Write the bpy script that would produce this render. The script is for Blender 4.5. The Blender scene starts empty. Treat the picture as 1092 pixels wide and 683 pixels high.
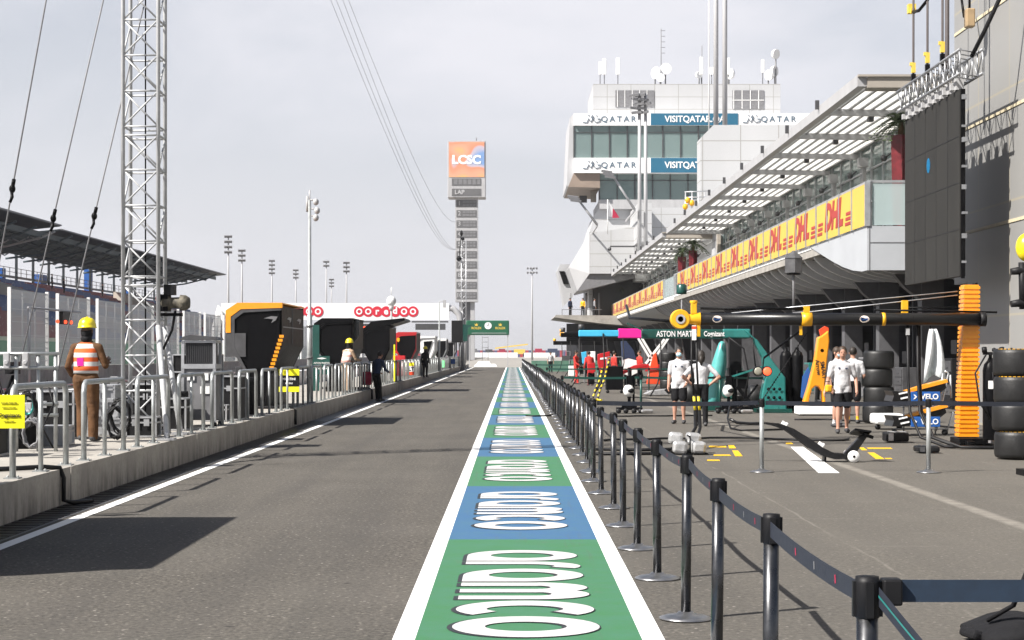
import bpy, bmesh, math, random
from mathutils import Vector, Matrix, Euler
random.seed(7)
R = math.radians
SC = bpy.context.scene
COL = SC.collection
F, VX, VY, H = 1930.0, 546.0, 376.5, 1.65      # focal length in photo pixels, vanishing point, eye height
def fX(px, Y): return (px - VX) * Y / F
def fZ(py, Y): return H + (VY - py) * Y / F
def gY(py): return H * F / (py - VY)

# ---------------------------------------------------------------- materials
def new_mat(name):
    m = bpy.data.materials.new(name); m.use_nodes = True
    nt = m.node_tree; b = nt.nodes['Principled BSDF']
    return m, nt, b
def pbr(name, col, rough=.6, metal=0, var=.18, scale=3., bump=.0, bscale=60., emit=0, spec=.5, coat=0, streak=0):
    m, nt, b = new_mat(name); N = nt.nodes; L = nt.links
    tc = N.new('ShaderNodeTexCoord'); no = N.new('ShaderNodeTexNoise')
    no.inputs['Scale'].default_value = scale; no.inputs['Detail'].default_value = 5; no.inputs['Roughness'].default_value = .65
    src = tc.outputs['Object']
    if streak:
        mp = N.new('ShaderNodeMapping'); mp.inputs['Scale'].default_value = (streak, streak, .25 * streak)
        L.new(src, mp.inputs['Vector']); src2 = mp.outputs['Vector']
    else: src2 = src
    L.new(src2, no.inputs['Vector'])
    mx = N.new('ShaderNodeMix'); mx.data_type = 'RGBA'
    c = Vector(col) * (.84 if max(col) < .7 else 1)
    a = c * (1 - var); d = Vector([min(1, x * (1 + var * .6)) for x in c])
    mr = N.new('ShaderNodeMapRange'); mr.inputs[1].default_value = .3; mr.inputs[2].default_value = .7
    L.new(no.outputs['Fac'], mr.inputs[0]); L.new(mr.outputs[0], mx.inputs[0])
    mx.inputs[6].default_value = (*a, 1); mx.inputs[7].default_value = (*d, 1)
    L.new(mx.outputs[2], b.inputs['Base Color'])
    b.inputs['Roughness'].default_value = rough; b.inputs['Metallic'].default_value = metal
    b.inputs['Specular IOR Level'].default_value = spec
    b.inputs['Coat Weight'].default_value = coat
    if var > 0.02:
        rr = N.new('ShaderNodeMapRange'); rr.inputs[3].default_value = max(.05, rough - .1); rr.inputs[4].default_value = min(1, rough + .12)
        L.new(no.outputs['Fac'], rr.inputs[0]); L.new(rr.outputs[0], b.inputs['Roughness'])
    if bump:
        n2 = N.new('ShaderNodeTexNoise'); n2.inputs['Scale'].default_value = bscale; n2.inputs['Detail'].default_value = 4
        L.new(src, n2.inputs['Vector'])
        bp = N.new('ShaderNodeBump'); bp.inputs['Strength'].default_value = bump; bp.inputs['Distance'].default_value = .02
        L.new(n2.outputs['Fac'], bp.inputs['Height']); L.new(bp.outputs['Normal'], b.inputs['Normal'])
    if emit:
        L.new(mx.outputs[2], b.inputs['Emission Color']); b.inputs['Emission Strength'].default_value = emit
    return m
M = {}
M['steel'] = pbr('galvanised_steel', (.46, .48, .48), .42, .55, .2, 9)
M['truss'] = pbr('truss_tube', (.42, .43, .45), .4, .7, .25, 8)
M['alu'] = pbr('aluminium', (.58, .59, .61), .38, .6, .15, 6)
M['chrome'] = pbr('dark_chrome', (.11, .112, .118), .28, .9, .25, 14)
M['discchrome'] = pbr('disc_chrome', (.36, .36, .37), .34, .85, .25, 14)
M['blackplastic'] = pbr('black_plastic', (.012, .012, .0135), .5, 0, .3, 10, spec=.22)
M['blackmetal'] = pbr('black_metal', (.0055, .0055, .0065), .4, .0, .3, 6, spec=.10)
M['carbon'] = pbr('carbon', (.011, .011, .012), .3, 0, .3, 20, spec=.35)
M['belt'] = pbr('belt_navy', (.012, .016, .028), .7, 0, .2, 30)
M['rubber'] = pbr('rubber', (.011, .011, .0115), .5, 0, .35, 8, .15, 40)
M['darkgrey'] = pbr('dark_grey', (.07, .07, .075), .5, 0, .25, 5)
M['midgrey'] = pbr('mid_grey', (.20, .20, .21), .55, 0, .2, 4)
M['lightgrey'] = pbr('light_grey_paint', (.45, .45, .46), .5, 0, .12, 2, streak=1)
M['white'] = pbr('white_paint', (.78, .78, .77), .45, 0, .07, 2, streak=1)
M['whiteclean'] = pbr('white_vinyl', (.8, .8, .8), .5, 0, .03, 2)
M['flank'] = pbr('pale_flank', (.50, .505, .52), .5, 0, .12, .4, streak=1)
M['column'] = pbr('garage_column_paint', (.11, .11, .118), .5, 0, .2, 3)
M['void'] = pbr('shadowed_soffit', (.012, .012, .013), .9, 0, .2, 2, spec=.0)  # near-black colour puts the shade between the ribs into the soffit
M['panelwhite'] = pbr('white_cladding', (.66, .655, .64), .45, 0, .1, .35, streak=1)
M['concrete'] = pbr('concrete', (.38, .36, .33), .85, 0, .3, 1.6, .25, 30)
M['yellow'] = pbr('yellow_paint', (.75, .38, .01), .4, 0, .12, 6)
M['neon'] = pbr('neon_yellow', (.85, .80, .01), .5, 0, .05, 6)
M['helmet'] = pbr('helmet_yellow', (.75, .60, .01), .3, 0, .08, 6, coat=.3)
M['dhlyellow'] = pbr('banner_yellow', (.69, .47, .085), .6, 0, .06, 1.2)
M['dhlred'] = pbr('banner_red', (.42, .05, .04), .6, 0, .06, 2)
M['orange'] = pbr('papaya_orange', (.80, .30, .01), .35, 0, .1, 5, coat=.3)
M['red'] = pbr('racing_red', (.55, .015, .02), .35, 0, .15, 5, coat=.3)
M['redorange'] = pbr('signal_red', (.7, .07, .02), .4, 0, .1, 5)
M['ooredred'] = pbr('logo_red', (.68, .02, .05), .5, 0, .04, 2)
M['teal'] = pbr('racing_teal', (.03, .24, .22), .3, .2, .2, 4, coat=.4)
M['darkteal'] = pbr('dark_green', (.008, .075, .06), .35, .1, .2, 4, coat=.3)
M['skyblue'] = pbr('sky_blue_paint', (.06, .45, .72), .4, 0, .08, 4)
M['pink'] = pbr('magenta_paint', (.75, .015, .28), .4, 0, .08, 4)
M['blue'] = pbr('blue_paint', (.012, .10, .38), .45, 0, .12, 4)
M['qblue'] = pbr('teal_blue_vinyl', (.02, .14, .24), .5, 0, .06, 1)
M['navy'] = pbr('navy_cloth', (.018, .035, .09), .8, 0, .3, 12)
M['rolex'] = pbr('deep_green_board', (.008, .11, .055), .45, 0, .1, 1)
M['gold'] = pbr('gold_paint', (.70, .50, .08), .4, .1, .05, 2)
M['silverbag'] = pbr('silver_bag', (.6, .6, .6), .35, .5, .3, 9, .6, 9)
M['skin'] = pbr('skin', (.50, .27, .19), .55, 0, .1, 12)
M['skindark'] = pbr('dark_skin', (.10, .05, .035), .55, 0, .1, 12)
M['hair'] = pbr('dark_hair', (.02, .014, .01), .6, 0, .3, 40)
M['hairbrown'] = pbr('brown_hair', (.05, .03, .018), .6, 0, .3, 40)
M['whitecloth'] = pbr('white_cloth', (.62, .62, .64), .85, 0, .12, 9, .9, 11)
M['blackcloth'] = pbr('black_cloth', (.012, .012, .014), .85, 0, .3, 14, .9, 11, spec=.2)
M['browncloth'] = pbr('khaki_cloth', (.14, .07, .033), .85, 0, .35, 7, 1.0, 9, spec=.2)
M['tancloth'] = pbr('tan_cloth', (.38, .26, .17), .85, 0, .2, 8, .5, 16)
M['redcloth'] = pbr('red_cloth', (.55, .03, .02), .8, 0, .15, 12, .4, 18)
M['greycloth'] = pbr('grey_cloth', (.25, .25, .27), .85, 0, .2, 12)
M['mask'] = pbr('mask_blue', (.42, .68, .78), .8, 0, .05, 10)
M['shoe'] = pbr('shoe', (.05, .05, .055), .6, 0, .3, 20)
M['beige'] = pbr('beige_panel', (.42, .38, .33), .6, 0, .12, 1)
M['maroonflag'] = pbr('maroon_cloth', (.36, .012, .05), .8, 0, .1, 6)
M['leaf'] = pbr('palm_leaf', (.05, .085, .02), .6, 0, .35, 5)
M['pot'] = pbr('red_planter', (.13, .004, .009), .45, 0, .45, 9)
M['trunk'] = pbr('palm_trunk', (.12, .075, .04), .9, 0, .3, 9, .5, 20)
M['display'] = pbr('score_display', (.13, .13, .135), .6, 0, .1, .4)
M['mast'] = pbr('mast_tube', (.52, .53, .54), .5, .15, .15, 8)
M['rooftruss'] = pbr('roof_truss_paint', (.06, .085, .10), .6, .1, .3, .6)
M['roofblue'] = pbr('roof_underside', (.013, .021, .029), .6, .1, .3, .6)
M['greentarp'] = pbr('green_scrim', (.10, .22, .16), .8, 0, .2, 2)
M['cream'] = pbr('cream_concrete', (.62, .57, .50), .85, 0, .15, .5)
M['tealpale'] = pbr('pale_teal', (.10, .42, .40), .3, .1, .15, 4, coat=.3)
M['blackletter'] = pbr('black_lettering', (.02, .02, .022), .6, 0, .05, 5)
M['greyletter'] = pbr('slate_lettering', (.10, .16, .22), .6, 0, .05, 5)
M['screen'] = pbr('led_screen_face', (.030, .029, .027), .75, .0, .2, .8, .15, 40, streak=2, spec=.25)
M['redlight'] = pbr('lit_red', (.9, .08, .03), .4, 0, .03, 5, emit=1.2)
M['greenglow'] = pbr('lit_green', (.2, .8, .3), .4, 0, .03, 5, emit=.3)
M['cyanlit'] = pbr('lit_cyan', (.25, .75, .95), .4, 0, .03, 5, emit=.06)
M['lens'] = pbr('lamp_lens', (.30, .29, .24), .15, 0, .1, 5)

def glass_mat(name, col=(.16, .22, .21), alpha=.35, rough=.08):
    m, nt, b = new_mat(name); N = nt.nodes; L = nt.links
    b.inputs['Base Color'].default_value = (*col, 1); b.inputs['Roughness'].default_value = rough
    b.inputs['Specular IOR Level'].default_value = .8
    tc = N.new('ShaderNodeTexCoord'); no = N.new('ShaderNodeTexNoise'); no.inputs['Scale'].default_value = .4
    L.new(tc.outputs['Object'], no.inputs['Vector'])
    bp = N.new('ShaderNodeBump'); bp.inputs['Strength'].default_value = .04
    L.new(no.outputs['Fac'], bp.inputs['Height']); L.new(bp.outputs['Normal'], b.inputs['Normal'])
    tr = N.new('ShaderNodeBsdfTransparent'); tr.inputs[0].default_value = (.86, .93, .91, 1)
    mx = N.new('ShaderNodeMixShader'); mx.inputs[0].default_value = 1 - alpha
    L.new(tr.outputs[0], mx.inputs[1]); L.new(b.outputs[0], mx.inputs[2])
    L.new(mx.outputs[0], N['Material Output'].inputs[0])
    return m
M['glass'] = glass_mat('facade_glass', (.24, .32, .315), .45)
M['glassclear'] = glass_mat('clear_glass', (.55, .64, .65), .5)
M['glasstint'] = glass_mat('tinted_glass', (.012, .015, .018), .3, .15)
M['plastic'] = glass_mat('plastic_sheet', (.75, .76, .78), .35, .35)

def translucent_mat():
    m, nt, b = new_mat('canopy_slat'); N = nt.nodes; L = nt.links
    b.inputs['Base Color'].default_value = (.82, .82, .80, 1); b.inputs['Roughness'].default_value = .5
    t = N.new('ShaderNodeBsdfTranslucent'); t.inputs[0].default_value = (.86, .86, .84, 1)
    tc = N.new('ShaderNodeTexCoord'); no = N.new('ShaderNodeTexNoise'); no.inputs['Scale'].default_value = .5
    L.new(tc.outputs['Object'], no.inputs['Vector'])
    mr = N.new('ShaderNodeMapRange'); mr.inputs[3].default_value = .75; mr.inputs[4].default_value = .95
    L.new(no.outputs['Fac'], mr.inputs[0])
    mx = N.new('ShaderNodeMixShader'); L.new(mr.outputs[0], mx.inputs[0])
    L.new(b.outputs[0], mx.inputs[1]); L.new(t.outputs[0], mx.inputs[2]); L.new(mx.outputs[0], N['Material Output'].inputs[0])
    return m
M['slat'] = translucent_mat()

def mesh_mat():                                   # woven wire of the debris fence
    m, nt, b = new_mat('fence_wire'); N = nt.nodes; L = nt.links
    b.inputs['Base Color'].default_value = (.72, .73, .71, 1); b.inputs['Roughness'].default_value = .6
    tc = N.new('ShaderNodeTexCoord'); sp = N.new('ShaderNodeSeparateXYZ'); L.new(tc.outputs['Object'], sp.inputs[0])
    def line(sock, period, w):
        a = N.new('ShaderNodeMath'); a.operation = 'MULTIPLY'; a.inputs[1].default_value = 1 / period; L.new(sock, a.inputs[0])
        f = N.new('ShaderNodeMath'); f.operation = 'FRACT'; L.new(a.outputs[0], f.inputs[0])
        c = N.new('ShaderNodeMath'); c.operation = 'LESS_THAN'; c.inputs[1].default_value = w; L.new(f.outputs[0], c.inputs[0])
        return c.outputs[0]
    g1 = line(sp.outputs[1], .10, .56); g2 = line(sp.outputs[2], .05, .48); g3 = line(sp.outputs[2], .62, .07)
    a = N.new('ShaderNodeMath'); a.operation = 'MAXIMUM'; L.new(g1, a.inputs[0]); L.new(g2, a.inputs[1])
    c = N.new('ShaderNodeMath'); c.operation = 'MAXIMUM'; L.new(a.outputs[0], c.inputs[0]); L.new(g3, c.inputs[1])
    tr = N.new('ShaderNodeBsdfTransparent'); mx = N.new('ShaderNodeMixShader')
    L.new(c.outputs[0], mx.inputs[0]); L.new(tr.outputs[0], mx.inputs[1]); L.new(b.outputs[0], mx.inputs[2])
    L.new(mx.outputs[0], N['Material Output'].inputs[0])
    return m
M['mesh'] = mesh_mat()

def panel_mat(name, col, joint, sx=1.5, sz=1.0, axis=0, w=.025, var=.08):
    """clad wall: thin joints on a grid of the object's own coordinates"""
    m, nt, b = new_mat(name); N = nt.nodes; L = nt.links
    tc = N.new('ShaderNodeTexCoord'); sp = N.new('ShaderNodeSeparateXYZ'); L.new(tc.outputs['Object'], sp.inputs[0])
    def line(sock, period):
        a = N.new('ShaderNodeMath'); a.operation = 'MULTIPLY'; a.inputs[1].default_value = 1 / period; L.new(sock, a.inputs[0])
        f = N.new('ShaderNodeMath'); f.operation = 'FRACT'; L.new(a.outputs[0], f.inputs[0])
        c = N.new('ShaderNodeMath'); c.operation = 'LESS_THAN'; c.inputs[1].default_value = w / period; L.new(f.outputs[0], c.inputs[0])
        return c.outputs[0]
    a = N.new('ShaderNodeMath'); a.operation = 'MAXIMUM'
    L.new(line(sp.outputs[axis], sx), a.inputs[0]); L.new(line(sp.outputs[2], sz), a.inputs[1])
    no = N.new('ShaderNodeTexNoise'); no.inputs['Scale'].default_value = .6; no.inputs['Detail'].default_value = 6
    mp = N.new('ShaderNodeMapping'); mp.inputs['Scale'].default_value = (1, 1, .3); L.new(tc.outputs['Object'], mp.inputs[0]); L.new(mp.outputs[0], no.inputs['Vector'])
    m1 = N.new('ShaderNodeMix'); m1.data_type = 'RGBA'; L.new(no.outputs['Fac'], m1.inputs[0])
    m1.inputs[6].default_value = (*[x * (1 - var) for x in col], 1); m1.inputs[7].default_value = (*[min(1, x * (1 + var)) for x in col], 1)
    m2 = N.new('ShaderNodeMix'); m2.data_type = 'RGBA'; L.new(a.outputs[0], m2.inputs[0]); L.new(m1.outputs[2], m2.inputs[6]); m2.inputs[7].default_value = (*joint, 1)
    L.new(m2.outputs[2], b.inputs['Base Color']); b.inputs['Roughness'].default_value = .45
    return m
M['clad'] = panel_mat('white_panel_cladding', (.43, .435, .445), (.27, .265, .25), 2.4, 1.25, 0, .055)
M['cladside'] = panel_mat('white_panel_cladding_side', (.40, .405, .42), (.42, .41, .38), 2.4, 1.25, 1, .06)
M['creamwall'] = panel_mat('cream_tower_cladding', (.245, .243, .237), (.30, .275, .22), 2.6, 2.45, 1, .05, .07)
M['garage'] = panel_mat('garage_panel', (.045, .046, .054), (.03, .03, .033), 1.2, 2.4, 1, .03, .15)

def stripes_mat(name, c1, c2, period, axis=2, duty=.5, rough=.5):
    m, nt, b = new_mat(name); N = nt.nodes; L = nt.links
    tc = N.new('ShaderNodeTexCoord'); sp = N.new('ShaderNodeSeparateXYZ'); L.new(tc.outputs['Object'], sp.inputs[0])
    a = N.new('ShaderNodeMath'); a.operation = 'MULTIPLY'; a.inputs[1].default_value = 1 / period; L.new(sp.outputs[axis], a.inputs[0])
    f = N.new('ShaderNodeMath'); f.operation = 'FRACT'; L.new(a.outputs[0], f.inputs[0])
    c = N.new('ShaderNodeMath'); c.operation = 'LESS_THAN'; c.inputs[1].default_value = duty; L.new(f.outputs[0], c.inputs[0])
    no = N.new('ShaderNodeTexNoise'); no.inputs['Scale'].default_value = 3; L.new(tc.outputs['Object'], no.inputs['Vector'])
    mx = N.new('ShaderNodeMix'); mx.data_type = 'RGBA'; L.new(c.outputs[0], mx.inputs[0]); mx.inputs[6].default_value = (*c1, 1); mx.inputs[7].default_value = (*c2, 1)
    mv = N.new('ShaderNodeMix'); mv.data_type = 'RGBA'; mv.blend_type = 'MULTIPLY'; mv.inputs[0].default_value = .35
    L.new(mx.outputs[2], mv.inputs[6]); L.new(no.outputs['Fac'], mv.inputs[7])
    L.new(mv.outputs[2], b.inputs['Base Color']); b.inputs['Roughness'].default_value = rough
    return m
M['hosestripe'] = stripes_mat('striped_hose', (.015, .015, .015), (.8, .62, .02), .16)
M['bag'] = M['blackcloth']
M['kerb'] = stripes_mat('red_white_kerb', (.5, .04, .04), (.75, .74, .72), 3., 1)
M['tyrewall'] = stripes_mat('tyre_wall', (.45, .05, .06), (.08, .10, .22), 2.2, 0, .5)
M['vest'] = stripes_mat('hi_vis_vest', (.72, .70, .68), (.75, .13, .02), .125, 2, .5, .8)
M['vestpink'] = stripes_mat('pale_vest', (.72, .66, .64), (.72, .35, .30), .16, 2, .4, .8)

def seats_mat():
    m, nt, b = new_mat('stand_seats'); N = nt.nodes; L = nt.links
    tc = N.new('ShaderNodeTexCoord'); mp = N.new('ShaderNodeMapping'); mp.inputs['Scale'].default_value = (.0, .075, .0); L.new(tc.outputs['Object'], mp.inputs[0])
    wn = N.new('ShaderNodeTexWhiteNoise'); wn.noise_dimensions = '1D'
    sp = N.new('ShaderNodeSeparateXYZ'); L.new(mp.outputs[0], sp.inputs[0]); fl = N.new('ShaderNodeMath'); fl.operation = 'FLOOR'; L.new(sp.outputs[1], fl.inputs[0]); L.new(fl.outputs[0], wn.inputs['W'])
    r = N.new('ShaderNodeValToRGB'); r.color_ramp.interpolation = 'CONSTANT'
    e = r.color_ramp.elements; e[0].color = (.02, .06, .18, 1); e[1].position = .5; e[1].color = (.16, .02, .03, 1)
    L.new(wn.outputs['Value'], r.inputs[0]); 
    n2 = N.new('ShaderNodeTexNoise'); n2.inputs['Scale'].default_value = 2.5; n2.inputs['Detail'].default_value = 6; L.new(tc.outputs['Object'], n2.inputs['Vector'])
    mr = N.new('ShaderNodeMapRange'); mr.inputs[1].default_value = .58; mr.inputs[2].default_value = .72; L.new(n2.outputs['Fac'], mr.inputs[0])
    mx = N.new('ShaderNodeMix'); mx.data_type = 'RGBA'; L.new(mr.outputs[0], mx.inputs[0]); L.new(r.outputs[0], mx.inputs[6]); mx.inputs[7].default_value = (.35, .33, .32, 1)
    L.new(mx.outputs[2], b.inputs['Base Color']); b.inputs['Roughness'].default_value = .6
    return m
M['seats'] = seats_mat()

def art_mat():
    m, nt, b = new_mat('colour_cloud_screen'); N = nt.nodes; L = nt.links
    tc = N.new('ShaderNodeTexCoord'); no = N.new('ShaderNodeTexNoise'); no.inputs['Scale'].default_value = .16; no.inputs['Detail'].default_value = .5
    L.new(tc.outputs['Object'], no.inputs['Vector'])
    r = N.new('ShaderNodeValToRGB'); r.color_ramp.interpolation = 'EASE'
    e = r.color_ramp.elements; e[0].position = .36; e[0].color = (.15, .26, .48, 1); e[1].position = .62; e[1].color = (.60, .35, .12, 1)
    for p, c in ((.44, (.40, .36, .42, 1)), (.47, (.58, .22, .13, 1)), (.54, (.60, .28, .18, 1))):
        k = e.new(p); k.color = c
    L.new(no.outputs['Fac'], r.inputs[0]); L.new(r.outputs[0], b.inputs['Base Color']); L.new(r.outputs[0], b.inputs['Emission Color'])
    b.inputs['Emission Strength'].default_value = .1; b.inputs['Roughness'].default_value = .5
    return m
M['art'] = art_mat()

def asphalt_mat():
    m, nt, b = new_mat('asphalt'); N = nt.nodes; L = nt.links
    tc = N.new('ShaderNodeTexCoord'); P = tc.outputs['Object']
    def noise(scale, detail=4, rough=.6, vec=P):
        n = N.new('ShaderNodeTexNoise'); n.inputs['Scale'].default_value = scale; n.inputs['Detail'].default_value = detail; n.inputs['Roughness'].default_value = rough
        L.new(vec, n.inputs['Vector']); return n.outputs['Fac']
    def rng(s, a, c, lo, hi):
        r = N.new('ShaderNodeMapRange'); r.inputs[1].default_value = a; r.inputs[2].default_value = c; r.inputs[3].default_value = lo; r.inputs[4].default_value = hi
        L.new(s, r.inputs[0]); return r.outputs[0]
    def mul(a, c):
        k = N.new('ShaderNodeMath'); k.operation = 'MULTIPLY'; L.new(a, k.inputs[0])
        if isinstance(c, float): k.inputs[1].default_value = c
        else: L.new(c, k.inputs[1])
        return k.outputs[0]
    def mixc(fac, a, c):
        k = N.new('ShaderNodeMix'); k.data_type = 'RGBA'; L.new(fac, k.inputs[0])
        for i, v in ((6, a), (7, c)):
            if isinstance(v, tuple): k.inputs[i].default_value = (*v, 1)
            else: L.new(v, k.inputs[i])
        return k.outputs[2]
    st = N.new('ShaderNodeMapping'); st.inputs['Scale'].default_value = (1.6, .10, 1); L.new(P, st.inputs[0])
    grain = noise(26, 5, .75); mid = noise(7, 5, .7); big = noise(.55, 4); lane = noise(1.0, 4, .6, st.outputs[0])
    c = mixc(rng(grain, .40, .60, 0, 1), (.036, .033, .0285), (.130, .118, .101))
    c = mixc(rng(mid, .35, .75, 0, .5), c, (.058, .054, .049))
    c = mixc(rng(big, .35, .68, 0, .5), c, (.108, .099, .087))
    c = mixc(rng(lane, .42, .72, 0, .55), c, (.049, .046, .043))
    # pale stone chips
    vo = N.new('ShaderNodeTexVoronoi'); vo.inputs['Scale'].default_value = 8; vo.inputs['Randomness'].default_value = 1; L.new(P, vo.inputs['Vector'])
    ch = rng(vo.outputs['Distance'], .05, .11, 1, 0)
    c = mixc(mul(ch, .7), c, (.34, .31, .28))
    v2 = N.new('ShaderNodeTexVoronoi'); v2.inputs['Scale'].default_value = 1.15; L.new(P, v2.inputs['Vector'])
    ch2 = rng(v2.outputs['Distance'], .02, .05, 1, 0)
    c = mixc(mul(ch2, .8), c, (.022, .02, .02))
    v3 = N.new('ShaderNodeTexVoronoi'); v3.inputs['Scale'].default_value = 15; L.new(P, v3.inputs['Vector'])
    c = mixc(mul(rng(v3.outputs['Distance'], .10, .20, 1, 0), .55), c, (.24, .22, .19))
    v4 = N.new('ShaderNodeTexVoronoi'); v4.inputs['Scale'].default_value = 5.3; L.new(P, v4.inputs['Vector'])
    c = mixc(mul(rng(v4.outputs['Distance'], .05, .12, 1, 0), .5), c, (.024, .022, .02))
    # the worn joint that runs parallel to the lane, about five metres to the right
    sp = N.new('ShaderNodeSeparateXYZ'); L.new(P, sp.inputs[0])
    def band(sock, x0, w, wob=.06):
        n = noise(.9, 3); a = N.new('ShaderNodeMath'); a.operation = 'MULTIPLY_ADD'; L.new(n, a.inputs[0]); a.inputs[1].default_value = wob; L.new(sock, a.inputs[2])
        d = N.new('ShaderNodeMath'); d.operation = 'SUBTRACT'; L.new(a.outputs[0], d.inputs[0]); d.inputs[1].default_value = x0 + wob * .5
        e = N.new('ShaderNodeMath'); e.operation = 'ABSOLUTE'; L.new(d.outputs[0], e.inputs[0])
        return rng(e.outputs[0], w * .4, w, 1, 0)
    j = mul(band(sp.outputs[0], 4.86, .12), rng(noise(3.5, 4), .3, .6, .25, .9))
    c = mixc(j, c, (.26, .24, .21))
    for x0, w, s in ((2.9, .02, .35), (7.1, .02, .4)):
        jj = mul(mul(band(sp.outputs[0], x0, w, .1), rng(noise(.8, 2), .45, .6, 0, 1)), s)
        c = mixc(jj, c, (.26, .24, .21))
    c = mixc(rng(sp.outputs[0], 1.0, 2.4, 0, .34), c, (.125, .115, .10))   # the working side is older and paler
    # tyre-smear scratches across the lane on the working side
    sc = N.new('ShaderNodeMapping'); sc.inputs['Scale'].default_value = (.35, 9, 1); sc.inputs['Rotation'].default_value = (0, 0, R(4)); L.new(P, sc.inputs[0])
    s = rng(noise(1.2, 3, .7, sc.outputs[0]), .62, .74, 0, .5)
    right = rng(sp.outputs[0], 1.4, 3, 0, 1)
    c = mixc(mul(s, right), c, (.24, .225, .20))
    s2 = mul(rng(noise(1.7, 3, .7, sc.outputs[0]), .66, .74, 0, .6), rng(sp.outputs[0], 1.2, 2, 0, 1))
    c = mixc(s2, c, (.045, .043, .042))
    L.new(c, b.inputs['Base Color']); b.inputs['Roughness'].default_value = .88; b.inputs['Specular IOR Level'].default_value = .3
    bp = N.new('ShaderNodeBump'); bp.inputs['Strength'].default_value = .35; bp.inputs['Distance'].default_value = .01
    L.new(grain, bp.inputs['Height']); L.new(bp.outputs['Normal'], b.inputs['Normal'])
    return m
M['asphalt'] = asphalt_mat()

def paint_mat(name, col, wear=(.10, .10, .09), amt=.5, band=None):
    m, nt, b = new_mat(name); N = nt.nodes; L = nt.links
    tc = N.new('ShaderNodeTexCoord'); P = tc.outputs['Object']
    def noise(s, d, vec=P):
        n = N.new('ShaderNodeTexNoise'); n.inputs['Scale'].default_value = s; n.inputs['Detail'].default_value = d; n.inputs['Roughness'].default_value = .7
        L.new(vec, n.inputs['Vector']); return n.outputs['Fac']
    def rng(s, a, c, lo, hi):
        r = N.new('ShaderNodeMapRange'); r.inputs[1].default_value = a; r.inputs[2].default_value = c; r.inputs[3].default_value = lo; r.inputs[4].default_value = hi
        L.new(s, r.inputs[0]); return r.outputs[0]
    def mixc(fac, a, c):
        k = N.new('ShaderNodeMix'); k.data_type = 'RGBA'; L.new(fac, k.inputs[0])
        for i, v in ((6, a), (7, c)):
            if isinstance(v, tuple): k.inputs[i].default_value = (*v, 1)
            else: L.new(v, k.inputs[i])
        return k.outputs[2]
    base = col
    if band:                                       # two paints alternating every panel length
        sp = N.new('ShaderNodeSeparateXYZ'); L.new(P, sp.inputs[0])
        a = N.new('ShaderNodeMath'); a.operation = 'SUBTRACT'; a.inputs[1].default_value = band[1]; L.new(sp.outputs[1], a.inputs[0])
        q = N.new('ShaderNodeMath'); q.operation = 'DIVIDE'; q.inputs[1].default_value = 2 * band[2]; L.new(a.outputs[0], q.inputs[0])
        f = N.new('ShaderNodeMath'); f.operation = 'FRACT'; L.new(q.outputs[0], f.inputs[0])
        g = N.new('ShaderNodeMath'); g.operation = 'GREATER_THAN'; g.inputs[1].default_value = .5; L.new(f.outputs[0], g.inputs[0])
        base = mixc(g.outputs[0], col, band[0])
    c = mixc(rng(noise(3, 6), .3, .7, 0, .35), base, tuple(x * .72 for x in col) if not band else (.07, .17, .16))
    c = mixc(rng(noise(42, 4), .60, .74, 0, amt), c, wear)
    c = mixc(rng(noise(1.1, 6), .60, .78, 0, amt), c, wear)
    st = N.new('ShaderNodeMapping'); st.inputs['Scale'].default_value = (9, .35, 1); L.new(P, st.inputs[0])
    c = mixc(rng(noise(1, 5, st.outputs[0]), .58, .8, 0, amt * .8), c, tuple(x * .8 for x in wear))
    L.new(c, b.inputs['Base Color']); b.inputs['Roughness'].default_value = .7; b.inputs['Specular IOR Level'].default_value = .25
    bp = N.new('ShaderNodeBump'); bp.inputs['Strength'].default_value = .2; bp.inputs['Distance'].default_value = .01
    L.new(noise(50, 3), bp.inputs['Height']); L.new(bp.outputs['Normal'], b.inputs['Normal'])
    return m
P0, PL = 9.6, 6.37
M['lane'] = paint_mat('lane_paint', (.046, .158, .066), (.115, .125, .11), .7, ((.044, .112, .235), P0, PL))
M['linewhite'] = paint_mat('line_white', (.80, .80, .79), (.42, .41, .39), .35)
M['letterwhite'] = paint_mat('letter_white', (.52, .51, .515), (.30, .32, .30), .55)
M['lettershadow'] = paint_mat('letter_outline', (.035, .04, .045), (.08, .1, .1), .3)
M['lineyellow'] = paint_mat('line_yellow', (.72, .42, .015), (.2, .17, .1), .5)

def sand_mat():
    return pbr('sand', (.33, .295, .25), .95, 0, .2, .05, .2, 4)
M['sand'] = sand_mat()
M['apron'] = pbr('pale_apron', (.33, .31, .28), .9, 0, .2, .3)

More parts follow.
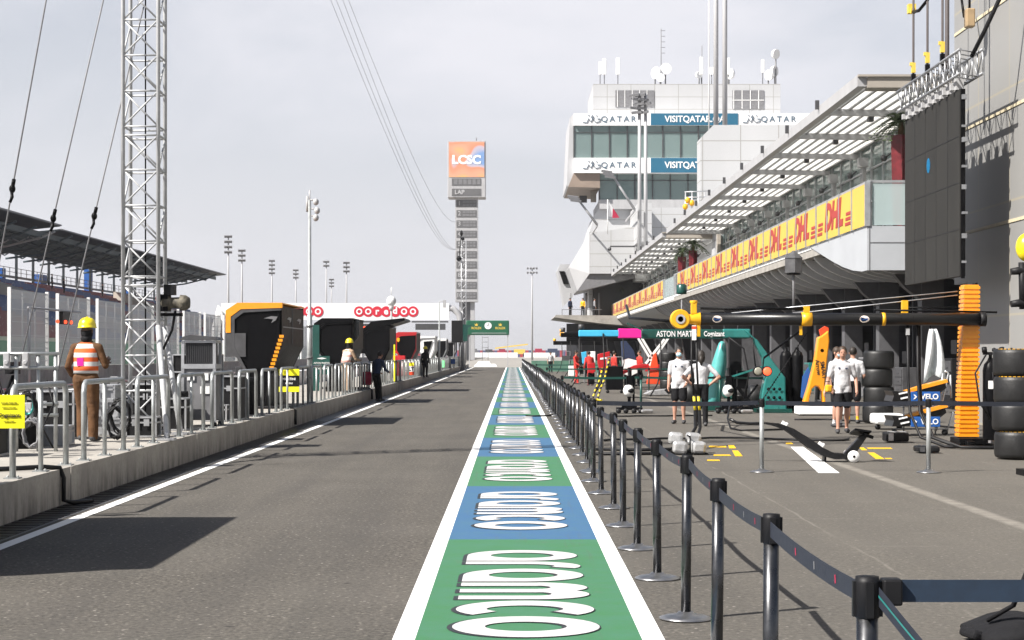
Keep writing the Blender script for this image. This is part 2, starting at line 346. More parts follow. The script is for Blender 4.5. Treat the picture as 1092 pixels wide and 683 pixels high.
def kerb_concrete():
    m, nt, b = new_mat('pit_wall_concrete'); N = nt.nodes; L = nt.links
    tc = N.new('ShaderNodeTexCoord'); P = tc.outputs['Object']
    def noise(s, d, vec=P):
        n = N.new('ShaderNodeTexNoise'); n.inputs['Scale'].default_value = s; n.inputs['Detail'].default_value = d; n.inputs['Roughness'].default_value = .7
        L.new(vec, n.inputs['Vector']); return n.outputs['Fac']
    def rng(s, a, c, lo, hi):
        r = N.new('ShaderNodeMapRange'); r.inputs[1].default_value = a; r.inputs[2].default_value = c; r.inputs[3].default_value = lo; r.inputs[4].default_value = hi
        L.new(s, r.inputs[0]); return r.outputs[0]
    def mixc(fac, a, c):
        k = N.new('ShaderNodeMix'); k.data_type = 'RGBA'; L.new(fac, k.inputs[0])
        for i, v in ((6, a), (7, c)):
            if isinstance(v, tuple): k.inputs[i].default_value = (*v, 1)
            else: L.new(v, k.inputs[i])
        return k.outputs[2]
    c = mixc(rng(noise(1.3, 6), .3, .7, 0, 1), (.25, .233, .21), (.385, .362, .325))
    c = mixc(rng(noise(18, 4), .5, .7, 0, .5), c, (.22, .20, .18))
    st = N.new('ShaderNodeMapping'); st.inputs['Scale'].default_value = (1, 2.2, .5); L.new(P, st.inputs[0])
    sp = N.new('ShaderNodeSeparateXYZ'); L.new(P, sp.inputs[0])
    low = rng(sp.outputs[2], .02, .36, 1, 0)       # splash stains rising from the drain
    k = N.new('ShaderNodeMath'); k.operation = 'MULTIPLY'; L.new(low, k.inputs[0]); L.new(rng(noise(2.4, 5, st.outputs[0]), .42, .62, 0, .85), k.inputs[1])
    c = mixc(k.outputs[0], c, (.10, .09, .085))
    L.new(c, b.inputs['Base Color']); b.inputs['Roughness'].default_value = .9
    bp = N.new('ShaderNodeBump'); bp.inputs['Strength'].default_value = .3; bp.inputs['Distance'].default_value = .01
    L.new(noise(25, 5), bp.inputs['Height']); L.new(bp.outputs['Normal'], b.inputs['Normal'])
    return m
M['pitwall'] = kerb_concrete()

# ---------------------------------------------------------------- mesh builder
class MB:
    def __init__(s): s.v = []; s.f = []; s.m = []; s.s = []
    def add(s, vs, fs, mi=0, sm=False):
        o = len(s.v); s.v += [tuple(p) for p in vs]
        for f in fs: s.f.append([i + o for i in f]); s.m.append(mi); s.s.append(sm)
        return s
    def bx(s, x0, x1, y0, y1, z0, z1, mi=0):
        x0, x1 = min(x0, x1), max(x0, x1); y0, y1 = min(y0, y1), max(y0, y1); z0, z1 = min(z0, z1), max(z0, z1)
        v = [(x, y, z) for z in (z0, z1) for y in (y0, y1) for x in (x0, x1)]
        return s.add(v, [(0, 2, 3, 1), (4, 5, 7, 6), (0, 1, 5, 4), (2, 6, 7, 3), (0, 4, 6, 2), (1, 3, 7, 5)], mi)
    def ob(s, c, size, rot=(0, 0, 0), mi=0):
        mt = Euler([R(a) for a in rot]).to_matrix(); c = Vector(c); h = Vector(size) / 2
        v = [c + mt @ Vector((x * h.x, y * h.y, z * h.z)) for z in (-1, 1) for y in (-1, 1) for x in (-1, 1)]
        return s.add(v, [(0, 2, 3, 1), (4, 5, 7, 6), (0, 1, 5, 4), (2, 6, 7, 3), (0, 4, 6, 2), (1, 3, 7, 5)], mi)
    def bar(s, p0, p1, w, h=None, mi=0):           # rectangular bar between two points
        h = h or w; p0 = Vector(p0); p1 = Vector(p1); d = (p1 - p0).normalized()
        u = d.cross(Vector((0, 0, 1))); u = u.normalized() if u.length > 1e-4 else Vector((1, 0, 0)); q = u.cross(d).normalized()
        v = [p + u * a * w / 2 + q * c * h / 2 for p in (p0, p1) for a, c in ((-1, -1), (1, -1), (1, 1), (-1, 1))]
        return s.add(v, [(3, 2, 1, 0), (4, 5, 6, 7), (0, 1, 5, 4), (1, 2, 6, 5), (2, 3, 7, 6), (3, 0, 4, 7)], mi)
    def tube(s, pts, r, n=8, mi=0, sm=True, flat=1.):
        P = [Vector(p) for p in pts]; k = len(P); rs = r if isinstance(r, (list, tuple)) else [r] * k
        vs = []; u = None
        for i, p in enumerate(P):
            t = (P[min(i + 1, k - 1)] - P[max(i - 1, 0)]).normalized()
            if u is None:
                a = Vector((0, 0, 1)) if abs(t.z) < .9 else Vector((1, 0, 0)); u = t.cross(a).normalized()
            else:
                u = (u - t * u.dot(t)); u = u.normalized() if u.length > 1e-6 else t.orthogonal().normalized()
            w = t.cross(u)
            for j in range(n):
                a = 2 * math.pi * j / n; vs.append(p + u * math.cos(a) * rs[i] + w * math.sin(a) * rs[i] * flat)
        fs = [(i * n + j, i * n + (j + 1) % n, (i + 1) * n + (j + 1) % n, (i + 1) * n + j) for i in range(k - 1) for j in range(n)]
        s.add(vs, fs, mi, sm); o = len(s.v) - len(vs)
        s.f += [[o + j for j in reversed(range(n))], [o + (k - 1) * n + j for j in range(n)]]; s.m += [mi, mi]; s.s += [False, False]
        return s
    def cyl(s, p0, p1, r0, r1=None, n=14, mi=0): return s.tube([p0, p1], [r0, r0 if r1 is None else r1], n, mi)
    def lathe(s, prof, c=(0, 0, 0), n=20, axis='z', mi=0, sm=True, cap=True):
        vs = []; c = Vector(c)
        for r, h in prof:
            for j in range(n):
                a = 2 * math.pi * j / n; x, y = r * math.cos(a), r * math.sin(a)
                vs.append(c + Vector({'z': (x, y, h), 'y': (x, h, -y), 'x': (h, x, y)}[axis]))
        k = len(prof)
        fs = [(i * n + j, i * n + (j + 1) % n, (i + 1) * n + (j + 1) % n, (i + 1) * n + j) for i in range(k - 1) for j in range(n)]
        s.add(vs, fs, mi, sm); o = len(s.v) - len(vs)
        if cap and prof[0][0] > 1e-5: s.f.append([o + j for j in reversed(range(n))]); s.m.append(mi); s.s.append(False)
        if cap and prof[-1][0] > 1e-5: s.f.append([o + (k - 1) * n + j for j in range(n)]); s.m.append(mi); s.s.append(False)
        return s
    def prism(s, poly, plane, t0, t1, mi=0, sm=False):
        def P(a, b, t): return {'xz': (a, t, b), 'yz': (t, a, b), 'xy': (a, b, t)}[plane]
        n = len(poly); v = [P(a, b, t0) for a, b in poly] + [P(a, b, t1) for a, b in poly]
        s.add(v, [tuple(range(n)), tuple(range(2 * n - 1, n - 1, -1))], mi)
        o = len(s.v) - 2 * n
        for i in range(n): s.f.append([o + i, o + n + i, o + n + (i + 1) % n, o + (i + 1) % n]); s.m.append(mi); s.s.append(sm)
        return s
    def ell(s, c, r, nu=16, nv=10, mi=0, rot=None, top=1.0):
        c = Vector(c); vs = []; mt = Euler([R(a) for a in rot]).to_matrix() if rot else Matrix.Identity(3)
        for i in range(nv + 1):
            t = math.pi * (i / nv - .5)
            for j in range(nu):
                a = 2 * math.pi * j / nu
                vs.append(c + mt @ Vector((r[0] * math.cos(t) * math.cos(a), r[1] * math.cos(t) * math.sin(a), r[2] * math.sin(t))))
        fs = [(i * nu + j, i * nu + (j + 1) % nu, (i + 1) * nu + (j + 1) % nu, (i + 1) * nu + j) for i in range(nv) for j in range(nu)]
        return s.add(vs, fs, mi, True)
    def quad(s, a, b, c, d, mi=0): return s.add([a, b, c, d], [(0, 1, 2, 3)], mi)
    def loft(s, rings, mi=0, sm=True, closed=True, cap=True):
        n = len(rings[0]); vs = [p for r in rings for p in r]; k = len(rings); e = n if closed else n - 1
        fs = [(i * n + j, i * n + (j + 1) % n, (i + 1) * n + (j + 1) % n, (i + 1) * n + j) for i in range(k - 1) for j in range(e)]
        s.add(vs, fs, mi, sm); o = len(s.v) - len(vs)
        if cap and closed:
            s.f += [[o + j for j in reversed(range(n))], [o + (k - 1) * n + j for j in range(n)]]; s.m += [mi, mi]; s.s += [sm, sm]
        return s
    def mesh(s, name, shift=(0, 0, 0)):
        me = bpy.data.meshes.new(name); sh = Vector(shift)
        me.from_pydata([tuple(Vector(p) - sh) for p in s.v], [], s.f)
        me.polygons.foreach_set('material_index', s.m); me.polygons.foreach_set('use_smooth', s.s)
        bm = bmesh.new(); bm.from_mesh(me); bmesh.ops.remove_doubles(bm, verts=bm.verts, dist=1e-5)
        bmesh.ops.recalc_face_normals(bm, faces=bm.faces); bm.to_mesh(me); bm.free(); me.update()
        return me

ORG = {}
def tag(o, label=None, cat=None, group=None, kind=None):
    if label: o['label'] = label
    if cat: o['category'] = cat
    if group: o['group'] = group
    if kind: o['kind'] = kind
    return o
def thing(name, label, cat, loc=(0, 0, 0), group=None):
    o = bpy.data.objects.new(name, None); COL.objects.link(o); o.location = loc; o.empty_display_size = .2
    ORG[o.name] = Vector(loc); return tag(o, label, cat, group)
def link_mesh(me, name, mats, parent=None):
    for x in (mats if isinstance(mats, (list, tuple)) else [mats]): me.materials.append(M[x] if isinstance(x, str) else x)
    o = bpy.data.objects.new(name, me); COL.objects.link(o)
    if parent:
        o.parent = parent; o.location = -ORG[parent.name]; ORG[o.name] = Vector((0, 0, 0))
    return o
def part(mb, name, mats, parent, label=None, bev=0):
    o = link_mesh(mb.mesh(name), name, mats, parent)
    if label: o['label'] = label
    if bev: bevel(o, bev)
    return o
def bevel(o, w):
    b = o.modifiers.new('bevel', 'BEVEL'); b.width = w; b.segments = 2; b.limit_method = 'ANGLE'; b.angle_limit = R(50)
def solo(mb, name, mats, label, cat, group=None, bev=0):
    """a thing that is one mesh, its origin at its base"""
    xs, ys, zs = zip(*mb.v); c = ((min(xs) + max(xs)) / 2, (min(ys) + max(ys)) / 2, min(zs))
    o = link_mesh(mb.mesh(name, c), name, mats); o.location = c; ORG[o.name] = Vector(c)
    if bev: bevel(o, bev)
    return tag(o, label, cat, group)
def structure(mb, name, mats): return tag(link_mesh(mb.mesh(name), name, mats), kind='structure')
def dup(o, loc=None, rotz=None, label=None, group=None, parent=None, scale=None):
    c = o.copy(); COL.objects.link(c)
    if parent: c.parent = parent
    if loc is not None: c.location = loc
    if rotz is not None: c.rotation_euler = (0, 0, rotz)
    if scale is not None: c.scale = (scale,) * 3
    if label: c['label'] = label
    if group: c['group'] = group
    for ch in list(o.children): dup(ch, parent=c)
    return c

BENCH = bpy.data.scenes.new('bench')             # a scratch scene: evaluating there does not touch the growing one
def evaluated(ob):
    BENCH.collection.objects.link(ob)
    with bpy.context.temp_override(scene=BENCH, view_layer=BENCH.view_layers[0]): dg = bpy.context.evaluated_depsgraph_get()
    dg.update(); me = bpy.data.meshes.new_from_object(ob.evaluated_get(dg), depsgraph=dg)
    BENCH.collection.objects.unlink(ob); return me
TXT = {}
def text_mesh(body, size, bold=0, ext=.004, shear=0, sx=1., space=1.):
    k = (body, size, bold, ext, shear, sx, space)
    if k not in TXT:
        cu = bpy.data.curves.new('t', 'FONT'); cu.body = body; cu.size = size; cu.align_x = 'CENTER'; cu.align_y = 'CENTER'
        cu.offset = bold * size; cu.extrude = ext; cu.shear = shear; cu.space_character = space; cu.resolution_u = 3
        ob = bpy.data.objects.new('t', cu); me = evaluated(ob)
        TXT[k] = ([(v.co.x * sx, v.co.y, v.co.z) for v in me.vertices], [list(p.vertices) for p in me.polygons])
        bpy.data.objects.remove(ob); bpy.data.curves.remove(cu); bpy.data.meshes.remove(me)
    return TXT[k]
def put_text(mb, body, size, c, face='front', bold=.01, ext=.004, shear=0, sx=1., rot=0, mi=0, space=1., fit=None):
    v, f = text_mesh(body, size, bold, ext, shear, sx, space)
    if fit:                                       # squeeze or stretch to a known width
        k = fit / (max(p[0] for p in v) - min(p[0] for p in v)); v = [(p[0] * k, p[1], p[2]) for p in v]
    mt = {'front': Euler((R(90), 0, 0)), 'left': Euler((R(90), 0, R(-90))), 'up': Euler((0, 0, 0))}[face].to_matrix()
    mt = mt @ Matrix.Rotation(R(rot), 3, 'Z')
    c = Vector(c); return mb.add([c + mt @ Vector(p) for p in v], f, mi)
# ---------------------------------------------------------------- people
def person(label, loc, rotz, height=1.78, top='whitecloth', legs='blackcloth', shorts=False, skin='skin', hair='hair', sleeves='short',
           armL=None, armR=None, stepL=(0, 0), stepR=(0, 0), lean=0., head=(0, 0), hat=None, mask=False, long_hair=False, shoe='shoe', vest=None,
           group=None, detail=True, socks=None, badge=None, width=1.0, untuck=False, baggy=1.0):
    """faces -Y before rotz; armL/armR = (elbow, wrist) offsets from the shoulder; stepL/R = forward (-y) and knee bend"""
    k = height / 1.80; mats = [skin, top, legs, shoe, 'blackplastic', socks or skin]; SK, TP, LG, SH, DK, SO = range(6)
    V = Vector; prims = []
    def cap(p0, p1, r0, r1, m, fl=(1, 1)): prims.append((V(p0), V(p1), r0, r1, m, fl))
    ly = -lean                                                  # torso leans forward by this much at the neck
    hipz = .93
    hips = {}; 
    cap((0, 0, .98), (0, ly * .35, 1.12), .135, .13, LG if not vest else LG, (1.12 * width, .82))
    cap((0, ly * .3, 1.10), (0, ly * .75, 1.33), .135 * width, .158 * width, TP, (1.12, .78))
    cap((0, ly * .75, 1.30), (0, ly, 1.42), .155 * width, .115, TP, (1.2, .72))
    if untuck: cap((0, 0, 1.0), (0, ly * .4, 1.16), .150, .142, TP, (1.16 * width, .84))
    hx, hy = head; nk = V((0, ly * 1.05, 1.44)); hc = V((hx, ly * 1.25 - .015 + hy, 1.655))
    cap(nk, nk.lerp(hc, .75), .058, .056, SK)
    cap(hc + V((0, .012, .03)), hc + V((0, -.012, -.045)), .098, .078, SK, (.84, 1.0))
    for s, arm in ((-1, armL), (1, armR)):                      # -1 is the person's right as seen from behind at rotz 180
        sh = V((s * .185 * width, ly * .95, 1.40)); e, w = arm or ((s * .06, .02, -.29), (s * .07, -.06, -.54))
        e = sh + V(e); w = sh + V(w); sl = {'short': .72, 'long': 2, 'none': 0}[sleeves]
        cap(V((s * .11, ly * .95, 1.40)), sh, .078, .070, TP)
        mid = sh.lerp(e, .74)
        cap(sh, mid, .066, .058, TP if sl > 0 else SK)
        cap(mid, e, .047 if sl < 1 else .052, .042 if sl < 1 else .05, SK if sl < 1 else TP)
        cap(e, e.lerp(w, .9), .043 if sl < 1 else .05, .031 if sl < 1 else .042, SK if sl < 1 else TP)
        d = (w - e).normalized(); cap(w - d * .02, w + d * .055, .033, .036, SK, (1, .6))
        hips[s] = (w, d)
    feet = []
    for s, (st, kb) in ((-1, stepL), (1, stepR)):
        h = V((s * .088, 0, hipz)); an = V((s * .105, -st, .085 + max(0, kb) * .25)); kn = h.lerp(an, .5) + V((0, -.03 - kb, .01))
        if shorts:
            cap(h, h.lerp(kn, .80), .100, .098, LG); cap(h.lerp(kn, .7), kn, .068, .056, SK)
            cap(kn, kn.lerp(an, .35), .054, .056, SK); cap(kn.lerp(an, .35), kn.lerp(an, .8), .056, .038, SK); cap(kn.lerp(an, .8), an, .038, .036, SO)
        else:
            cap(h, kn, .098 * baggy, .074 * baggy, LG); cap(kn, an + V((0, 0, .0)), .072 * baggy, .062 * baggy, LG)
        cap(an + V((0, .035, -.035)), an + V((s * .016, -.17, -.045)), .052, .046, SH, (1, .9)); feet.append(an)
    mb = MB()
    for p0, p1, r0, r1, m, fl in prims:                         # closed tapered capsules, united into one skin below
        d = p1 - p0; L = d.length; d = d / L if L > 1e-6 else V((0, 0, 1))
        u = V((1, 0, 0)) - d * d.x; u = u.normalized() if u.length > .1 else V((0, 1, 0)); w = d.cross(u); n = 14; vs = []; fs = []
        rings = [(-1, 0, r0)] + [(-math.cos(a), math.sin(a), r0) for a in (.5, 1.0)] + [(0, 1, r0), (0, 1, r1)] + [(math.cos(a), math.sin(a), r1) for a in (1.0, .5)] + [(1, 0, r1)]
        for i, (a, q, r) in enumerate(rings):
            c = (p0 if i < 4 else p1) + d * a * r
            for j in range(n):
                t = 2 * math.pi * j / n; vs.append(c + (u * math.cos(t) * fl[0] + w * math.sin(t) * fl[1]) * r * max(q, .02))
        for i in range(len(rings) - 1): fs += [(i * n + j, i * n + (j + 1) % n, (i + 1) * n + (j + 1) % n, (i + 1) * n + j) for j in range(n)]
        fs += [tuple(reversed(range(n))), tuple((len(rings) - 1) * n + j for j in range(n))]
        mb.add(vs, fs)
    me0 = mb.mesh('t'); ob = bpy.data.objects.new('t', me0)
    rm = ob.modifiers.new('r', 'REMESH'); rm.mode = 'VOXEL'; rm.voxel_size = .017 if detail else .028; rm.use_smooth_shade = True
    sm = ob.modifiers.new('s', 'SMOOTH'); sm.iterations = 3; sm.factor = .5
    me = evaluated(ob); bpy.data.objects.remove(ob)
    def dist(p, pr):
        p0, p1, r0, r1, m, fl = pr; d = p1 - p0; t = max(0, min(1, (p - p0).dot(d) / max(d.length_squared, 1e-9)))
        q = p - (p0 + d * t); dn = d.normalized(); u = V((1, 0, 0)) - dn * dn.x
        if fl != (1, 1) and u.length > .1:
            u.normalize(); w = dn.cross(u); q = V((q.dot(u) / fl[0], q.dot(w) / fl[1], q.dot(dn)))
        return q.length - (r0 + (r1 - r0) * t)
    body = MB(); body.v = [tuple(v.co) for v in me.vertices]
    for p in me.polygons:
        c = p.center; best = min(prims, key=lambda pr: dist(c, pr))
        bm_ = best[4]
        if bm_ in (TP, LG) and abs(c.x) < .2 * width and .78 < c.z < 1.12 and not (sleeves == 'long' and abs(c.x) > .155 * width):
            bm_ = TP if c.z > ((.83 + .01 * math.sin(9 * c.x)) if untuck else 1.0) else LG      # the hem of the shirt or the waistband
        body.f.append(list(p.vertices)); body.m.append(bm_); body.s.append(True)
    bpy.data.meshes.remove(me)
    for s in (-1, 1):                                           # five fingers, slightly curled, rooted in the palm
        w, d = hips[s]; sd = V((0, -1, 0)) - d * d.y * -1; sd = sd.normalized() if sd.length > .2 else V((1, 0, 0)); inn = d.cross(sd).normalized() * s
        for f, (off, ln) in enumerate(((-.026, .062), (-.009, .075), (.009, .07), (.025, .055))):
            a = w + d * .06 + sd * off; body.tube([a, a + d * ln * .45, a + d * ln * .8 + inn * .018, a + d * ln * .95 + inn * .034], [.0095, .009, .008, .006], 6, SK)
        a = w + d * .015 + sd * .03; body.tube([a, a + sd * .026 + d * .028, a + sd * .024 + d * .06 + inn * .012], [.012, .010, .007], 6, SK)
    fy = hc.y - .098
    body.ell((hc.x, fy - .004, hc.z - .022), (.013, .02, .024), 8, 6, SK)      # nose
    body.ell((hc.x, fy + .008, hc.z - .066), (.026, .008, .007), 8, 5, SK)
    for s in (-1, 1):
        body.ell((hc.x + s * .034, fy + .009, hc.z + .008), (.013, .007, .007), 8, 5, DK)
        body.ell((hc.x + s * .082, hc.y + .012, hc.z - .012), (.012, .022, .032), 8, 6, SK)
    body.v = [tuple(V(p) * k) for p in body.v]
    r = thing('person', label, 'person', (0, 0, 0), group)
    part(body, 'body', mats, r)
    def kid(m_, name, mats_): m_.v = [tuple(V(p) * k) for p in m_.v]; return part(m_, name, mats_, r)
    if not hat:
        h = MB(); h.ell(hc + V((0, .022, .036)), (.092, .100, .102), 16, 10)
        if long_hair: h.ell(hc + V((0, .06, -.03)), (.095, .075, .15), 14, 10); h.tube([hc + V((0, .10, .0)), hc + V((0, .12, -.12)), hc + V((0, .10, -.22))], [.06, .055, .02], 8)
        kid(h, 'hair', hair)
    else:
        h = MB(); h.lathe([(.150, -.005), (.132, .012), (.130, .05), (.112, .105), (.07, .142), (.0, .155)], hc + V((0, .0, .045)), 20)
        h.prism([(-.09, -.12), (-.06, -.175), (.06, -.175), (.09, -.12)], 'xy', hc.z + .045, hc.z + .055)
        h.tube([hc + V((0, -.10, .16)), hc + V((0, 0, .205)), hc + V((0, .10, .16))], .012, 6)
        kid(h, 'hard_hat', hat)
        n = MB(); n.ell(hc + V((0, .012, -.04)), (.088, .092, .115), 14, 10); n.ell((hc + nk) / 2 + V((0, .02, -.02)), (.085, .085, .06), 12, 8); kid(n, 'neck_scarf', 'blackcloth')
    if mask:
        m_ = MB(); m_.ell((hc.x, fy + .028, hc.z - .045), (.066, .05, .05), 12, 8); kid(m_, 'face_mask', 'mask')
    if detail and not vest and not hat:                          # small chest mark, collar and lanyard
        m_ = MB(); fy_ = ly * .8 - .125
        m_.ob((.075 * width, fy_ + .008, 1.335), (.05, .016, .022)); m_.ob((-.075 * width, fy_ + .008, 1.34), (.035, .016, .03)); kid(m_, 'shirt_logo', 'navy' if top == 'whitecloth' else 'redorange')
        m_ = MB(); m_.tube([nk + V((.07 * math.cos(a), .068 * math.sin(a), -.01 + .012 * math.sin(a))) for a in [6.283 * q / 16 for q in range(17)]], .013, 6); kid(m_, 'collar', top)
    if vest:
        m_ = MB(); rings = []
        for z, rx, ry in ((1.02, .19, .135), (1.12, .185, .13), (1.25, .188, .138), (1.36, .19, .132), (1.44, .165, .10), (1.475, .10, .08)):
            t = (z - 1.0) / .45; rings.append([(rx * width * math.cos(2 * math.pi * j / 20), ly * t + ry * math.sin(2 * math.pi * j / 20), z) for j in range(20)])
        m_.loft(rings, 0); v = kid(m_, 'vest', vest)
        if badge: b = MB(); b.bx(-.01, .09, ly * .5 + .128, ly * .5 + .142, 1.13, 1.25); kid(b, 'vest_patch', badge)
    r.location = loc; r.rotation_euler = (0, 0, R(rotz)); return r
# ---------------------------------------------------------------- ground, roads, painted lane
structure(MB().quad((-6000, -300, -.03), (6000, -300, -.03), (6000, 7000, -.03), (-6000, 7000, -.03)), 'ground', 'sand')
structure(MB().quad((-24, -40, -.012), (60, -40, -.012), (60, 660, -.012), (-24, 660, -.012)), 'apron', 'apron')
structure(MB().quad((-4.9, -30, 0), (14, -30, 0), (14, 204, 0), (-4.9, 204, 0)), 'pit_lane', 'asphalt')
structure(MB().quad((-22.2, -30, 0), (-8.7, -30, 0), (-8.7, 700, 0), (-22.2, 700, 0)), 'main_straight', 'asphalt')
LX0, LX1 = -.558, .748
LANE_END = 203.
structure(MB().quad((LX0, 2, .004), (LX1, 2, .004), (LX1, LANE_END, .004), (LX0, LANE_END, .004)), 'painted_lane', 'lane')
LANE = bpy.data.objects['painted_lane']; ORG['painted_lane'] = Vector((0, 0, 0))
for x0, x1 in ((LX0 - .13, LX0), (LX1, LX1 + .13), (-4.40, -4.27)):
    mb = MB(); mb.quad((x0, -5, .0045), (x1, -5, .0045), (x1, LANE_END, .0045), (x0, LANE_END, .0045)); structure(mb, 'painted_line', 'linewhite')
structure(MB().quad((4.88, 31.7, .004), (5.10, 31.7, .004), (4.49, 24.8, .004), (4.20, 24.8, .004)), 'painted_line', 'linewhite')
def yellow_mark(*qs):
    for q in qs:
        mb = MB(); mb.quad(*[(fX(px, gY(py)), gY(py), .004) for px, py in q]); structure(mb, 'painted_mark', 'lineyellow')
yellow_mark([(777.5, 478.6), (785, 478.6), (782.5, 475), (776.5, 475)], [(756, 477.6), (775, 477.6), (774, 475.8), (756, 475.8)], [(784, 487), (792, 487), (787, 480.8), (780.6, 480.8)], [(761, 486.6), (780, 486.6), (778, 485.2), (761, 485.2)],
            [(754, 492), (768, 492), (767, 490.6), (754, 490.6)], [(934, 490), (943.5, 490), (932, 483), (925, 483)], [(945, 490), (952, 490), (950, 488.8), (943, 488.8)], [(919, 480.6), (925, 480.6), (921, 477.6), (916, 477.6)], [(926, 479.2), (952, 479.2), (950, 477.8), (924, 477.8)], [(838, 474), (846, 474), (844, 472), (838, 472)])
# the word, letters laid across the lane with their tops to the right, reading toward the camera
def glyphs():
    white, dark = [], []
    def strip(outer, inner, closed):              # two matching outlines -> band
        n = len(outer); return outer, inner, closed
    def arc(cx, cy, a, b, t, a0, a1, n=30, tx=None):
        tx = t if tx is None else tx
        o = []; i = []
        for q in range(n + 1):
            th = R(a0 + (a1 - a0) * q / n); o.append((cx + a * math.cos(th), cy + b * math.sin(th))); i.append((cx + (a - tx) * math.cos(th), cy + (b - t) * math.sin(th)))
        return o, i
    out = []                                       # letter space: u along reading direction, v up
    W = .235; Hh = .9; h2 = Hh / 2; u = 0
    def rect(u0, u1, v0, v1): return ([(u0, v0), (u1, v0)], [(u0, v1), (u1, v1)])
    def a_(u):
        out.append(arc(u + .40, h2, .40, h2, .19, 0, 360, tx=W * .85)); out.append(rect(u + .62, u + .80, 0, h2)); out.append(([(u + .44, 0), (u + .62, 0)], [(u + .44, .15), (u + .62, .2)]))
    def r_(u):
        out.append(rect(u, u + .185, 0, h2 + .05)); out.append(arc(u + .31, h2 + .02, .31, h2 - .02, .2, 180, 62, 16, tx=.185))
    def m_(u):
        out.append(rect(u, u + .185, 0, h2 + .1)); out.append(rect(u + .36, u + .545, 0, h2 + .1)); out.append(rect(u + .72, u + .905, 0, h2 + .1))
        out.append(arc(u + .27, h2 + .1, .275, h2 - .1, .26, 180, 0, 18, tx=.185)); out.append(arc(u + .63, h2 + .1, .275, h2 - .1, .26, 180, 0, 18, tx=.185))
    def c_(u): out.append(arc(u + .40, h2, .40, h2, .2, 48, 312, 26, tx=W))
    def o_(u): out.append(arc(u + .43, h2, .43, h2, .2, 0, 360, 34, tx=W))
    for f, w in ((a_, .85), (r_, .50), (a_, .87), (m_, .98), (c_, .74), (o_, .86)): f(u); u += w
    return out, u
GL, GW = glyphs()
def lane_word(y0):
    for name, mat, z, dv, du, gr in (('letter_outline', 'lettershadow', .0060, -.026, .010, .007), ('lettering', 'letterwhite', .0085, 0, 0, 0)):
        mb = MB()
        for gi, (o, i) in enumerate(GL):
            n = len(o); zz = z + .00012 * gi
            mu = sum(p[0] for p in o + i) / (2 * n); mv = sum(p[1] for p in o + i) / (2 * n)
            for ps in range(2 if gr else 1):
                def P(p, inner):
                    gu = p[0]; gv = p[1]
                    if gr: gu += (1 if p[0] > mu else -1) * gr * (-.4 if inner else 1); gv += (1 if p[1] > mv else -1) * gr * (-.4 if inner else 1)
                    x = -.36 + (gv + (dv if ps == 0 else 0)) * .985; y = y0 + 4.62 - (gu + (du if ps == 0 else 0)) * 4.62 / GW
                    return (x, y, zz + .0009 * ps)
                vs = [P(p, False) for p in o] + [P(p, True) for p in i]
                mb.add(vs, [(k, k + 1, n + k + 1, n + k) for k in range(n - 1)])
        part(mb, name, mat, LANE)
for k in range(30): lane_word(P0 + .84 + k * PL)

# pit wall platform with its drain
mb = MB()
structure(MB().quad((-4.87, -20, .003), (-4.46, -20, .003), (-4.46, 204, .003), (-4.87, 204, .003)), 'drain', 'darkgrey')
pv = MB(); y = -20.
while y < 204: pv.bx(-8.6, -4.87, y, y + 7.96, -.02, .395); y += 8.
structure(pv, 'pavement', 'pitwall')
gr = MB()
for k in range(150): gr.bx(-4.84, -4.50, 6 + k * .25, 6.19 + k * .25, .003, .008)
structure(gr, 'drain_grate', 'blackmetal')
pw = MB(); pw.bx(-8.95, -8.62, -20, 230, -.02, .92); solo(pw, 'concrete_wall', 'white', 'low white concrete wall along the far edge of the pit platform beside the track', 'wall')
kb = MB(); kb.bx(-23.2, -22.3, -20, 640, -.01, .05); structure(kb, 'kerb', 'kerb')

# ---------------------------------------------------------------- hoop railings on the platform edge
def hoop(y):
    r = thing('hoop_railing', 'grey steel hoop railing on the concrete platform edge', 'railing', (-4.98, y, .395), 'hoop railings along the pit platform edge')
    X = -4.98; t = 1.31; L = 2.15; f = MB()
    f.tube([(X, y, .395), (X, y, 1.19), (X, y + .03, 1.27), (X, y + .10, t), (X, y + L - .1, t), (X, y + L - .03, 1.27), (X, y + L, 1.19), (X, y + L, .395)], .032, 10)
    part(f, 'frame', 'steel', r)
    part(MB().cyl((X, y + L / 2, .395), (X, y + L / 2, t - .02), .026, n=10), 'post', 'steel', r)
    for q in (0, L / 2, L):
        b = MB(); b.ob((X, y + q, .401), (.15, .15, .012)); 
        for sx in (-.05, .05): b.cyl((X + sx, y + q, .405), (X + sx, y + q, .425), .012, n=6)
        part(b, 'base_plate', 'steel', r)
    return r
H0 = hoop(15.05); y = 15.05
ORD = ('second', 'third', 'fourth', 'fifth', 'sixth', 'seventh')
for k in range(1, 52):
    y += 3.0; dup(H0, (-4.98, y, .395), label=f'{ORD[k - 1]} grey hoop railing counted from the left edge of the platform' if k < 7 else None)
H0['label'] = 'first grey hoop railing, cut by the left edge behind the bright yellow sign'
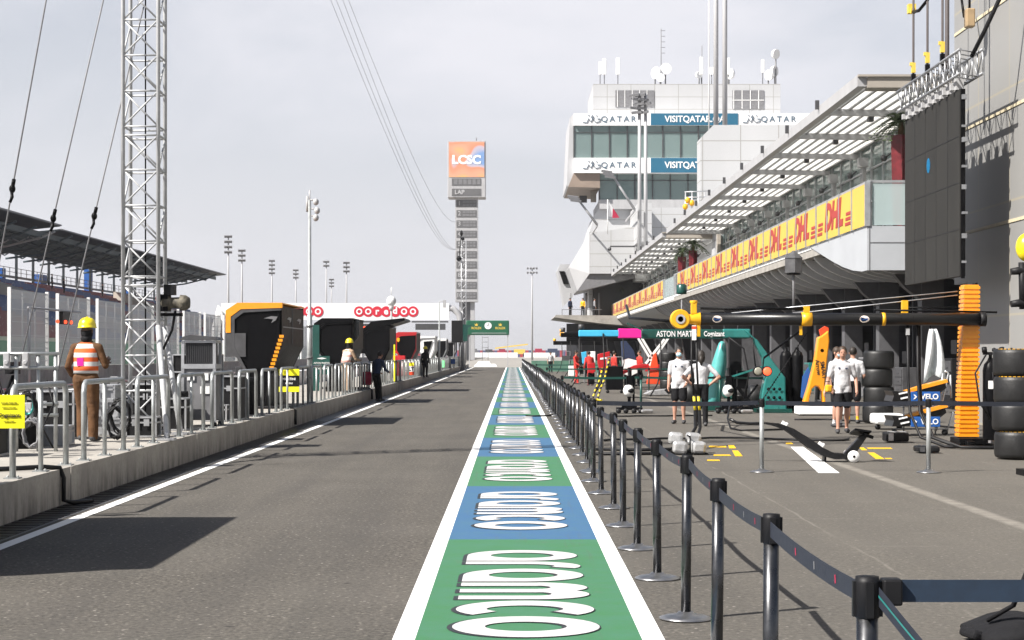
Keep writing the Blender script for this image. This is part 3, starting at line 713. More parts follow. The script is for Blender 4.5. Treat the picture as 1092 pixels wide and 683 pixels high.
# ---------------------------------------------------------------- signs tied to the railing
def rail_sign(label, x0, x1, z0, z1, y, bg, lines, extra=None, cat='sign'):
    r = thing('railing_sign', label, cat, ((x0 + x1) / 2, y, z0))
    part(MB().bx(x0, x1, y - .006, y + .006, z0, z1), 'panel', bg, r)
    for (z0_, z1_, m) in extra or []: part(MB().bx(x0 + .002, x1 - .002, y - .011, y - .0065, z0_, z1_), 'band', m, r)
    mb = MB()
    for s, size, zc, bold in lines: put_text(mb, s, size, ((x0 + x1) / 2, y - .014, zc), 'front', bold, .002)
    if lines: part(mb, 'lettering', lines_mat.get(label, 'blackletter'), r)
    return r
lines_mat = {}
rail_sign('bright yellow square sign with black writing hanging on the nearest railing', -5.11, -4.805, .905, 1.235, 17.85, 'neon',
          [('ASTON MARTIN', .022, 1.155, .0), ('FORMULA ONE TEAM', .014, 1.11, .0), ('Cognizant', .052, 1.035, .016), ('RACING TEAM', .016, .975, .0)])
lb = 'yellow and black striped sign with white writing on the railing by the orange pit stand'; lines_mat[lb] = 'white'
rail_sign(lb, -5.23, -4.77, .77, 1.29, 40.6, 'blackplastic', [('MARTINI', .075, 1.06, .02), ('racing', .07, .97, .02)], [(1.14, 1.285, 'neon'), (.775, .89, 'neon')])
lb = 'small red and yellow sign with black lettering on the railing below the red pit stand'
rail_sign(lb, -5.2, -4.72, .58, 1.18, 87.2, 'redorange', [('OLT', .24, .86, .04)], [(1.02, 1.175, 'neon'), (.74, 1.0, 'white')])
rail_sign('plain green sign on the distant railing', -5.3, -4.8, .62, 1.1, 128.5, 'greenglow', [])
rail_sign('plain blue sign on the far end of the railing', -5.3, -4.6, .75, 1.15, 146.5, 'blue', [])

# ---------------------------------------------------------------- lattice mast with its stays
MX, MY, MW = -5.69, 28.0, .27
mast = thing('lattice_mast', 'tall silver square lattice mast standing on the pit platform', 'mast', (MX, MY, .395))
for sx in (-1, 1):
    for sy in (-1, 1): part(MB().cyl((MX + sx * MW, MY + sy * MW, .4), (MX + sx * MW, MY + sy * MW, 15.2), .031, n=10), 'chord', 'mast', mast)
z = .52; n = 0
while z < 15.0:
    b = MB(); cs = [(MX - MW, MY - MW), (MX + MW, MY - MW), (MX + MW, MY + MW), (MX - MW, MY + MW)]
    for q in range(4):
        (xa, ya), (xb, yb) = cs[q], cs[(q + 1) % 4]; b.cyl((xa, ya, z), (xb, yb, z), .016, n=6)
        if n % 4 == 3: b.cyl((xa, ya, z + .53), (xb, yb, z + .53), .018, n=6)
        e = z + (.53 if n % 4 == 3 else .545)
        if q == 0 or (q == 2 and n % 2) or (q == 1 and n % 2): b.cyl((xa, ya, z), (xb, yb, e), .015, n=6)
        if q == 0 or (q == 3 and not n % 2): b.cyl((xb, yb, z), (xa, ya, e), .015, n=6)
    part(b, 'bracing', 'mast', mast); z += .545 + (.12 if n % 4 == 3 else 0); n += 1
bs = MB(); bs.ob((MX, MY, .43), (.7, .7, .06)); part(bs, 'base', 'darkgrey', mast, bev=.01)
for dx, dy in ((.75, -2.1), (.62, -.35)):
    s = MB(); s.cyl((MX + MW, MY - MW * (1 if dy < -1 else -1), 2.05), (MX + dx, MY + dy, .47), .042, n=10); part(s, 'strut', 'mast', mast)
    s = MB(); s.ob((MX + dx, MY + dy, .415), (.24, .24, .03)); s.cyl((MX + dx, MY + dy, .42), (MX + dx, MY + dy, .52), .03); part(s, 'foot', 'alu', mast)
part(MB().cyl((MX + .02, MY, .5), (MX + .02, MY, 15.), .012, n=6), 'cable', 'blackmetal', mast)
wn = thing('winch_drum', 'olive and black cable winch drum clamped to the side of the lattice mast', 'winch', (MX + .5, MY - .1, 2.3))
w = MB(); w.lathe([(.0, -.26), (.09, -.25), (.12, -.2), (.115, -.1), (.085, -.08), (.09, .05), (.125, .06), (.12, .14), (.08, .2), (0, .21)], (MX + .52, MY - .1, 2.42), 18, 'x'); part(w, 'drum', pbr('olive_paint', (.13, .115, .085), .7, 0, .75, 14, .5, 12), wn)
w = MB(); w.ob((MX + .34, MY - .05, 2.42), (.12, .3, .26)); w.ob((MX + .40, MY - .05, 2.24), (.40, .1, .05)); part(w, 'bracket', 'blackmetal', wn)
w = MB(); w.ob((MX + .42, MY - .1, 2.62), (.16, .2, .16)); w.tube([(MX + .5, MY - .1, 2.3), (MX + .44, MY - .05, 2.0), (MX + .3, MY - .05, 1.7)], .02); part(w, 'motor', 'blackplastic', wn)
def stay(label, top, px_knot, px_end, Yend):
    """a guy wire from a mast height down to an anchor on the platform"""
    a = Vector(top); e = Vector((fX(px_end[0], Yend), Yend, fZ(px_end[1], Yend)))
    d = (e - a); t = None
    # the shackle sits where the wire passes the photographed height
    best = min(range(100), key=lambda q: abs((VY - F * ((a + d * q / 100).z - H) / (a + d * q / 100).y) - px_knot[1])); k = a + d * best / 100; u = d.normalized()
    r = thing('guy_wire', label, 'cable', e)
    part(MB().cyl(a, e, .011, n=6), 'wire', 'midgrey', r)
    b = MB(); b.ell(k, (.045, .035, .06), 10, 8); b.tube([k + u * .05, k + u * .12 + Vector((.02, 0, 0)), k + u * .2], .022, 8); b.tube([k - u * .05, k - u * .14], .028, 8); part(b, 'turnbuckle', 'blackmetal', r)
stay('leftmost thin steel guy wire with a black turnbuckle, crossing the grandstand roof', (-5.9, 28, 14.4), (5, 197), (-26, 420), 24.)
stay('middle thin steel guy wire with a black turnbuckle, crossing the sky above the grandstand', (-5.75, 28, 9.6), (55, 232), (14, 420), 26.)
stay('thin steel guy wire nearest the lattice mast, running down past its left side', (-5.7, 28, 7.0), (105, 232), (56, 420), 27.)

# ---------------------------------------------------------------- things standing on the platform
cab = thing('equipment_cabinet', 'grey vented equipment cabinet with a dark domed lid on the platform behind the railing', 'cabinet', (-5.35, 31.2, .395))
cx0, cx1, cy0, cy1 = -5.62, -5.08, 30.9, 31.5
part(MB().bx(cx0, cx1, cy0, cy1, .50, 1.42), 'lower_body', 'midgrey', cab, bev=.01)
f = MB()
for x in (cx0, cx1):
    for yy in (cy0, cy1): f.bx(x - .025, x + .025, yy - .025, yy + .025, .45, 1.86)
for z in (1.40, 1.44, 1.84):
    f.bx(cx0 - .02, cx1 + .02, cy0 - .03, cy0 - .005, z - .02, z + .02); f.bx(cx1 + .005, cx1 + .03, cy0, cy1, z - .02, z + .02)
part(f, 'frame', 'alu', cab)
g = MB(); g.bx(cx0 + .04, cx1 - .04, cy0 + .02, cy1 - .02, 1.46, 1.83)
part(g, 'vent_box', 'darkgrey', cab)
g = MB()
for k in range(13): g.ob((cx0 + .06 + k * .035, cy0 + .005, 1.645), (.010, .02, .35))
part(g, 'grille', 'darkgrey', cab)
part(MB().prism([(cx0 - .06, 1.87), (cx1 + .06, 1.87), (cx1 + .03, 1.92), (cx0 + .14, 1.955), (cx0 + .02, 1.93)], 'xz', cy0 - .06, cy1 + .06), 'lid', 'darkgrey', cab)
g = MB()
for k in (.14, .38): g.bx(cx0 + k - .06, cx0 + k + .06, cy0 - .025, cy0 - .004, 1.18, 1.30)
g.bx(cx0 + .3, cx0 + .46, cy0 - .022, cy0 - .004, .95, 1.08)
part(g, 'label_plate', 'white', cab)
g = MB(); 
for x in (cx0, cx1):
    for yy in (cy0, cy1): g.cyl((x, yy, .395), (x, yy, .46), .04)
part(g, 'foot', 'blackplastic', cab)
def flight_case(label, x0, x1, y0, y1, z0, z1, body='darkgrey', group=None):
    r = thing('flight_case', label, 'case', ((x0 + x1) / 2, (y0 + y1) / 2, z0), group)
    zs = z1 - .28 * (z1 - z0)
    part(MB().bx(x0 + .01, x1 - .01, y0 + .01, y1 - .01, z0, zs - .004), 'body', body, r); part(MB().bx(x0 + .01, x1 - .01, y0 + .01, y1 - .01, zs + .004, z1 - .003), 'lid', body, r)
    e = MB(); w = .028
    for x in (x0, x1):
        for yy in (y0, y1): e.bx(x - w / 2, x + w / 2, yy - w / 2, yy + w / 2, z0, z1)
    for z in (z0 + .012, zs, z1 - .008):
        for yy in (y0, y1): e.bx(x0, x1, yy - w / 2, yy + w / 2, z - .012, z + .012)
        for x in (x0, x1): e.bx(x - w / 2, x + w / 2, y0, y1, z - .012, z + .012)
    part(e, 'edging', 'alu', r)
    for q in (.3, .7): l = MB(); l.bx(x0 + (x1 - x0) * q - .04, x0 + (x1 - x0) * q + .04, y0 - .03, y0 - .012, zs - .05, zs + .05); part(l, 'latch', 'alu', r)
    return r
# a stack of ribbed aluminium cases left of the mast
for q, (a, b_, lab) in enumerate(((.40, .66, 'bottom'), (.665, .92, 'middle'), (.925, 1.16, 'top'))):
    flight_case(f'{lab} ribbed aluminium case of the stack standing left of the lattice mast', -6.62 + q * .03, -5.92 - q * .05, 27.4, 28.1, a, b_, 'alu')
flight_case('tall black equipment case between the mast and the grey cabinet', -6.35, -5.75, 29.3, 29.9, .40, 1.15, 'blackplastic')
flight_case('wide black equipment case behind the mast struts', -5.72, -5.25, 29.1, 29.6, .40, .92, 'blackplastic')
flight_case('dark case with black latches behind the grey cabinet, beside the orange pit stand', -5.75, -5.05, 33.6, 34.3, .40, 1.22, 'blackplastic')
flight_case('upper dark case standing behind the grey cabinet under the pit stand roof', -6.6, -5.75, 35.2, 36.0, .40, 1.62, 'blackplastic')
flight_case('low grey trunk at the feet of the worker in the orange vest', -6.42, -6.02, 24.4, 24.85, .40, .66, 'alu')
flight_case('black case under the tubular rack at the left edge', -6.7, -6.2, 21.7, 22.3, .40, .95, 'blackplastic')
flight_case('black case leaning against the platform wall behind the worker', -6.95, -6.35, 26.2, 26.8, .40, 1.1, 'blackplastic')
# rack made of tube with small white junction boxes
rk = thing('tube_rack', 'silver tubular rack with white junction boxes left of the worker', 'rack', (-6.3, 22.5, .395))
for x in (-6.62, -6.30, -6.02, -5.80):
    part(MB().cyl((x, 23.0, .40), (x, 23.0, 1.66), .026, n=8), 'upright', 'steel', rk)
for z in (1.64, 1.46, 1.0, .86): part(MB().cyl((-6.66, 22.98, z), (-5.76, 22.98, z), .022, n=8), 'crossbar', 'steel', rk)
for x, z in ((-6.40, 1.55), (-6.16, 1.55), (-6.36, .9), (-6.12, .92)):
    b = MB(); b.ob((x, 22.93, z), (.075, .07, .20)); b.cyl((x, 22.88, z - .02), (x, 22.9, z - .02), .03); part(b, 'junction_box', 'lightgrey', rk, bev=.008)
for x, a in ((-6.55, 1.45), (-6.2, 1.2), (-5.9, 1.3)):
    part(MB().tube([(x, 22.95, a), (x + .1, 22.9, a - .3), (x - .03, 22.85, a - .6), (x + .12, 22.8, .45)], .013, 6), 'cable', 'blackplastic', rk)
def coil(label, c, r, mat='blackplastic', n=5):
    m = MB()
    pts = []
    for k in range(n * 18):
        a = 2 * math.pi * k / 18; q = r * (.8 + .25 * random.random()); pts.append((c[0] + q * math.cos(a) * .75, c[1] - .02 * k / 18, c[2] + q * 1.3 * math.sin(a) + .02 * random.random()))
    m.tube(pts, .014, 6); return solo(m, 'cable_coil', mat, label, 'cable')
coil('black cable coil hanging from the rack at the left edge', (-5.86, 21.9, .95), .17)
coil('grey cable coil hanging low behind the nearest railing', (-5.72, 21.6, .68), .14, 'midgrey')
coil('teal cable coil hooked on the rack', (-5.95, 22.3, 1.0), .10, 'teal', 3)
coil('black cable coil lying by the ribbed aluminium cases', (-5.72, 26.5, .72), .2)
coil('black cable coil beside the worker, right of his leg', (-5.55, 25.4, .66), .17)
m = MB(); m.tube([(-8.2, 18.9, .42), (-6.2, 19.0, .42), (-5.4, 19.05, .425), (-5.0, 19.35, .43), (-4.87, 19.5, .41), (-4.835, 19.52, .30), (-4.83, 19.5, .06), (-4.75, 19.6, .03), (-4.62, 19.9, .025)], .026, 8)
solo(m, 'floor_cable', 'blackplastic', 'black cable laid over the kerb by the yellow sign', 'cable')
m = MB(); m.tube([(-6.6, 40.5, .43), (-5.3, 40.4, .43), (-4.95, 40.5, .43), (-4.84, 40.5, .36), (-4.83, 40.4, .05)], .03, 8)
solo(m, 'floor_cable', 'blackplastic', 'black cable dropping over the kerb under the black and yellow striped sign', 'cable')
m = MB(); m.tube([(-6.6, 62.5, .43), (-4.95, 62.5, .43), (-4.84, 62.5, .36), (-4.83, 62.4, .05)], .04, 8)
solo(m, 'floor_cable', 'blackplastic', 'black cable over the kerb behind the person in the navy jacket', 'cable')
# tripods and small gear with cables at the very left
tp = thing('tripod', 'black camera tripod with a small red tally lamp at the left edge', 'tripod', (-6.62, 24.0, .395))
for a in (90, 210, 330): part(MB().cyl((-6.62, 24.0, 1.35), (-6.62 + .36 * math.cos(R(a)), 24 + .36 * math.sin(R(a)), .40), .018, n=6), 'leg', 'blackmetal', tp)
b = MB(); b.ob((-6.62, 24.0, 1.45), (.14, .24, .16)); b.cyl((-6.62, 23.8, 1.45), (-6.62, 23.9, 1.45), .06); part(b, 'camera', 'blackplastic', tp)
part(MB().ell((-6.62, 23.78, 1.55), (.022, .022, .022), 8, 6), 'tally_lamp', 'redlight', tp)

# ---------------------------------------------------------------- poles on the platform
def cctv_pole(label, x, y, top, r=.055, head='cams'):
    p = thing('camera_pole', label, 'pole', (x, y, .395))
    part(MB().tube([(x, y, .40), (x, y, 2.6), (x, y, 2.61), (x, y, top)], [r * 1.25, r * 1.2, r * .8, r * .7], 12), 'shaft', 'steel', p)
    part(MB().ob((x, y, .41), (.3, .3, .03)), 'base', 'steel', p)
    b = MB()
    if head == 'cams':
        for dz, dx in ((.0, .10), (-.22, .13), (-.40, .10)):
            b.cyl((x, y, top + dz), (x + dx + .05, y, top + dz), .02, n=6); b.ell((x + dx + .06, y - .02, top + dz - .05), (.075, .075, .09), 10, 8)
        b.cyl((x, y, top), (x, y, top + .25), .02, n=6); b.cyl((x - .06, y, top - .3), (x - .06, y, top + .1), .03, n=8)
    elif head == 'lamp':
        b.ell((x, y, top + .12), (.24, .24, .26), 12, 8); b.cyl((x, y, top - .3), (x, y, top), .12, n=8); b.cyl((x, y, top + .4), (x, y, top + .8), .02, n=6)
    else:
        b.cyl((x, y, top), (x + .35, y, top + .05), .03, n=6); b.ob((x + .35, y, top - .15), (.2, .25, .5))
    part(b, 'camera_head' if head == 'cams' else 'lamp_head', 'lightgrey' if head != 'lamp' else 'white', p)
    if head == 'cams':
        for z in (1.0, 1.5, 2.3): part(MB().cyl((x, y, z), (x, y, z + .05), r * 1.6, n=12), 'clamp', 'midgrey', p)
cctv_pole('tall slim silver pole topped with three cameras on the platform beside the orange pit stand', -4.97 - .13, 45.6, 5.5)
cctv_pole('grey pole with a white box lamp on top behind the black pit stand', -6.0, 90.0, 4.1, .07, 'lamp')
cctv_pole('thin far pole with a small lantern arm before the white overhead gantry', -4.9, 122., 5.1, .06, 'arm')

# black covered gear that fills the platform behind the railing
def draped_table(label, x0, x1, y0, y1, h):
    r = thing('draped_table', label, 'table', ((x0 + x1) / 2, (y0 + y1) / 2, .395)); rows = []
    for z, g, w in ((.402, .05, .035), (.40 + h * .5, .02, .025), (.40 + h - .02, 0, .0), (.40 + h, -.02, 0)):
        ring = []; n = 18
        for s, (ax_, ay_, bx_, by_) in enumerate(((x0, y0, x1, y0), (x1, y0, x1, y1), (x1, y1, x0, y1), (x0, y1, x0, y0))):
            for q in range(n):
                t = q / n; px_, py_ = ax_ + (bx_ - ax_) * t, ay_ + (by_ - ay_) * t; o = g + w * math.sin(q * 2.1 + s); nx_, ny_ = ((0, -1), (1, 0), (0, 1), (-1, 0))[s]
                ring.append((px_ + nx_ * o, py_ + ny_ * o, z))
        rows.append(ring)
    m = MB(); m.loft(rows); part(m, 'cloth', 'blackcloth', r)
    m = MB(); rr = random.Random(int(y0 * 10))
    for q in range(4): a = x0 + (x1 - x0) * (.15 + .22 * q); m = MB(); hh = rr.uniform(.08, .26); m.ob((a, y0 + .25 + rr.uniform(-.1, .2), .40 + h + hh / 2 + .002), (.13, .2, hh), (0, 0, rr.uniform(-20, 20))); part(m, 'device', rr.choice(['blackplastic', 'darkgrey', 'blackplastic', 'midgrey']), r, bev=.01)
    return r
draped_table('black draped table with small devices behind the tubular rack at the left edge', -7.5, -6.35, 23.6, 24.3, .62)
draped_table('black draped table with small devices behind the mast struts', -6.9, -5.5, 30.2, 30.75, .60)
draped_table('black draped table with small devices between the grey cabinet and the orange pit stand', -6.7, -5.3, 36.6, 37.4, .75)
for x, y, lab in ((-5.5, 27.0, 'small black case on the floor just left of the lattice mast base'), (-5.42, 33.1, 'small black case on the floor right of the grey cabinet')):
    flight_case(lab.replace('pelican style ', 'hard '), x - .22, x + .22, y - .18, y + .18, .40, .40 + .3, 'blackplastic')
# ---------------------------------------------------------------- pit wall stands
def pit_stand(label, Y0, shell, trim, frame, panel, window='glasstint', L=4.2, extra=None):
    Y1 = Y0 + L; r = thing('pit_stand', label, 'pit stand', (-5.75, Y0 + L / 2, .395))
    hull = [(-6.37, 2.12), (-6.37, 2.58), (-6.13, 2.735), (-5.15, 2.735), (-5.15, 1.80), (-5.44, 1.2), (-5.56, .40), (-6.02, .40), (-5.96, 1.2), (-6.2, 1.62), (-6.37, 1.62)]
    for y0, y1 in ((Y0, Y0 + .09), (Y1 - .09, Y1)): part(MB().prism(hull, 'xz', y0, y1), 'end_panel', shell, r)
    b = MB(); b.prism([(-5.24, 2.64), (-5.155, 2.70), (-5.155, 1.80), (-5.45, 1.2), (-5.57, .41), (-5.64, .41), (-5.54, 1.2), (-5.24, 1.82)], 'xz', Y0 + .09, Y1 - .09); part(b, 'lane_side_panel', panel, r)
    b = MB(); b.bx(-6.12, -5.25, Y0 + .1, Y1 - .1, 1.12, 1.2); b.bx(-5.95, -5.65, Y0 + .1, Y1 - .1, .41, .9); part(b, 'desk', 'darkgrey', r)
    for k in range(4): b = MB(); b.bx(-6.2, -6.16, Y0 + .35 + k * .95, Y0 + 1.0 + k * .95, 1.5, 1.95); part(b, 'monitor', 'blackplastic', r)
    for k in range(4):
        b = MB(); b.cyl((-5.62, Y0 + .6 + k, 1.2), (-5.62, Y0 + .6 + k, 1.32), .04); b.ob((-5.62, Y0 + .6 + k, 1.36), (.4, .4, .08)); b.ob((-5.42, Y0 + .6 + k, 1.55), (.06, .4, .36)); part(b, 'seat', 'blackplastic', r)
    b = MB(); b.prism([(-6.40, 2.10), (-6.40, 2.60), (-6.14, 2.77), (-5.13, 2.77), (-5.13, 2.742), (-6.125, 2.742), (-6.372, 2.585), (-6.372, 2.10)], 'xz', Y0 - .05, Y1 + .05); part(b, 'roof', trim, r)
    # coloured edge and inner frame on the end that faces the lane entry
    e = MB(); y = Y0 - .052
    e.prism([(-6.398, 2.10), (-6.398, 2.598), (-6.138, 2.768), (-5.132, 2.768), (-5.132, 2.655), (-6.06, 2.625), (-6.285, 2.46), (-6.285, 2.10)], 'xz', y - .02, Y0 - .003); part(e, 'edge_trim', trim, r)
    e = MB(); e.prism([(-6.28, 2.45), (-6.06, 2.62), (-5.155, 2.65), (-5.155, 2.60), (-6.0, 2.55), (-6.2, 2.40), (-6.2, 1.78), (-5.90, 1.22), (-5.80, .45), (-5.86, .45), (-5.95, 1.2), (-6.28, 1.75)], 'xz', y - .012, Y0 - .003); part(e, 'inner_frame', frame, r)
    w = MB(); w.prism([(-6.19, 2.395), (-5.995, 2.545), (-5.2, 2.59), (-5.2, 1.9), (-5.45, 1.3), (-5.88, 1.3), (-6.19, 1.78)], 'xz', y + .02, Y0 - .003); part(w, 'end_window', 'blackmetal' if window is None else window, r)
    if extra: extra(r, Y0, Y1, y)
    return r
def mcl(r, Y0, Y1, y):
    c = MB()
    for k in range(9): t = k / 8; c.bar((-5.20 - .22 * t, y - .005, 2.02 - .70 * t), (-5.10 - .22 * t - .0, y - .005, 2.02 - .70 * t), .01, .062)
    for k in range(9): pass
    part(c, 'chevron_strip', 'orange', r)
    s = MB(); s.prism([(-5.55, 2.42), (-5.38, 2.47), (-5.24, 2.46), (-5.28, 2.38), (-5.38, 2.32), (-5.34, 2.40), (-5.45, 2.415)], 'xz', y - .004, y + .006); part(s, 'emblem', 'midgrey', r)
    s = MB()
    for yy in (Y0 + .9, Y0 + 2.8): s.prism([(yy, 2.42), (yy + .35, 2.47), (yy + .8, 2.46), (yy + .7, 2.38), (yy + .5, 2.34), (yy + .55, 2.40)], 'yz', -5.152, -5.140)
    s.bx(-5.152, -5.14, Y0 + .2, Y1 - .2, 2.22, 2.245); part(s, 'side_emblem', 'lightgrey', r)
    s = MB(); s.bx(-5.153, -5.14, Y0 + 1.9, Y0 + 1.93, 1.85, 2.7); part(s, 'panel_seam', 'midgrey', r)
    s = MB(); s.bx(-6.40, -5.95, Y0 - .06, Y0 + .3, 1.56, 2.09); part(s, 'rear_cover', 'darkgrey', r)
def ast(r, Y0, Y1, y):
    s = MB(); s.bx(-6.44, -6.22, y - .03, y - .022, .42, 2.55); part(s, 'green_side_panel', 'darkteal', r)
    s = MB(); s.bx(-6.40, -5.88, y - .06, y - .04, .95, 1.55); part(s, 'sign_panel', 'darkteal', r)
    t = MB(); put_text(t, 'ASTON MARTIN', .07, (-6.14, y - .066, 1.32), 'front', .012); put_text(t, 'Cognizant', .085, (-6.14, y - .066, 1.15), 'front', .014); t.prism([(-6.3, 1.47), (-6.14, 1.44), (-5.98, 1.47), (-6.14, 1.50)], 'xz', y - .068, y - .064); part(t, 'lettering', 'white', r)
    s = MB(); s.prism([(-5.6, 2.70), (-4.98, 2.72), (-4.98, 2.2), (-5.15, 2.0), (-5.5, 1.85)], 'xz', y + .6, y + .64); part(s, 'glass_screen', 'glasstint', r)
def alp(r, Y0, Y1, y):
    s = MB(); s.prism([(-6.2, 2.72), (-5.9, 2.98), (-4.55, 3.12), (-4.5, 3.02), (-5.2, 2.80)], 'xz', Y0 - .02, Y1); part(s, 'visor_roof', 'blackmetal', r)
    s = MB(); s.bx(-4.98, -4.92, Y0 - .1, Y0 - .05, .45, 2.0); part(s, 'yellow_post', 'neon', r)
def fer(r, Y0, Y1, y):
    s = MB(); s.prism([(-6.2, 2.45), (-6.05, 2.45), (-6.05, 2.3), (-6.125, 2.22), (-6.2, 2.3)], 'xz', y - .045, y - .03); part(s, 'shield_badge', 'yellow', r)
    s = MB(); s.bx(-6.5, -5.7, Y0 - .9, Y0 - .2, .42, 1.5); part(s, 'red_locker', 'red', r, bev=.03)
def wht(r, Y0, Y1, y):
    s = MB(); s.prism([(-5.9, 2.4), (-5.3, 2.45), (-5.7, 1.3), (-5.85, 1.3)], 'xz', y - .03, y - .015); part(s, 'dark_flash', 'blackmetal', r)
pit_stand('orange and black angular pit wall stand with a row of orange dashes, nearest in view', 40.5, 'blackmetal', 'orange', 'darkgrey', 'blackmetal', 'blackmetal', extra=mcl)
pit_stand('dark green and black pit stand with white lettering behind the worker leaning on the railing', 58.5, 'blackmetal', 'blackmetal', 'blackmetal', 'blackmetal', 'blackmetal', extra=ast)
pit_stand('black pit wall stand with an upswept visor roof behind the person in the navy jacket', 76.2, 'blackmetal', 'blackmetal', 'blackmetal', 'blackmetal', 'blackmetal', extra=alp)
pit_stand('red pit wall stand with a black window and yellow shield badge', 97.5, 'red', 'red', 'red', 'blackmetal', 'blackmetal', extra=fer)
pit_stand('white pit wall stand with a slanting dark flash, next beyond the red one', 121., 'white', 'white', 'midgrey', 'white', 'white', extra=wht)
pit_stand('white pit wall stand with black windows below the big black board', 142., 'white', 'white', 'white', 'blackmetal', 'blackmetal')
pit_stand('farthest pit wall stand, pale with a black side', 166., 'white', 'lightgrey', 'midgrey', 'blackmetal', 'blackmetal')
pit_stand('pit wall stand just outside the left edge that shades the near road', 12.5, 'darkgrey', 'blackmetal', 'midgrey', 'blackmetal', 'blackmetal')

# ---------------------------------------------------------------- start gantry, green board, black board
GY = 170.
g = thing('overhead_gantry', 'long white overhead gantry with red round logo discs spanning the track', 'gantry', (fX(356, GY), GY, 0))
zb, zt = fZ(341.5, GY), fZ(323.5, GY); xl, xr = fX(236, GY), fX(479, GY)
part(MB().bx(xl, xr, GY - .05, GY + .7, zb, zt), 'banner', 'whiteclean', g)
b = MB(); b.tube([(xl + .4, GY + .3, zb + .2), (xl - .1, GY + .3, zt - .5), (xl - .5, GY + .3, zb - .6), (xl - .8, GY + .3, 0)], .42, 12); part(b, 'pillar', 'white', g)
b = MB(); b.tube([(xr - .3, GY + .3, zt - .45), (xr + .35, GY + .3, zt - .5), (xr + .95, GY + .3, zt - 1.1), (xr + 1.15, GY + .3, zb - 1.2), (xr + 1.2, GY + .3, 0)], .30, 12); part(b, 'pillar', 'lightgrey', g)
for cpx in (310.5, 411.8):
    for k, ch in enumerate('ooredoo'):
        x = fX(cpx + (k - 3) * 9.55, GY); zc = (zb + zt) / 2
        d = MB(); d.lathe([(.50, 0), (.50, .012 + .002 * k)], (x, GY - .07 - .003 * k, zc), 28, 'y'); part(d, 'logo_disc', 'ooredred', g)
        t = MB()
        if ch == 'o':
            t.lathe([(.16, 0), (.29, 0)], (x, GY - .099, zc), 24, 'y', cap=False)
        else: put_text(t, ch, .85, (x, GY - .099, zc + (.06 if ch == 'd' else -.0)), 'front', .035, .001)
        part(t, 'logo_letter', 'whiteclean', g)
for a, c in ((386, 410), (443, 475)):
    b = MB(); b.bx(fX(a, GY), fX(c, GY), GY - .1, GY + .3, fZ(352, GY), fZ(345.5, GY)); b.bx(fX(a - 4, GY), fX(c + 3, GY), GY, GY + .25, fZ(344.2, GY), fZ(342.6, GY)); part(b, 'light_panel', 'darkgrey', g)
t = MB()
for k in range(5): t.lathe([(.12, 0), (.12, .03)], (fX(389 + k * 4.4, GY), GY - .14, fZ(349.5, GY)), 12, 'y')
part(t, 'start_light', 'redlight', g)
RY = 236.
g = thing('sponsor_arch', 'deep green board with a round white clock between two gold crowns across the pit exit', 'sign', (fX(520, RY), RY, 0))
xl, xr, zb, zt = fX(497, RY), fX(543, RY), fZ(357.6, RY), fZ(342, RY)
part(MB().bx(xl, xr, RY, RY + .5, zb, zt), 'board', 'rolex', g, bev=.12)
for px in (500.5, 541.5): part(MB().bx(fX(px, RY) - .06, fX(px, RY) + .06, RY + .2, RY + .35, 0, zb + .2), 'post', 'lightgrey', g)
c = MB(); c.lathe([(.46, 0), (.46, .05), (.0, .05)], (fX(520.5, RY), RY - .05, fZ(347.6, RY)), 28, 'y'); part(c, 'clock_face', 'whiteclean', g)
c = MB(); x, z = fX(520.5, RY), fZ(347.6, RY); c.bar((x, RY - .06, z), (x + .05, RY - .06, z + .33), .03, .05); c.bar((x, RY - .06, z), (x - .2, RY - .06, z + .1), .03, .05); part(c, 'clock_hands', 'blackletter', g)
for px in (508, 533.5):
    x = fX(px, RY); t = MB(); put_text(t, 'ROLEX', .42, (x, RY - .01, fZ(350.2, RY)), 'front', .02); zc = fZ(346.6, RY)
    t.prism([(x - .16, zc - .14), (x + .16, zc - .14), (x + .24, zc + .2), (x + .09, zc), (x, zc + .26), (x - .09, zc), (x - .24, zc + .2)], 'xz', RY - .02, RY - .004); part(t, 'crown_lettering', 'gold', g)
t = MB(); t.bx(fX(503, RY), fX(540, RY), RY - .012, RY - .004, fZ(355.7, RY), fZ(355.2, RY)); part(t, 'small_print', 'lightgrey', g)
BY = 150.
b = thing('display_board', 'tall black board on a post standing left of the green clock sign', 'board', (fX(487, BY), BY, .395))
part(MB().bx(fX(481.5, BY), fX(493.5, BY), BY, BY + .4, fZ(365.5, BY), fZ(342, BY)), 'panel', 'blackplastic', b)
for px in (484, 491): part(MB().cyl((fX(px, BY), BY + .2, .4), (fX(px, BY), BY + .2, fZ(360, BY)), .06), 'post', 'midgrey', b)
b = thing('flag_board', 'dark teal slanted board sticking out beside the black display board', 'board', (fX(497, 152.), 152., .395))
part(MB().prism([(fX(493.5, 152), fZ(346, 152)), (fX(504, 152), fZ(347, 152)), (fX(499, 152), fZ(350, 152)), (fX(498.5, 152), fZ(364, 152)), (fX(494, 152), fZ(364, 152))], 'xz', 151.9, 152.1), 'panel', 'darkteal', b)
part(MB().cyl((fX(496, 152), 152, .4), (fX(496, 152), 152, fZ(360, 152)), .05), 'post', 'midgrey', b)

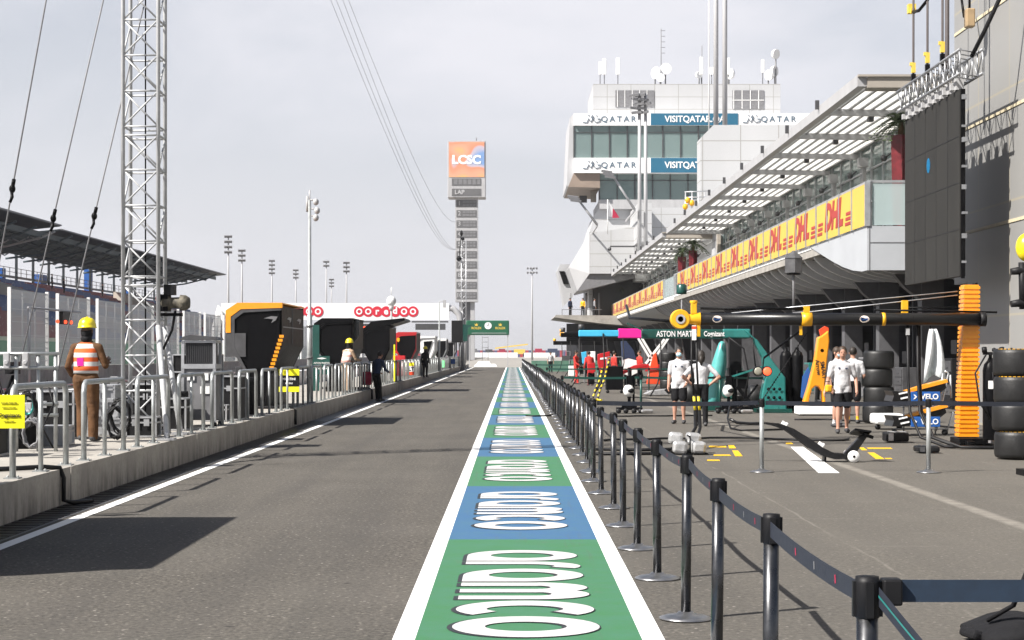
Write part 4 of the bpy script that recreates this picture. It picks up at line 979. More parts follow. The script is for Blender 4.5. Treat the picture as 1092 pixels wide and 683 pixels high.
# ---------------------------------------------------------------- scoreboard tower
TY = 420.
t = thing('scoreboard_tower', 'tall slender grey scoreboard tower with a colourful screen reading LCSC', 'tower', (fX(497.5, TY), TY, 0))
X = lambda px: fX(px, TY)
Z = lambda py: fZ(py, TY)
sh = MB(); sh.bx(X(485.6), X(509.5), TY, TY + 5, Z(322), Z(211)); part(sh, 'shaft', 'lightgrey', t)
for a, c in ((489.5, 493.5), (501.5, 506)): part(MB().bx(X(a), X(c), TY + 1, TY + 4.2, 0, Z(322)), 'leg', 'lightgrey', t)
part(MB().bx(X(493.5), X(501.5), TY + 2, TY + 2.4, 0, Z(322)), 'stair_screen', 'midgrey', t)
part(MB().bx(X(477.6), X(517.9), TY - 1.2, TY + 5.5, Z(211.2), Z(151)), 'head', 'lightgrey', t, bev=.1)
part(MB().bx(X(479), X(516.6), TY - 1.3, TY - 1.205, Z(189.6), Z(152.2)), 'screen', 'art', t)
l = MB(); put_text(l, 'LCSC', 2.75, (X(497.6), TY - 1.34, Z(171.6)), 'front', .045, .02, sx=1.03); part(l, 'lettering', 'whiteclean', t)
for a, c in ((191, 198.5), (202, 209.5)): part(MB().bx(X(482), X(513), TY - 1.28, TY - 1.203, Z(c), Z(a)), 'display', 'display', t)
l = MB(); put_text(l, 'LAP', 1.35, (X(490.2), TY - 1.31, Z(205.8)), 'front', .04, .02); part(l, 'lap_lettering', 'lightgrey', t)
l = MB(); 
for k in range(6): l.bx(X(484.5 + k * 4.9), X(488 + k * 4.9), TY - 1.31, TY - 1.285, Z(197.5), Z(192))
part(l, 'digit_cells', 'midgrey', t)
for k in range(10):
    y = 217.2 + k * 10.9
    part(MB().bx(X(486.8), X(508.2), TY - .08, TY - .004, Z(y + 3.7), Z(y - 3.7)), 'display', 'display', t)
    l = MB(); put_text(l, str(k + 1), 1.4, (X(489.9), TY - .12, Z(y)), 'front', .02, .02); part(l, 'number', 'lightgrey', t)
    l = MB()
    for q in range(4):
        for s in (-1, 1): l.bx(X(493.6 + q * 3.6), X(496.6 + q * 3.6), TY - .11, TY - .085, Z(y + s * 1.7 + 1.1), Z(y + s * 1.7 - 1.1))
    part(l, 'digit_cells', 'midgrey', t)
part(MB().cyl((X(508), TY, Z(151)), (X(508), TY, Z(147)), .12, n=6), 'lightning_rod', 'midgrey', t)
# camera lift hanging on the overhead cables, in front of the tower
ly = 300.
lift = thing('cable_camera', 'black cable camera rig hanging in front of the scoreboard shaft', 'camera', (fX(491, ly), ly, fZ(292, ly)))
m = MB(); m.ell((fX(492, ly), ly, fZ(249, ly)), (.25, .25, .5), 10, 8); m.ell((fX(493.5, ly), ly, fZ(255, ly)), (.3, .25, .3), 10, 8); part(m, 'pulley', 'blackmetal', lift)
m = MB(); m.ell((fX(489.5, ly), ly, fZ(276, ly)), (.45, .4, .45), 12, 8); m.cyl((fX(492, ly), ly, fZ(249, ly)), (fX(489.5, ly), ly, fZ(276, ly)), .08, n=6); part(m, 'camera_body', 'blackmetal', lift)
lm = thing('lattice_mast', 'slim pale lattice mast standing before the scoreboard tower', 'mast', (fX(494, ly), ly, 0))
for px in (492, 497): part(MB().cyl((fX(px, ly), ly, 0), (fX(px, ly), ly, fZ(255, ly)), .07, n=6), 'chord', 'alu', lm)
m = MB(); z = .5; k = 0
while z < fZ(258, ly): a, c = (492, 497) if k % 2 else (497, 492); m.cyl((fX(a, ly), ly, z), (fX(c, ly), ly, z + .9), .045, n=5); z += .9; k += 1
part(m, 'bracing', 'alu', lm)
for k, (a, c, lab) in enumerate(((351, 484, 'leftmost'), (357, 486, 'second from the left'), (364, 488, 'third from the left'), (370, 488, 'rightmost'))):
    p0 = Vector((fX(a, 60), 60, fZ(-4, 60))); p1 = Vector((fX(c, ly), ly, fZ(266 - (k == 3) * 30, ly))); pts = []
    for q in range(25):
        s = q / 24; p = p0.lerp(p1, s); p.z -= 2.4 * 4 * s * (1 - s); pts.append(p)
    m = MB(); m.tube(pts, [.007 + .02 * q / 24 for q in range(25)], 5); solo(m, 'overhead_cable', 'lightgrey', f'{lab} of the four thin overhead cables sweeping down to the scoreboard tower', 'cable', 'overhead cables')

# ---------------------------------------------------------------- floodlight poles
def flood(px, ytop, Y, label, n=3, w=.9, r=.16):
    x = fX(px, Y); zt = fZ(ytop, Y); p = thing('floodlight_pole', label, 'floodlight', (x, Y, 0))
    part(MB().tube([(x, Y, 0), (x, Y, zt * .6), (x, Y, zt)], [r * 1.5, r * 1.1, r * .7], 8), 'pole', 'lightgrey', p)
    for k in range(n):
        z = zt - k * .95; part(MB().cyl((x - w, Y, z), (x + w, Y, z), .08, n=6), 'crossarm', 'lightgrey', p)
        for q in range(4): b = MB(); b.ob((x - w + q * 2 * w / 3, Y - .2, z - .1), (.30, .34, .40), (25, 0, 20)); part(b, 'lamp', 'midgrey', p)
for px, yt, Y, n, lab in ((243.5, 252, 330, 4, 'floodlight pole nearest the lattice mast, with a broad stack of lamps'), (258, 267, 350, 3, 'floodlight pole second from the lattice mast'), (290, 278, 420, 4, 'floodlight pole above the right edge of the orange pit stand roof'),
                          (315.5, 288, 460, 3, 'short far floodlight pole left of the slim camera pole'), (348, 279, 430, 2, 'thin floodlight pole just right of the slim camera pole'), (353.5, 298, 520, 3, 'lowest floodlight pole beside its two taller neighbours'), (369.5, 280, 400, 3, 'floodlight pole above the white overhead gantry'),
                          (567.5, 286, 400, 2, 'lone floodlight pole standing right of the scoreboard tower')):
    flood(px, yt, Y, lab, n, .55 if px != 567.5 else 1.0)

# ---------------------------------------------------------------- grandstand across the track
gs = thing('grandstand', 'long covered grandstand with blue and dark red seats under a flat roof', 'grandstand', (-46, 170, 0))
ya, yb = 70, 284
b = MB(); n = 22
prof = [(-30, 0)]
for k in range(n): x = -30 - k * 25 / n; z = 1.6 + k * 8.3 / n; prof += [(x, z), (x - 25 / n, z)]
prof += [(-55, 0)]
b.prism(prof, 'yz', 0, 1); b.v = [(y, ya + (yb - ya) * x, z) for x, y, z in b.v]; part(b, 'seat_tiers', 'seats', gs)
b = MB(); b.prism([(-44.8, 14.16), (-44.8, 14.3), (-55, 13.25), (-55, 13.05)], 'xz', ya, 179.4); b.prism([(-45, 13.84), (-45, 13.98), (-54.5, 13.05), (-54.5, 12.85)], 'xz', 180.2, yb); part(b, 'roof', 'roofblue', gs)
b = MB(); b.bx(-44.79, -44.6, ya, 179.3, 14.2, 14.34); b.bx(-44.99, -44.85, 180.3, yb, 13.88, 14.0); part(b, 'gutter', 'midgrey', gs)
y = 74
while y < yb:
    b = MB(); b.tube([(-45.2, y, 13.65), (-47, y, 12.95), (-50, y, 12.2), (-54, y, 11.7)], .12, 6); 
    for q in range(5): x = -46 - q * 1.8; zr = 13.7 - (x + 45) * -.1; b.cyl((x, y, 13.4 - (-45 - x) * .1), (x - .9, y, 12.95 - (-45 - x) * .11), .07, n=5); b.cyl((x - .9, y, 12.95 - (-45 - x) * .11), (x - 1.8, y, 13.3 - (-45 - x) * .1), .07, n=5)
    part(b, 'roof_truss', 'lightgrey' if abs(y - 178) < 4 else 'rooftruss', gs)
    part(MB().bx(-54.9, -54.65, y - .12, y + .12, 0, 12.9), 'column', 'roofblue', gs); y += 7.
y = 71
pu = MB()
for x in (-46.5, -48, -49.5, -51, -52.5, -54): pu.bx(x - .06, x + .06, ya, yb, 13.35 - (-45 - x) * .1 - .12, 13.75 - (-45 - x) * .1)
part(pu, 'purlins', 'rooftruss', gs)
b = MB(); b.bx(-55.3, -55.1, ya, yb, 9.9, 10.15); b.bx(-55.22, -55.16, ya, yb, 11.0, 11.06); b.bx(-55.22, -55.16, ya, yb, 10.55, 10.6)
k = ya
while k < yb: b.bx(-55.23, -55.15, k, k + .08, 10.1, 11.05); k += 2.3
part(b, 'rear_railing', 'midgrey', gs)
for y0, y1 in ((197, 198.4), (213, 216), (262, 264)): part(MB().bx(-56.2, -55.5, y0, y1, 9, 10.9), 'blue_screen', 'blue', gs)
for y0, y1 in ((192.5, 194.), (241, 243.)): part(MB().bx(-57., -56.3, y0, y1, 6, 12.8), 'stair_tower', 'blue', gs)
for y0, wd_ in ((96, 4), (166, 3.), (236, 2.5)): part(MB().prism([(-36, 3.2), (-36, 4.4), (-52, 9.7), (-52, 8.)], 'xz', y0, y0 + wd_), 'stair_wall', 'cream', gs)
fw = MB(); fw.bx(-29.6, -29.2, ya - 20, yb + 20, 0, 2.6); solo(fw, 'spectator_wall', 'cream', 'pale wall at the foot of the grandstand, seen through the debris fence', 'wall')
tr_ = MB(); tr_.bx(-23.9, -23.5, 40, 640, -.02, .95); solo(tr_, 'concrete_wall', 'concrete', 'trackside concrete wall under the tall debris fence', 'wall')
sc_ = MB(); sc_.bx(-26.6, -26.5, 60, 300, 0, 2.3); solo(sc_, 'green_windbreak', 'greentarp', 'green cloth windbreak behind the debris fence', 'windbreak')
# debris fence, one panel after another
def fence_panel(y):
    r = thing('debris_fence_panel', 'tall wire debris fence panel on white posts beside the grandstand', 'fence', (-23.7, y, .95), 'debris fence panels along the grandstand')
    for q in (0, 6.9): 
        m = MB(); m.bx(-23.78, -23.62, y + q - .08, y + q + .08, .955, 4.75); part(m, 'post', 'white', r)
    for q in (2.3, 4.6): part(MB().cyl((-23.7, y + q, .955), (-23.7, y + q, 4.6), .05, n=6), 'slim_post', 'midgrey', r)
    m = MB(); m.quad((-23.62, y + .1, .96), (-23.62, y + 6.8, .96), (-23.62, y + 6.8, 4.66), (-23.62, y + .1, 4.66)); part(m, 'wire_mesh', 'mesh', r)
    m = MB()
    for z in (2.2, 3.4, 4.6): m.cyl((-23.66, y, z), (-23.66, y + 6.9, z), .025, n=5)
    part(m, 'wire_rope', 'midgrey', r); return r
f0 = fence_panel(58.2)
for k in range(1, 40): dup(f0, (-23.7, 58.2 + 9.05 * k, .95))
fb = MB(); fb.cyl((-22.9, 85.6, 3.8), (-22.9, 96, 3.8), .05); fb.cyl((-22.9, 85.8, 3.3), (-22.9, 87.2, 3.8), .04)
sg = thing('signal_bar', 'horizontal signal bar with three small red lamps in front of the debris fence', 'signal', (-22.9, 92, 0)); part(fb, 'bar', 'lightgrey', sg)
part(MB().cyl((-22.9, 85.8, 0), (-22.9, 85.8, 3.85), .07), 'post', 'lightgrey', sg)
b = MB(); b.bx(-23, -22.8, 91.9, 93.6, 3.1, 3.75); part(b, 'lamp_box', 'blackplastic', sg)
for yy in (90.6, 92.2, 93.4): part(MB().ell((-22.75, yy, 3.22), (.09, .11, .1), 10, 8), 'red_lamp', 'redlight', sg)

# ---------------------------------------------------------------- beyond the pit exit
FY = 640.
w = MB(); w.bx(fX(505, FY), fX(552, FY), FY, FY + .4, 0, 1.75); solo(w, 'barrier_wall', 'whiteclean', 'white barrier wall beyond the pit exit, left of the lane vanishing point', 'wall')
w = MB(); w.bx(fX(559, FY), fX(592, FY), FY + 2, FY + 2.4, 0, 1.7); solo(w, 'barrier_wall', 'white', 'white barrier wall beyond the pit exit, right of the lane vanishing point', 'wall')
w = MB(); w.bx(fX(440, 700), fX(760, 700), 700, 702, 0, 2.6); solo(w, 'tyre_barrier', 'tyrewall', 'long low tyre barrier in red and navy blocks on the horizon', 'barrier')
for k, (px, Y, wd) in enumerate(((516, 226, 2.0), (518, 206.5, 2.7))):
    m = MB(); x = fX(px, Y)
    m.prism([(x - wd / 2, .0), (x + wd / 2, .0), (x + wd / 2 - .1, .25), (x + wd / 2 - .3, .6 - k * .22), (x - wd / 2 + .3, .6 - k * .22), (x - wd / 2 + .1, .25)], 'xz', Y - .3, Y + .3); solo(m, 'plastic_barrier', 'whiteclean', ('upper of two white plastic barriers at the pit exit', 'lower, longer white plastic barrier at the pit exit')[k], 'barrier', bev=.06)
ld = thing('boom_lift', 'yellow boom lift lying folded on the horizon beneath the green sign', 'boom lift', (fX(545, 690), 690, 0))
part(MB().bar((fX(528, 690), 690, 3.4), (fX(563, 690), 690, 4.9), .5, .5), 'boom', 'gold', ld); part(MB().bx(fX(548, 690), fX(560, 690), 689, 692, 1.2, 3.0), 'chassis', 'gold', ld)
for px in (550, 560):
    m = MB(); m.lathe([(.2, -.3), (.8, -.3), (.9, -.15), (.9, .15), (.8, .3), (.2, .3)], (fX(px, 690), 688.8, .9), 16, 'y'); part(m, 'wheel', 'rubber', ld)
sf = thing('scaffold_frame', 'thin open scaffold frame standing under the green clock board', 'scaffold', (fX(518, 400), 400, 0))
for px in (514.3, 520.5): part(MB().cyl((fX(px, 400), 400, 0), (fX(px, 400), 400, fZ(359, 400)), .07, n=6), 'upright', 'midgrey', sf)
for py in (360, 365, 371): part(MB().cyl((fX(514.3, 400), 400, fZ(py, 400)), (fX(520.5, 400), 400, fZ(py, 400)), .06, n=6), 'rung', 'midgrey', sf)
for k, (px, wpx, hpx, m_, lab) in enumerate(((522, 9, 5, 'darkgrey', 'dark parked van on the horizon left of the boom lift'), (536, 8, 5.5, 'maroonflag', 'dark red truck on the horizon under the boom lift'), (575, 9, 6, 'maroonflag', 'dark red truck on the horizon right of the lane vanishing point'), (590, 12, 6, 'navy', 'navy truck on the horizon beside the pit garages'), (506, 8, 6, 'midgrey', 'grey truck on the horizon at the foot of the scoreboard tower'))):
    Y = 690; x0, x1 = fX(px - wpx / 2, Y), fX(px + wpx / 2, Y); zt = H + hpx * Y / F * .75
    v = thing('parked_truck', lab, 'truck', ((x0 + x1) / 2, Y, 0)); part(MB().bx(x0, x1 - .5, Y, Y + 2.2, .5, zt), 'body', m_, v, bev=.08)
    part(MB().prism([(x1 - .48, .5), (x1 + .3, .5), (x1 + .25, 1.3), (x1, zt * .8), (x1 - .48, zt * .8)], 'xz', Y + .1, Y + 2.1), 'cab', m_, v)
    for q in (.15, .8): m = MB(); m.lathe([(.1, -.15), (.4, -.15), (.45, 0), (.4, .15), (.1, .15)], (x0 + (x1 - x0) * q, Y - .02, .45), 14, 'y'); part(m, 'wheel', 'rubber', v)
M['fascia'] = pbr('pale_blue_grey_cladding', (.47, .49, .52), .45, 0, .08, .8)
M['rib'] = pbr('soffit_rib_paint', (.69, .69, .69), .5, 0, .1, 2)
# ---------------------------------------------------------------- pit building with its balcony and canopies
pb = thing('pit_building', 'long white pit building with a curved ribbed balcony underside and slatted canopies above the garages', 'building', (14, 118, 0))
BX, BZ0, BZ1 = 10.0, 5.22, 6.42                      # balcony edge, banner bottom and top
YA, YB = 50.8, 186.
m = MB(); m.bx(BX + .02, 16, YA + .02, YB, 4.85, 5.18); part(m, 'balcony_floor', 'concrete', pb)
# pale end block: vertical fascia that sweeps up into the ribs
m = MB(); m.prism([(50.8, 5.21), (50.8, 3.97), (51.6, 3.97), (53, 4.06), (54.6, 4.24), (56.4, 4.5), (58.4, 4.82), (60.6, 5.18), (60.6, 5.21)], 'yz', BX - .02, BX + .14)
m.bx(BX + .14, 14.2, 50.8, 50.95, 3.97, 5.21); m.bx(BX - .03, BX - .02, 50.8, 50.86, 3.97, 5.2); part(m, 'end_fascia', 'fascia', pb)
m = MB(); m.bx(BX + .05, 14.2, 50.788, 50.799, 4.74, 4.76); m.bx(10.02, 10.04, 50.788, 50.799, 3.97, 5.2); part(m, 'panel_seam', 'midgrey', pb)
def hull(t): return (BX + .05 + 2.9 * (1 - math.cos(t)), 5.16 - 1.24 * math.sin(t))
m = MB(); prof = [hull(R(a)) for a in range(0, 91, 9)]
inner = [(x + .35, z + .28) for x, z in prof]
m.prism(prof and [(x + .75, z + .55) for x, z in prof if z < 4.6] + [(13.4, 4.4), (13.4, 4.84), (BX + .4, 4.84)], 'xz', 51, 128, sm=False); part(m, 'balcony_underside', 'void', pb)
y = 58.6; k = 0
while y < 127:
    m = MB(); a0 = 0
    if y < 60.6: a0 = 30
    pr = [hull(R(a)) for a in range(a0, 91, 6)]
    m.prism(pr + [(x + .26, z + .21) for x, z in reversed(pr)], 'xz', y, y + .3); part(m, 'soffit_rib', 'rib', pb); y += 2.067
for k in range(1, 7):
    y = 51.4 + (k - 1) * 1.18; a0 = [72, 66, 58, 50, 42, 34][k - 1]; pr = [hull(R(a)) for a in range(a0, 91, 4)]
    m = MB(); m.prism(pr + [(x + .15, z + .12) for x, z in reversed(pr)], 'xz', y, y + .2); part(m, 'soffit_rib', 'rib', pb)
m = MB(); pr = [hull(R(a)) for a in range(0, 91, 6)]
m.prism(pr + [(13.4, 3.92), (13.4, 4.84), (BX + .06, 4.84)], 'xz', 128, YB, sm=False); part(m, 'smooth_underside', 'lightgrey', pb)
m = MB(); m.bx(BX, BX + .12, 60.6, 112, 5.1, 5.21); m.bx(BX, BX + .12, 112, YB, 4.95, 5.21); part(m, 'edge_fascia', 'white', pb)
# railing posts and handrail
m = MB()
for y0, y1 in ((YA, 112.), (118.8, YB)):
    m.bx(BX - .0, BX + .09, y0, y1, 6.43, 6.50); y = y0
    while y <= y1: m.bx(BX - .10, BX + .05, y - .035, y + .035, 5.21, 6.46); y += 2.067
m.bx(BX + .1, 13.2, 50.82, 50.88, 6.43, 6.5); m.bx(BX + .02, BX + .08, 50.8, 50.88, 5.21, 6.45); part(m, 'handrail', 'alu', pb)
m = MB(); m.bx(BX + .12, 13.1, 50.835, 50.865, 5.24, 6.41); part(m, 'end_glass', 'glassclear', pb)
m = MB(); m.bx(BX, BX + .06, 112.2, 118.6, 5.25, 6.4); part(m, 'gap_glass', 'glassclear', pb)
# upper glazed wall, its mullions and columns
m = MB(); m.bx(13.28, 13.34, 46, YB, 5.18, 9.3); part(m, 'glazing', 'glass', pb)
m = MB(); y = 46.
while y < YB: m.bx(13.22, 13.28, y - .04, y + .04, 5.18, 9.3); y += 2.067
for z in (7.2, 8.4): m.bx(13.22, 13.275, 46, YB, z, z + .06)
part(m, 'mullion', 'alu', pb)
m = MB(); m.bx(14.6, 22, 46, YB, 5.2, 5.3); m.bx(18., 18.2, 46, YB, 5.3, 9.3); part(m, 'interior', 'beige', pb)
m = MB(); m.bx(13.0, 24, 44, YB, 9.45, 9.9); part(m, 'roof', 'white', pb)
for k in range(22):
    y = 54.4 + k * 6.2
    if 110 < y < 119: continue
    m = MB(); m.bx(12.92, 13.06, y - .07, y + .07, 5.18, 8.75); m.ob((12.95, y, 8.66), (.34, .4, .34)); part(m, 'balcony_column', 'lightgrey', pb)
    m = MB(); m.ell((12.7, y + 1.2, 8.3), (.12, .12, .12), 8, 6); m.cyl((12.9, y + 1.0, 8.45), (12.65, y + 1.3, 8.2), .03, n=6); part(m, 'wall_lamp', 'darkgrey', pb)
def canopy(y0, y1, nb):
    cp = part(MB().bx(9.66, 9.92, y0, y1, 9.10, 9.42), 'canopy', 'lightgrey', pb)
    n = 9; pitch = (13.2 - 9.98) / n
    for k in range(n):
        x = 9.98 + k * pitch; m = MB(); m.bx(x, x + pitch * .64, y0 + .35, y1 - .1, 9.33, 9.355); part(m, 'slat', 'slat', cp)
        m = MB(); m.bx(x + pitch * .70, x + pitch * .92, y0 + .35, y1 - .1, 9.29, 9.345); part(m, 'slat_bar', 'lightgrey', cp)
    for k in range(nb + 1):
        y = y0 + .1 + (y1 - y0 - .2) * k / nb; m = MB(); m.prism([(9.92, 9.12), (9.92, 9.32), (13.3, 9.25), (13.3, 9.06)], 'xz', y - .09, y + .09); part(m, 'crossbeam', 'lightgrey', cp)
        if k and k < nb: m = MB(); m.ob((11.4, y + .6, 9.08), (.16, .3, .16)); m.ob((9.6, y, 9.45), (.12, .1, .28)); part(m, 'canopy_lamp', 'darkgrey', cp)
    m = MB(); m.bx(9.66, 15.5, y0 - .12, y0, 9.36, 9.42); m.prism([(y0 - .06, 9.06), (y0 + .28, 9.0), (y0 + .28, 9.3), (y0 - .06, 9.36)], 'yz', 9.93, 15.5); part(m, 'end_beam', 'beige', cp)
canopy(50.6, 113.2, 10); canopy(116.6, 177., 10)
# garages below
m = MB(); m.bx(15.2, 15.4, 44, YB, 0, 4.8); part(m, 'garage_back_wall', 'garage', pb)
m = MB(); m.bx(12.5, 24, 44, YB, 4.0, 4.84); part(m, 'ceiling_slab', 'midgrey', pb)
for k in range(23):
    y = 47.5 + k * 6.2
    m = MB(); m.bx(12.1, 12.75, y - .28, y + .28, .0, 3.98); m.prism([(12.1, 3.2), (11.6, 3.6), (11.3, 3.98), (12.1, 3.98)], 'xz', y - .2, y + .2); part(m, 'garage_column', 'column', pb)
    m = MB(); m.bx(12.55, 12.62, y + .3, y + 2.1, 0, 3.6); part(m, 'partition', 'garage', pb)
    m = MB(); m.bx(12.8, 15.2, y + 4.05, y + 4.2, 0, 4.0); part(m, 'side_wall', 'garage', pb)
    if k % 3 == 0: m = MB(); m.bx(12.9, 12.95, y + 2.4, y + 3.8, .8, 2.9); part(m, 'orange_screen', pbr('warm_panel', (.22, .09, .03), .6), pb)
    m = MB(); m.bx(12.66, 12.70, y + .5, y + 1.9, 3.0, 3.5); part(m, 'team_sign', 'darkgrey' if k % 2 else 'white', pb)
# DHL banners
def banner(yc, first=False):
    r = thing('banner', 'yellow fabric banner with slanted red letters and speed lines on the balcony rail', 'banner', (BX - .06, yc, BZ0), 'yellow banners along the balcony')
    for q in (-1, 0, 1): part(MB().bx(BX - .072, BX - .06, yc + q * 2.067 - .99, yc + q * 2.067 + .99, BZ0 + .01, BZ1 - .02), 'panel', 'dhlyellow', r)
    t = MB(); put_text(t, 'DHL', 1.12, (BX - .082, yc, 5.86), 'left', .05, .004, .22, 1., fit=3.2)
    for s in (-1, 1):
        for q in range(3): t.prism([(yc + s * 2.0 - .07 * q, 5.42 + q * .15), (yc + s * 2.85 - .07 * q, 5.42 + q * .15), (yc + s * 2.85 - .07 * q, 5.51 + q * .15), (yc + s * 2.0 - .07 * q, 5.51 + q * .15)], 'yz', BX - .086, BX - .078)
    part(t, 'lettering', 'dhlred', r); return r
b0 = banner(55.9)
for k in range(1, 9): dup(b0, (BX - .06, 55.9 + 6.2 * k, BZ0), label=f'{ORD[k - 1]} yellow banner with red letters from the near end of the balcony' if k < 6 else None)
for k in range(11): dup(b0, (BX - .06, 122 + 6.1 * k, BZ0), label='small yellow banner with red letters on the far balcony beyond the glass gap', group='yellow banners along the far balcony')
b0['label'] = 'nearest and largest yellow banner with red letters, beside the black screen'
solo(MB().bx(BX - .072, BX - .06, 50.85, 52.8, BZ0 + .01, BZ1 - .02), 'banner', 'dhlyellow', 'blank yellow banner at the near end of the balcony rail', 'banner')
solo(MB().bx(12.38, 12.4, 128, 150, 3.0, 3.9), 'banner', 'dhlyellow', 'yellow banner strip under the far smooth balcony', 'banner')
# planters
def planter(x, y, label, z=5.2, s=1.):
    r = thing('palm_planter', label, 'planter', (x, y, z))
    m = MB(); m.lathe([(.20, 0), (.21, .02), (.27, 2.66), (.27, 2.72), (.23, 2.72), (.22, 2.6)], (x, y, z), 4); m.s = [False] * len(m.s); part(m, 'pot', 'pot', r)
    m = MB(); m.tube([(x, y, z + 2.55), (x + .03, y, z + 2.9), (x, y, z + 3.15)], [.11, .09, .07], 8); part(m, 'trunk', 'trunk', r)
    m = MB(); rnd = random.Random(int(y))
    for k in range(46):
        a = rnd.random() * 6.28; el = rnd.uniform(.0, 1.25); L = rnd.uniform(.6, 1.05); p = Vector((x, y, z + 3.1)); d = Vector((math.cos(a) * math.cos(el), math.sin(a) * math.cos(el), math.sin(el)))
        pts = []
        for q in range(6):
            t = q / 5; pts.append(p + d * L * t + Vector((0, 0, -.75 * t * t * L)))
        for q in range(1, 6):
            for s in (-1, 1):
                for h in (0, .5):
                    b = pts[q].lerp(pts[q - 1], h); sd = (pts[q] - pts[q - 1]).cross(Vector((0, 0, 1))).normalized() * s
                    m.add([b, b + (pts[q] - pts[q - 1]) * .22, b + sd * .24 * (1.15 - q / 6) + d * .12 + Vector((0, 0, -.06))], [(0, 1, 2)])
        m.tube(pts, [.012] * 5 + [.004], 4)
    part(m, 'fronds', 'leaf', r)
planter(11.2, 52.2, 'tall red planter with a palm beside the black screen, nearest on the balcony')
planter(11.1, 111., 'red planter with a drooping palm under the far end of the near canopy')
planter(11.1, 118.2, 'red planter with a palm next to the gap between the two canopies')
planter(11.0, 180.5, 'farthest red planter with a palm at the far end of the balcony')

# ---------------------------------------------------------------- big cream wall tower nearest on the right
w = thing('tower_wall', 'big cream clad tower wall rising behind the black screen', 'building', (13, 31, 0))
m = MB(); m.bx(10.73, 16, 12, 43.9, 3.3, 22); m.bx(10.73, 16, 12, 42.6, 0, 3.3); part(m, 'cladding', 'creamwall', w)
m = MB(); m.bx(10.71, 10.729, 12, 43.85, 4.45, 4.52); m.bx(10.71, 10.729, 12, 43.85, 6.90, 6.97); m.bx(10.71, 10.729, 12, 43.85, 9.3, 9.37); part(m, 'cream_pipe', pbr('cream_trim', (.68, .60, .42), .5), w)

# ---------------------------------------------------------------- hanging LED screen with its truss
s = thing('led_screen', 'large black screen hanging below a silver truss in front of the cream tower wall', 'screen', (9.5, 41, 3.2))
SX, SY0, SY1, SZ0, SZ1 = 9.5, 38.4, 43.75, 3.28, 7.25
part(MB().bx(SX, SX + .12, SY0, SY1, SZ0, SZ1), 'panel', 'screen', s)
m = MB(); nr, nc = 4, 5
for k in range(1, nc): y = SY0 + (SY1 - SY0) * k / nc; m.bx(SX - .004, SX - .001, y - .006, y + .006, SZ0 + .02, SZ1 - .02)
for k in range(1, nr): z = SZ0 + (SZ1 - SZ0) * k / nr; m.bx(SX - .0045, SX - .0015, SY0 + .02, SY1 - .02, z - .006, z + .006)
part(m, 'panel_seams', 'blackplastic', s)
m = MB(); m.lathe([(0, 0), (.24, .004)], (0, 0, 0), 20, 'y'); m.v = [(SX - .006, 41.28 + x * .75, 5.92 + z * .72) for x, y, z in m.v]; part(m, 'lit_emblem', 'cyanlit', s)
rnd0 = random.Random(5); m = MB()
for k in range(8):
    z = SZ0 + .25 + k * .5; zz = z + rnd0.uniform(-.1, .1); m.bx(SX + .03, SX + .13, SY0 - .05 - .05 * (k % 3), SY0 - .031, zz, zz + .05 + .05 * (k % 2))
    part(m, 'edge_clamp', 'truss', s); m = MB()
part(MB().bx(SX + .02, SX + .1, SY0 - .03, SY0 - .004, SZ0 - .05, SZ1), 'edge_strip', 'blackmetal', s)
tz0, tz1 = 7.50, 8.0; c = []
for x in (SX - .12, SX + .36):
    for z in (tz0, tz1): part(MB().cyl((x, SY0 - .55, z), (x, SY1 + .3, z), .032, n=8), 'truss_chord', 'truss', s)
n = 14; m = MB()
for k in range(n):
    a = SY0 - .5 + (SY1 - SY0 + .75) * k / n; b = SY0 - .5 + (SY1 - SY0 + .75) * (k + 1) / n
    for x in (SX - .12, SX + .36): m.cyl((x, a, tz0 if k % 2 else tz1), (x, b, tz1 if k % 2 else tz0), .017, n=6); m.cyl((x, a, tz0), (x, a, tz1), .017, n=6)
    for z in (tz0, tz1): m.cyl((SX - .12, a, z), (SX + .36, b, z), .015, n=6)
part(m, 'truss_lacing', 'truss', s)
m = MB()
for k in range(8):
    y = SY0 + .3 + k * .68; m = MB(); m.ob((SX + .05, y, 7.38), (.16, .26, .24)); m.ob((SX - .06, y + .1, 7.33), (.10, .12, .12)); part(m, 'hanging_bracket', 'lightgrey', s)
m = MB(); m.tube([(SX + .2, SY0 - .2, 7.9), (SX + .4, SY0 - .5, 8.4), (SX + .75, SY0 - .9, 9.3), (SX + 1.0, SY0 - .9, 10.6), (SX + 1.1, SY0 - .8, 12.5)], .045, 8); part(m, 'power_cable', 'blackplastic', s)
for k, (px, py, lab) in enumerate(((974, 75, 'leftmost'), (989, 62, 'second from left'), (1005, 50, 'third from left'), (1010, 52, 'rightmost'))):
    y = 9.62 * F / (px - VX); z0 = 8.02; top = 13.5
    r = thing('lifting_strap', f'{lab} of four dark lifting straps holding the truss above the black screen', 'strap', (9.62, y, z0))
    m = MB(); m.tube([(9.62, y, z0 - .1), (9.62, y, z0 + .3), (9.62, y - .02, top)], .028 if k < 3 else .05, 6); part(m, 'strap', pbr('strap_brown', (.10, .085, .085), .7), r)
    if k < 3:
        m = MB(); m.ob((9.62, y, z0 + .46), (.09, .10, .24)); m.ob((9.57, y, z0 + .55), (.07, .07, .08)); part(m, 'ratchet', 'gold', r); m = MB(); m.ob((9.62, y, z0 + .18), (.10, .10, .26)); part(m, 'hook', 'blackmetal', r)
cr = thing('spreader_bar', 'steel spreader bar with a yellow hoist above the black screen straps', 'hoist', (9.62, 41.5, 9.6))
m = MB(); m.tube([(9.62, 43.6, 13.5), (9.62, 38., 13.5)], .09, 8); part(m, 'beam', 'darkgrey', cr)
m = MB(); m.tube([(9.62, 41.5, 13.5), (9.62, 41.2, 25)], .03, 6); part(m, 'cable', 'blackmetal', cr)
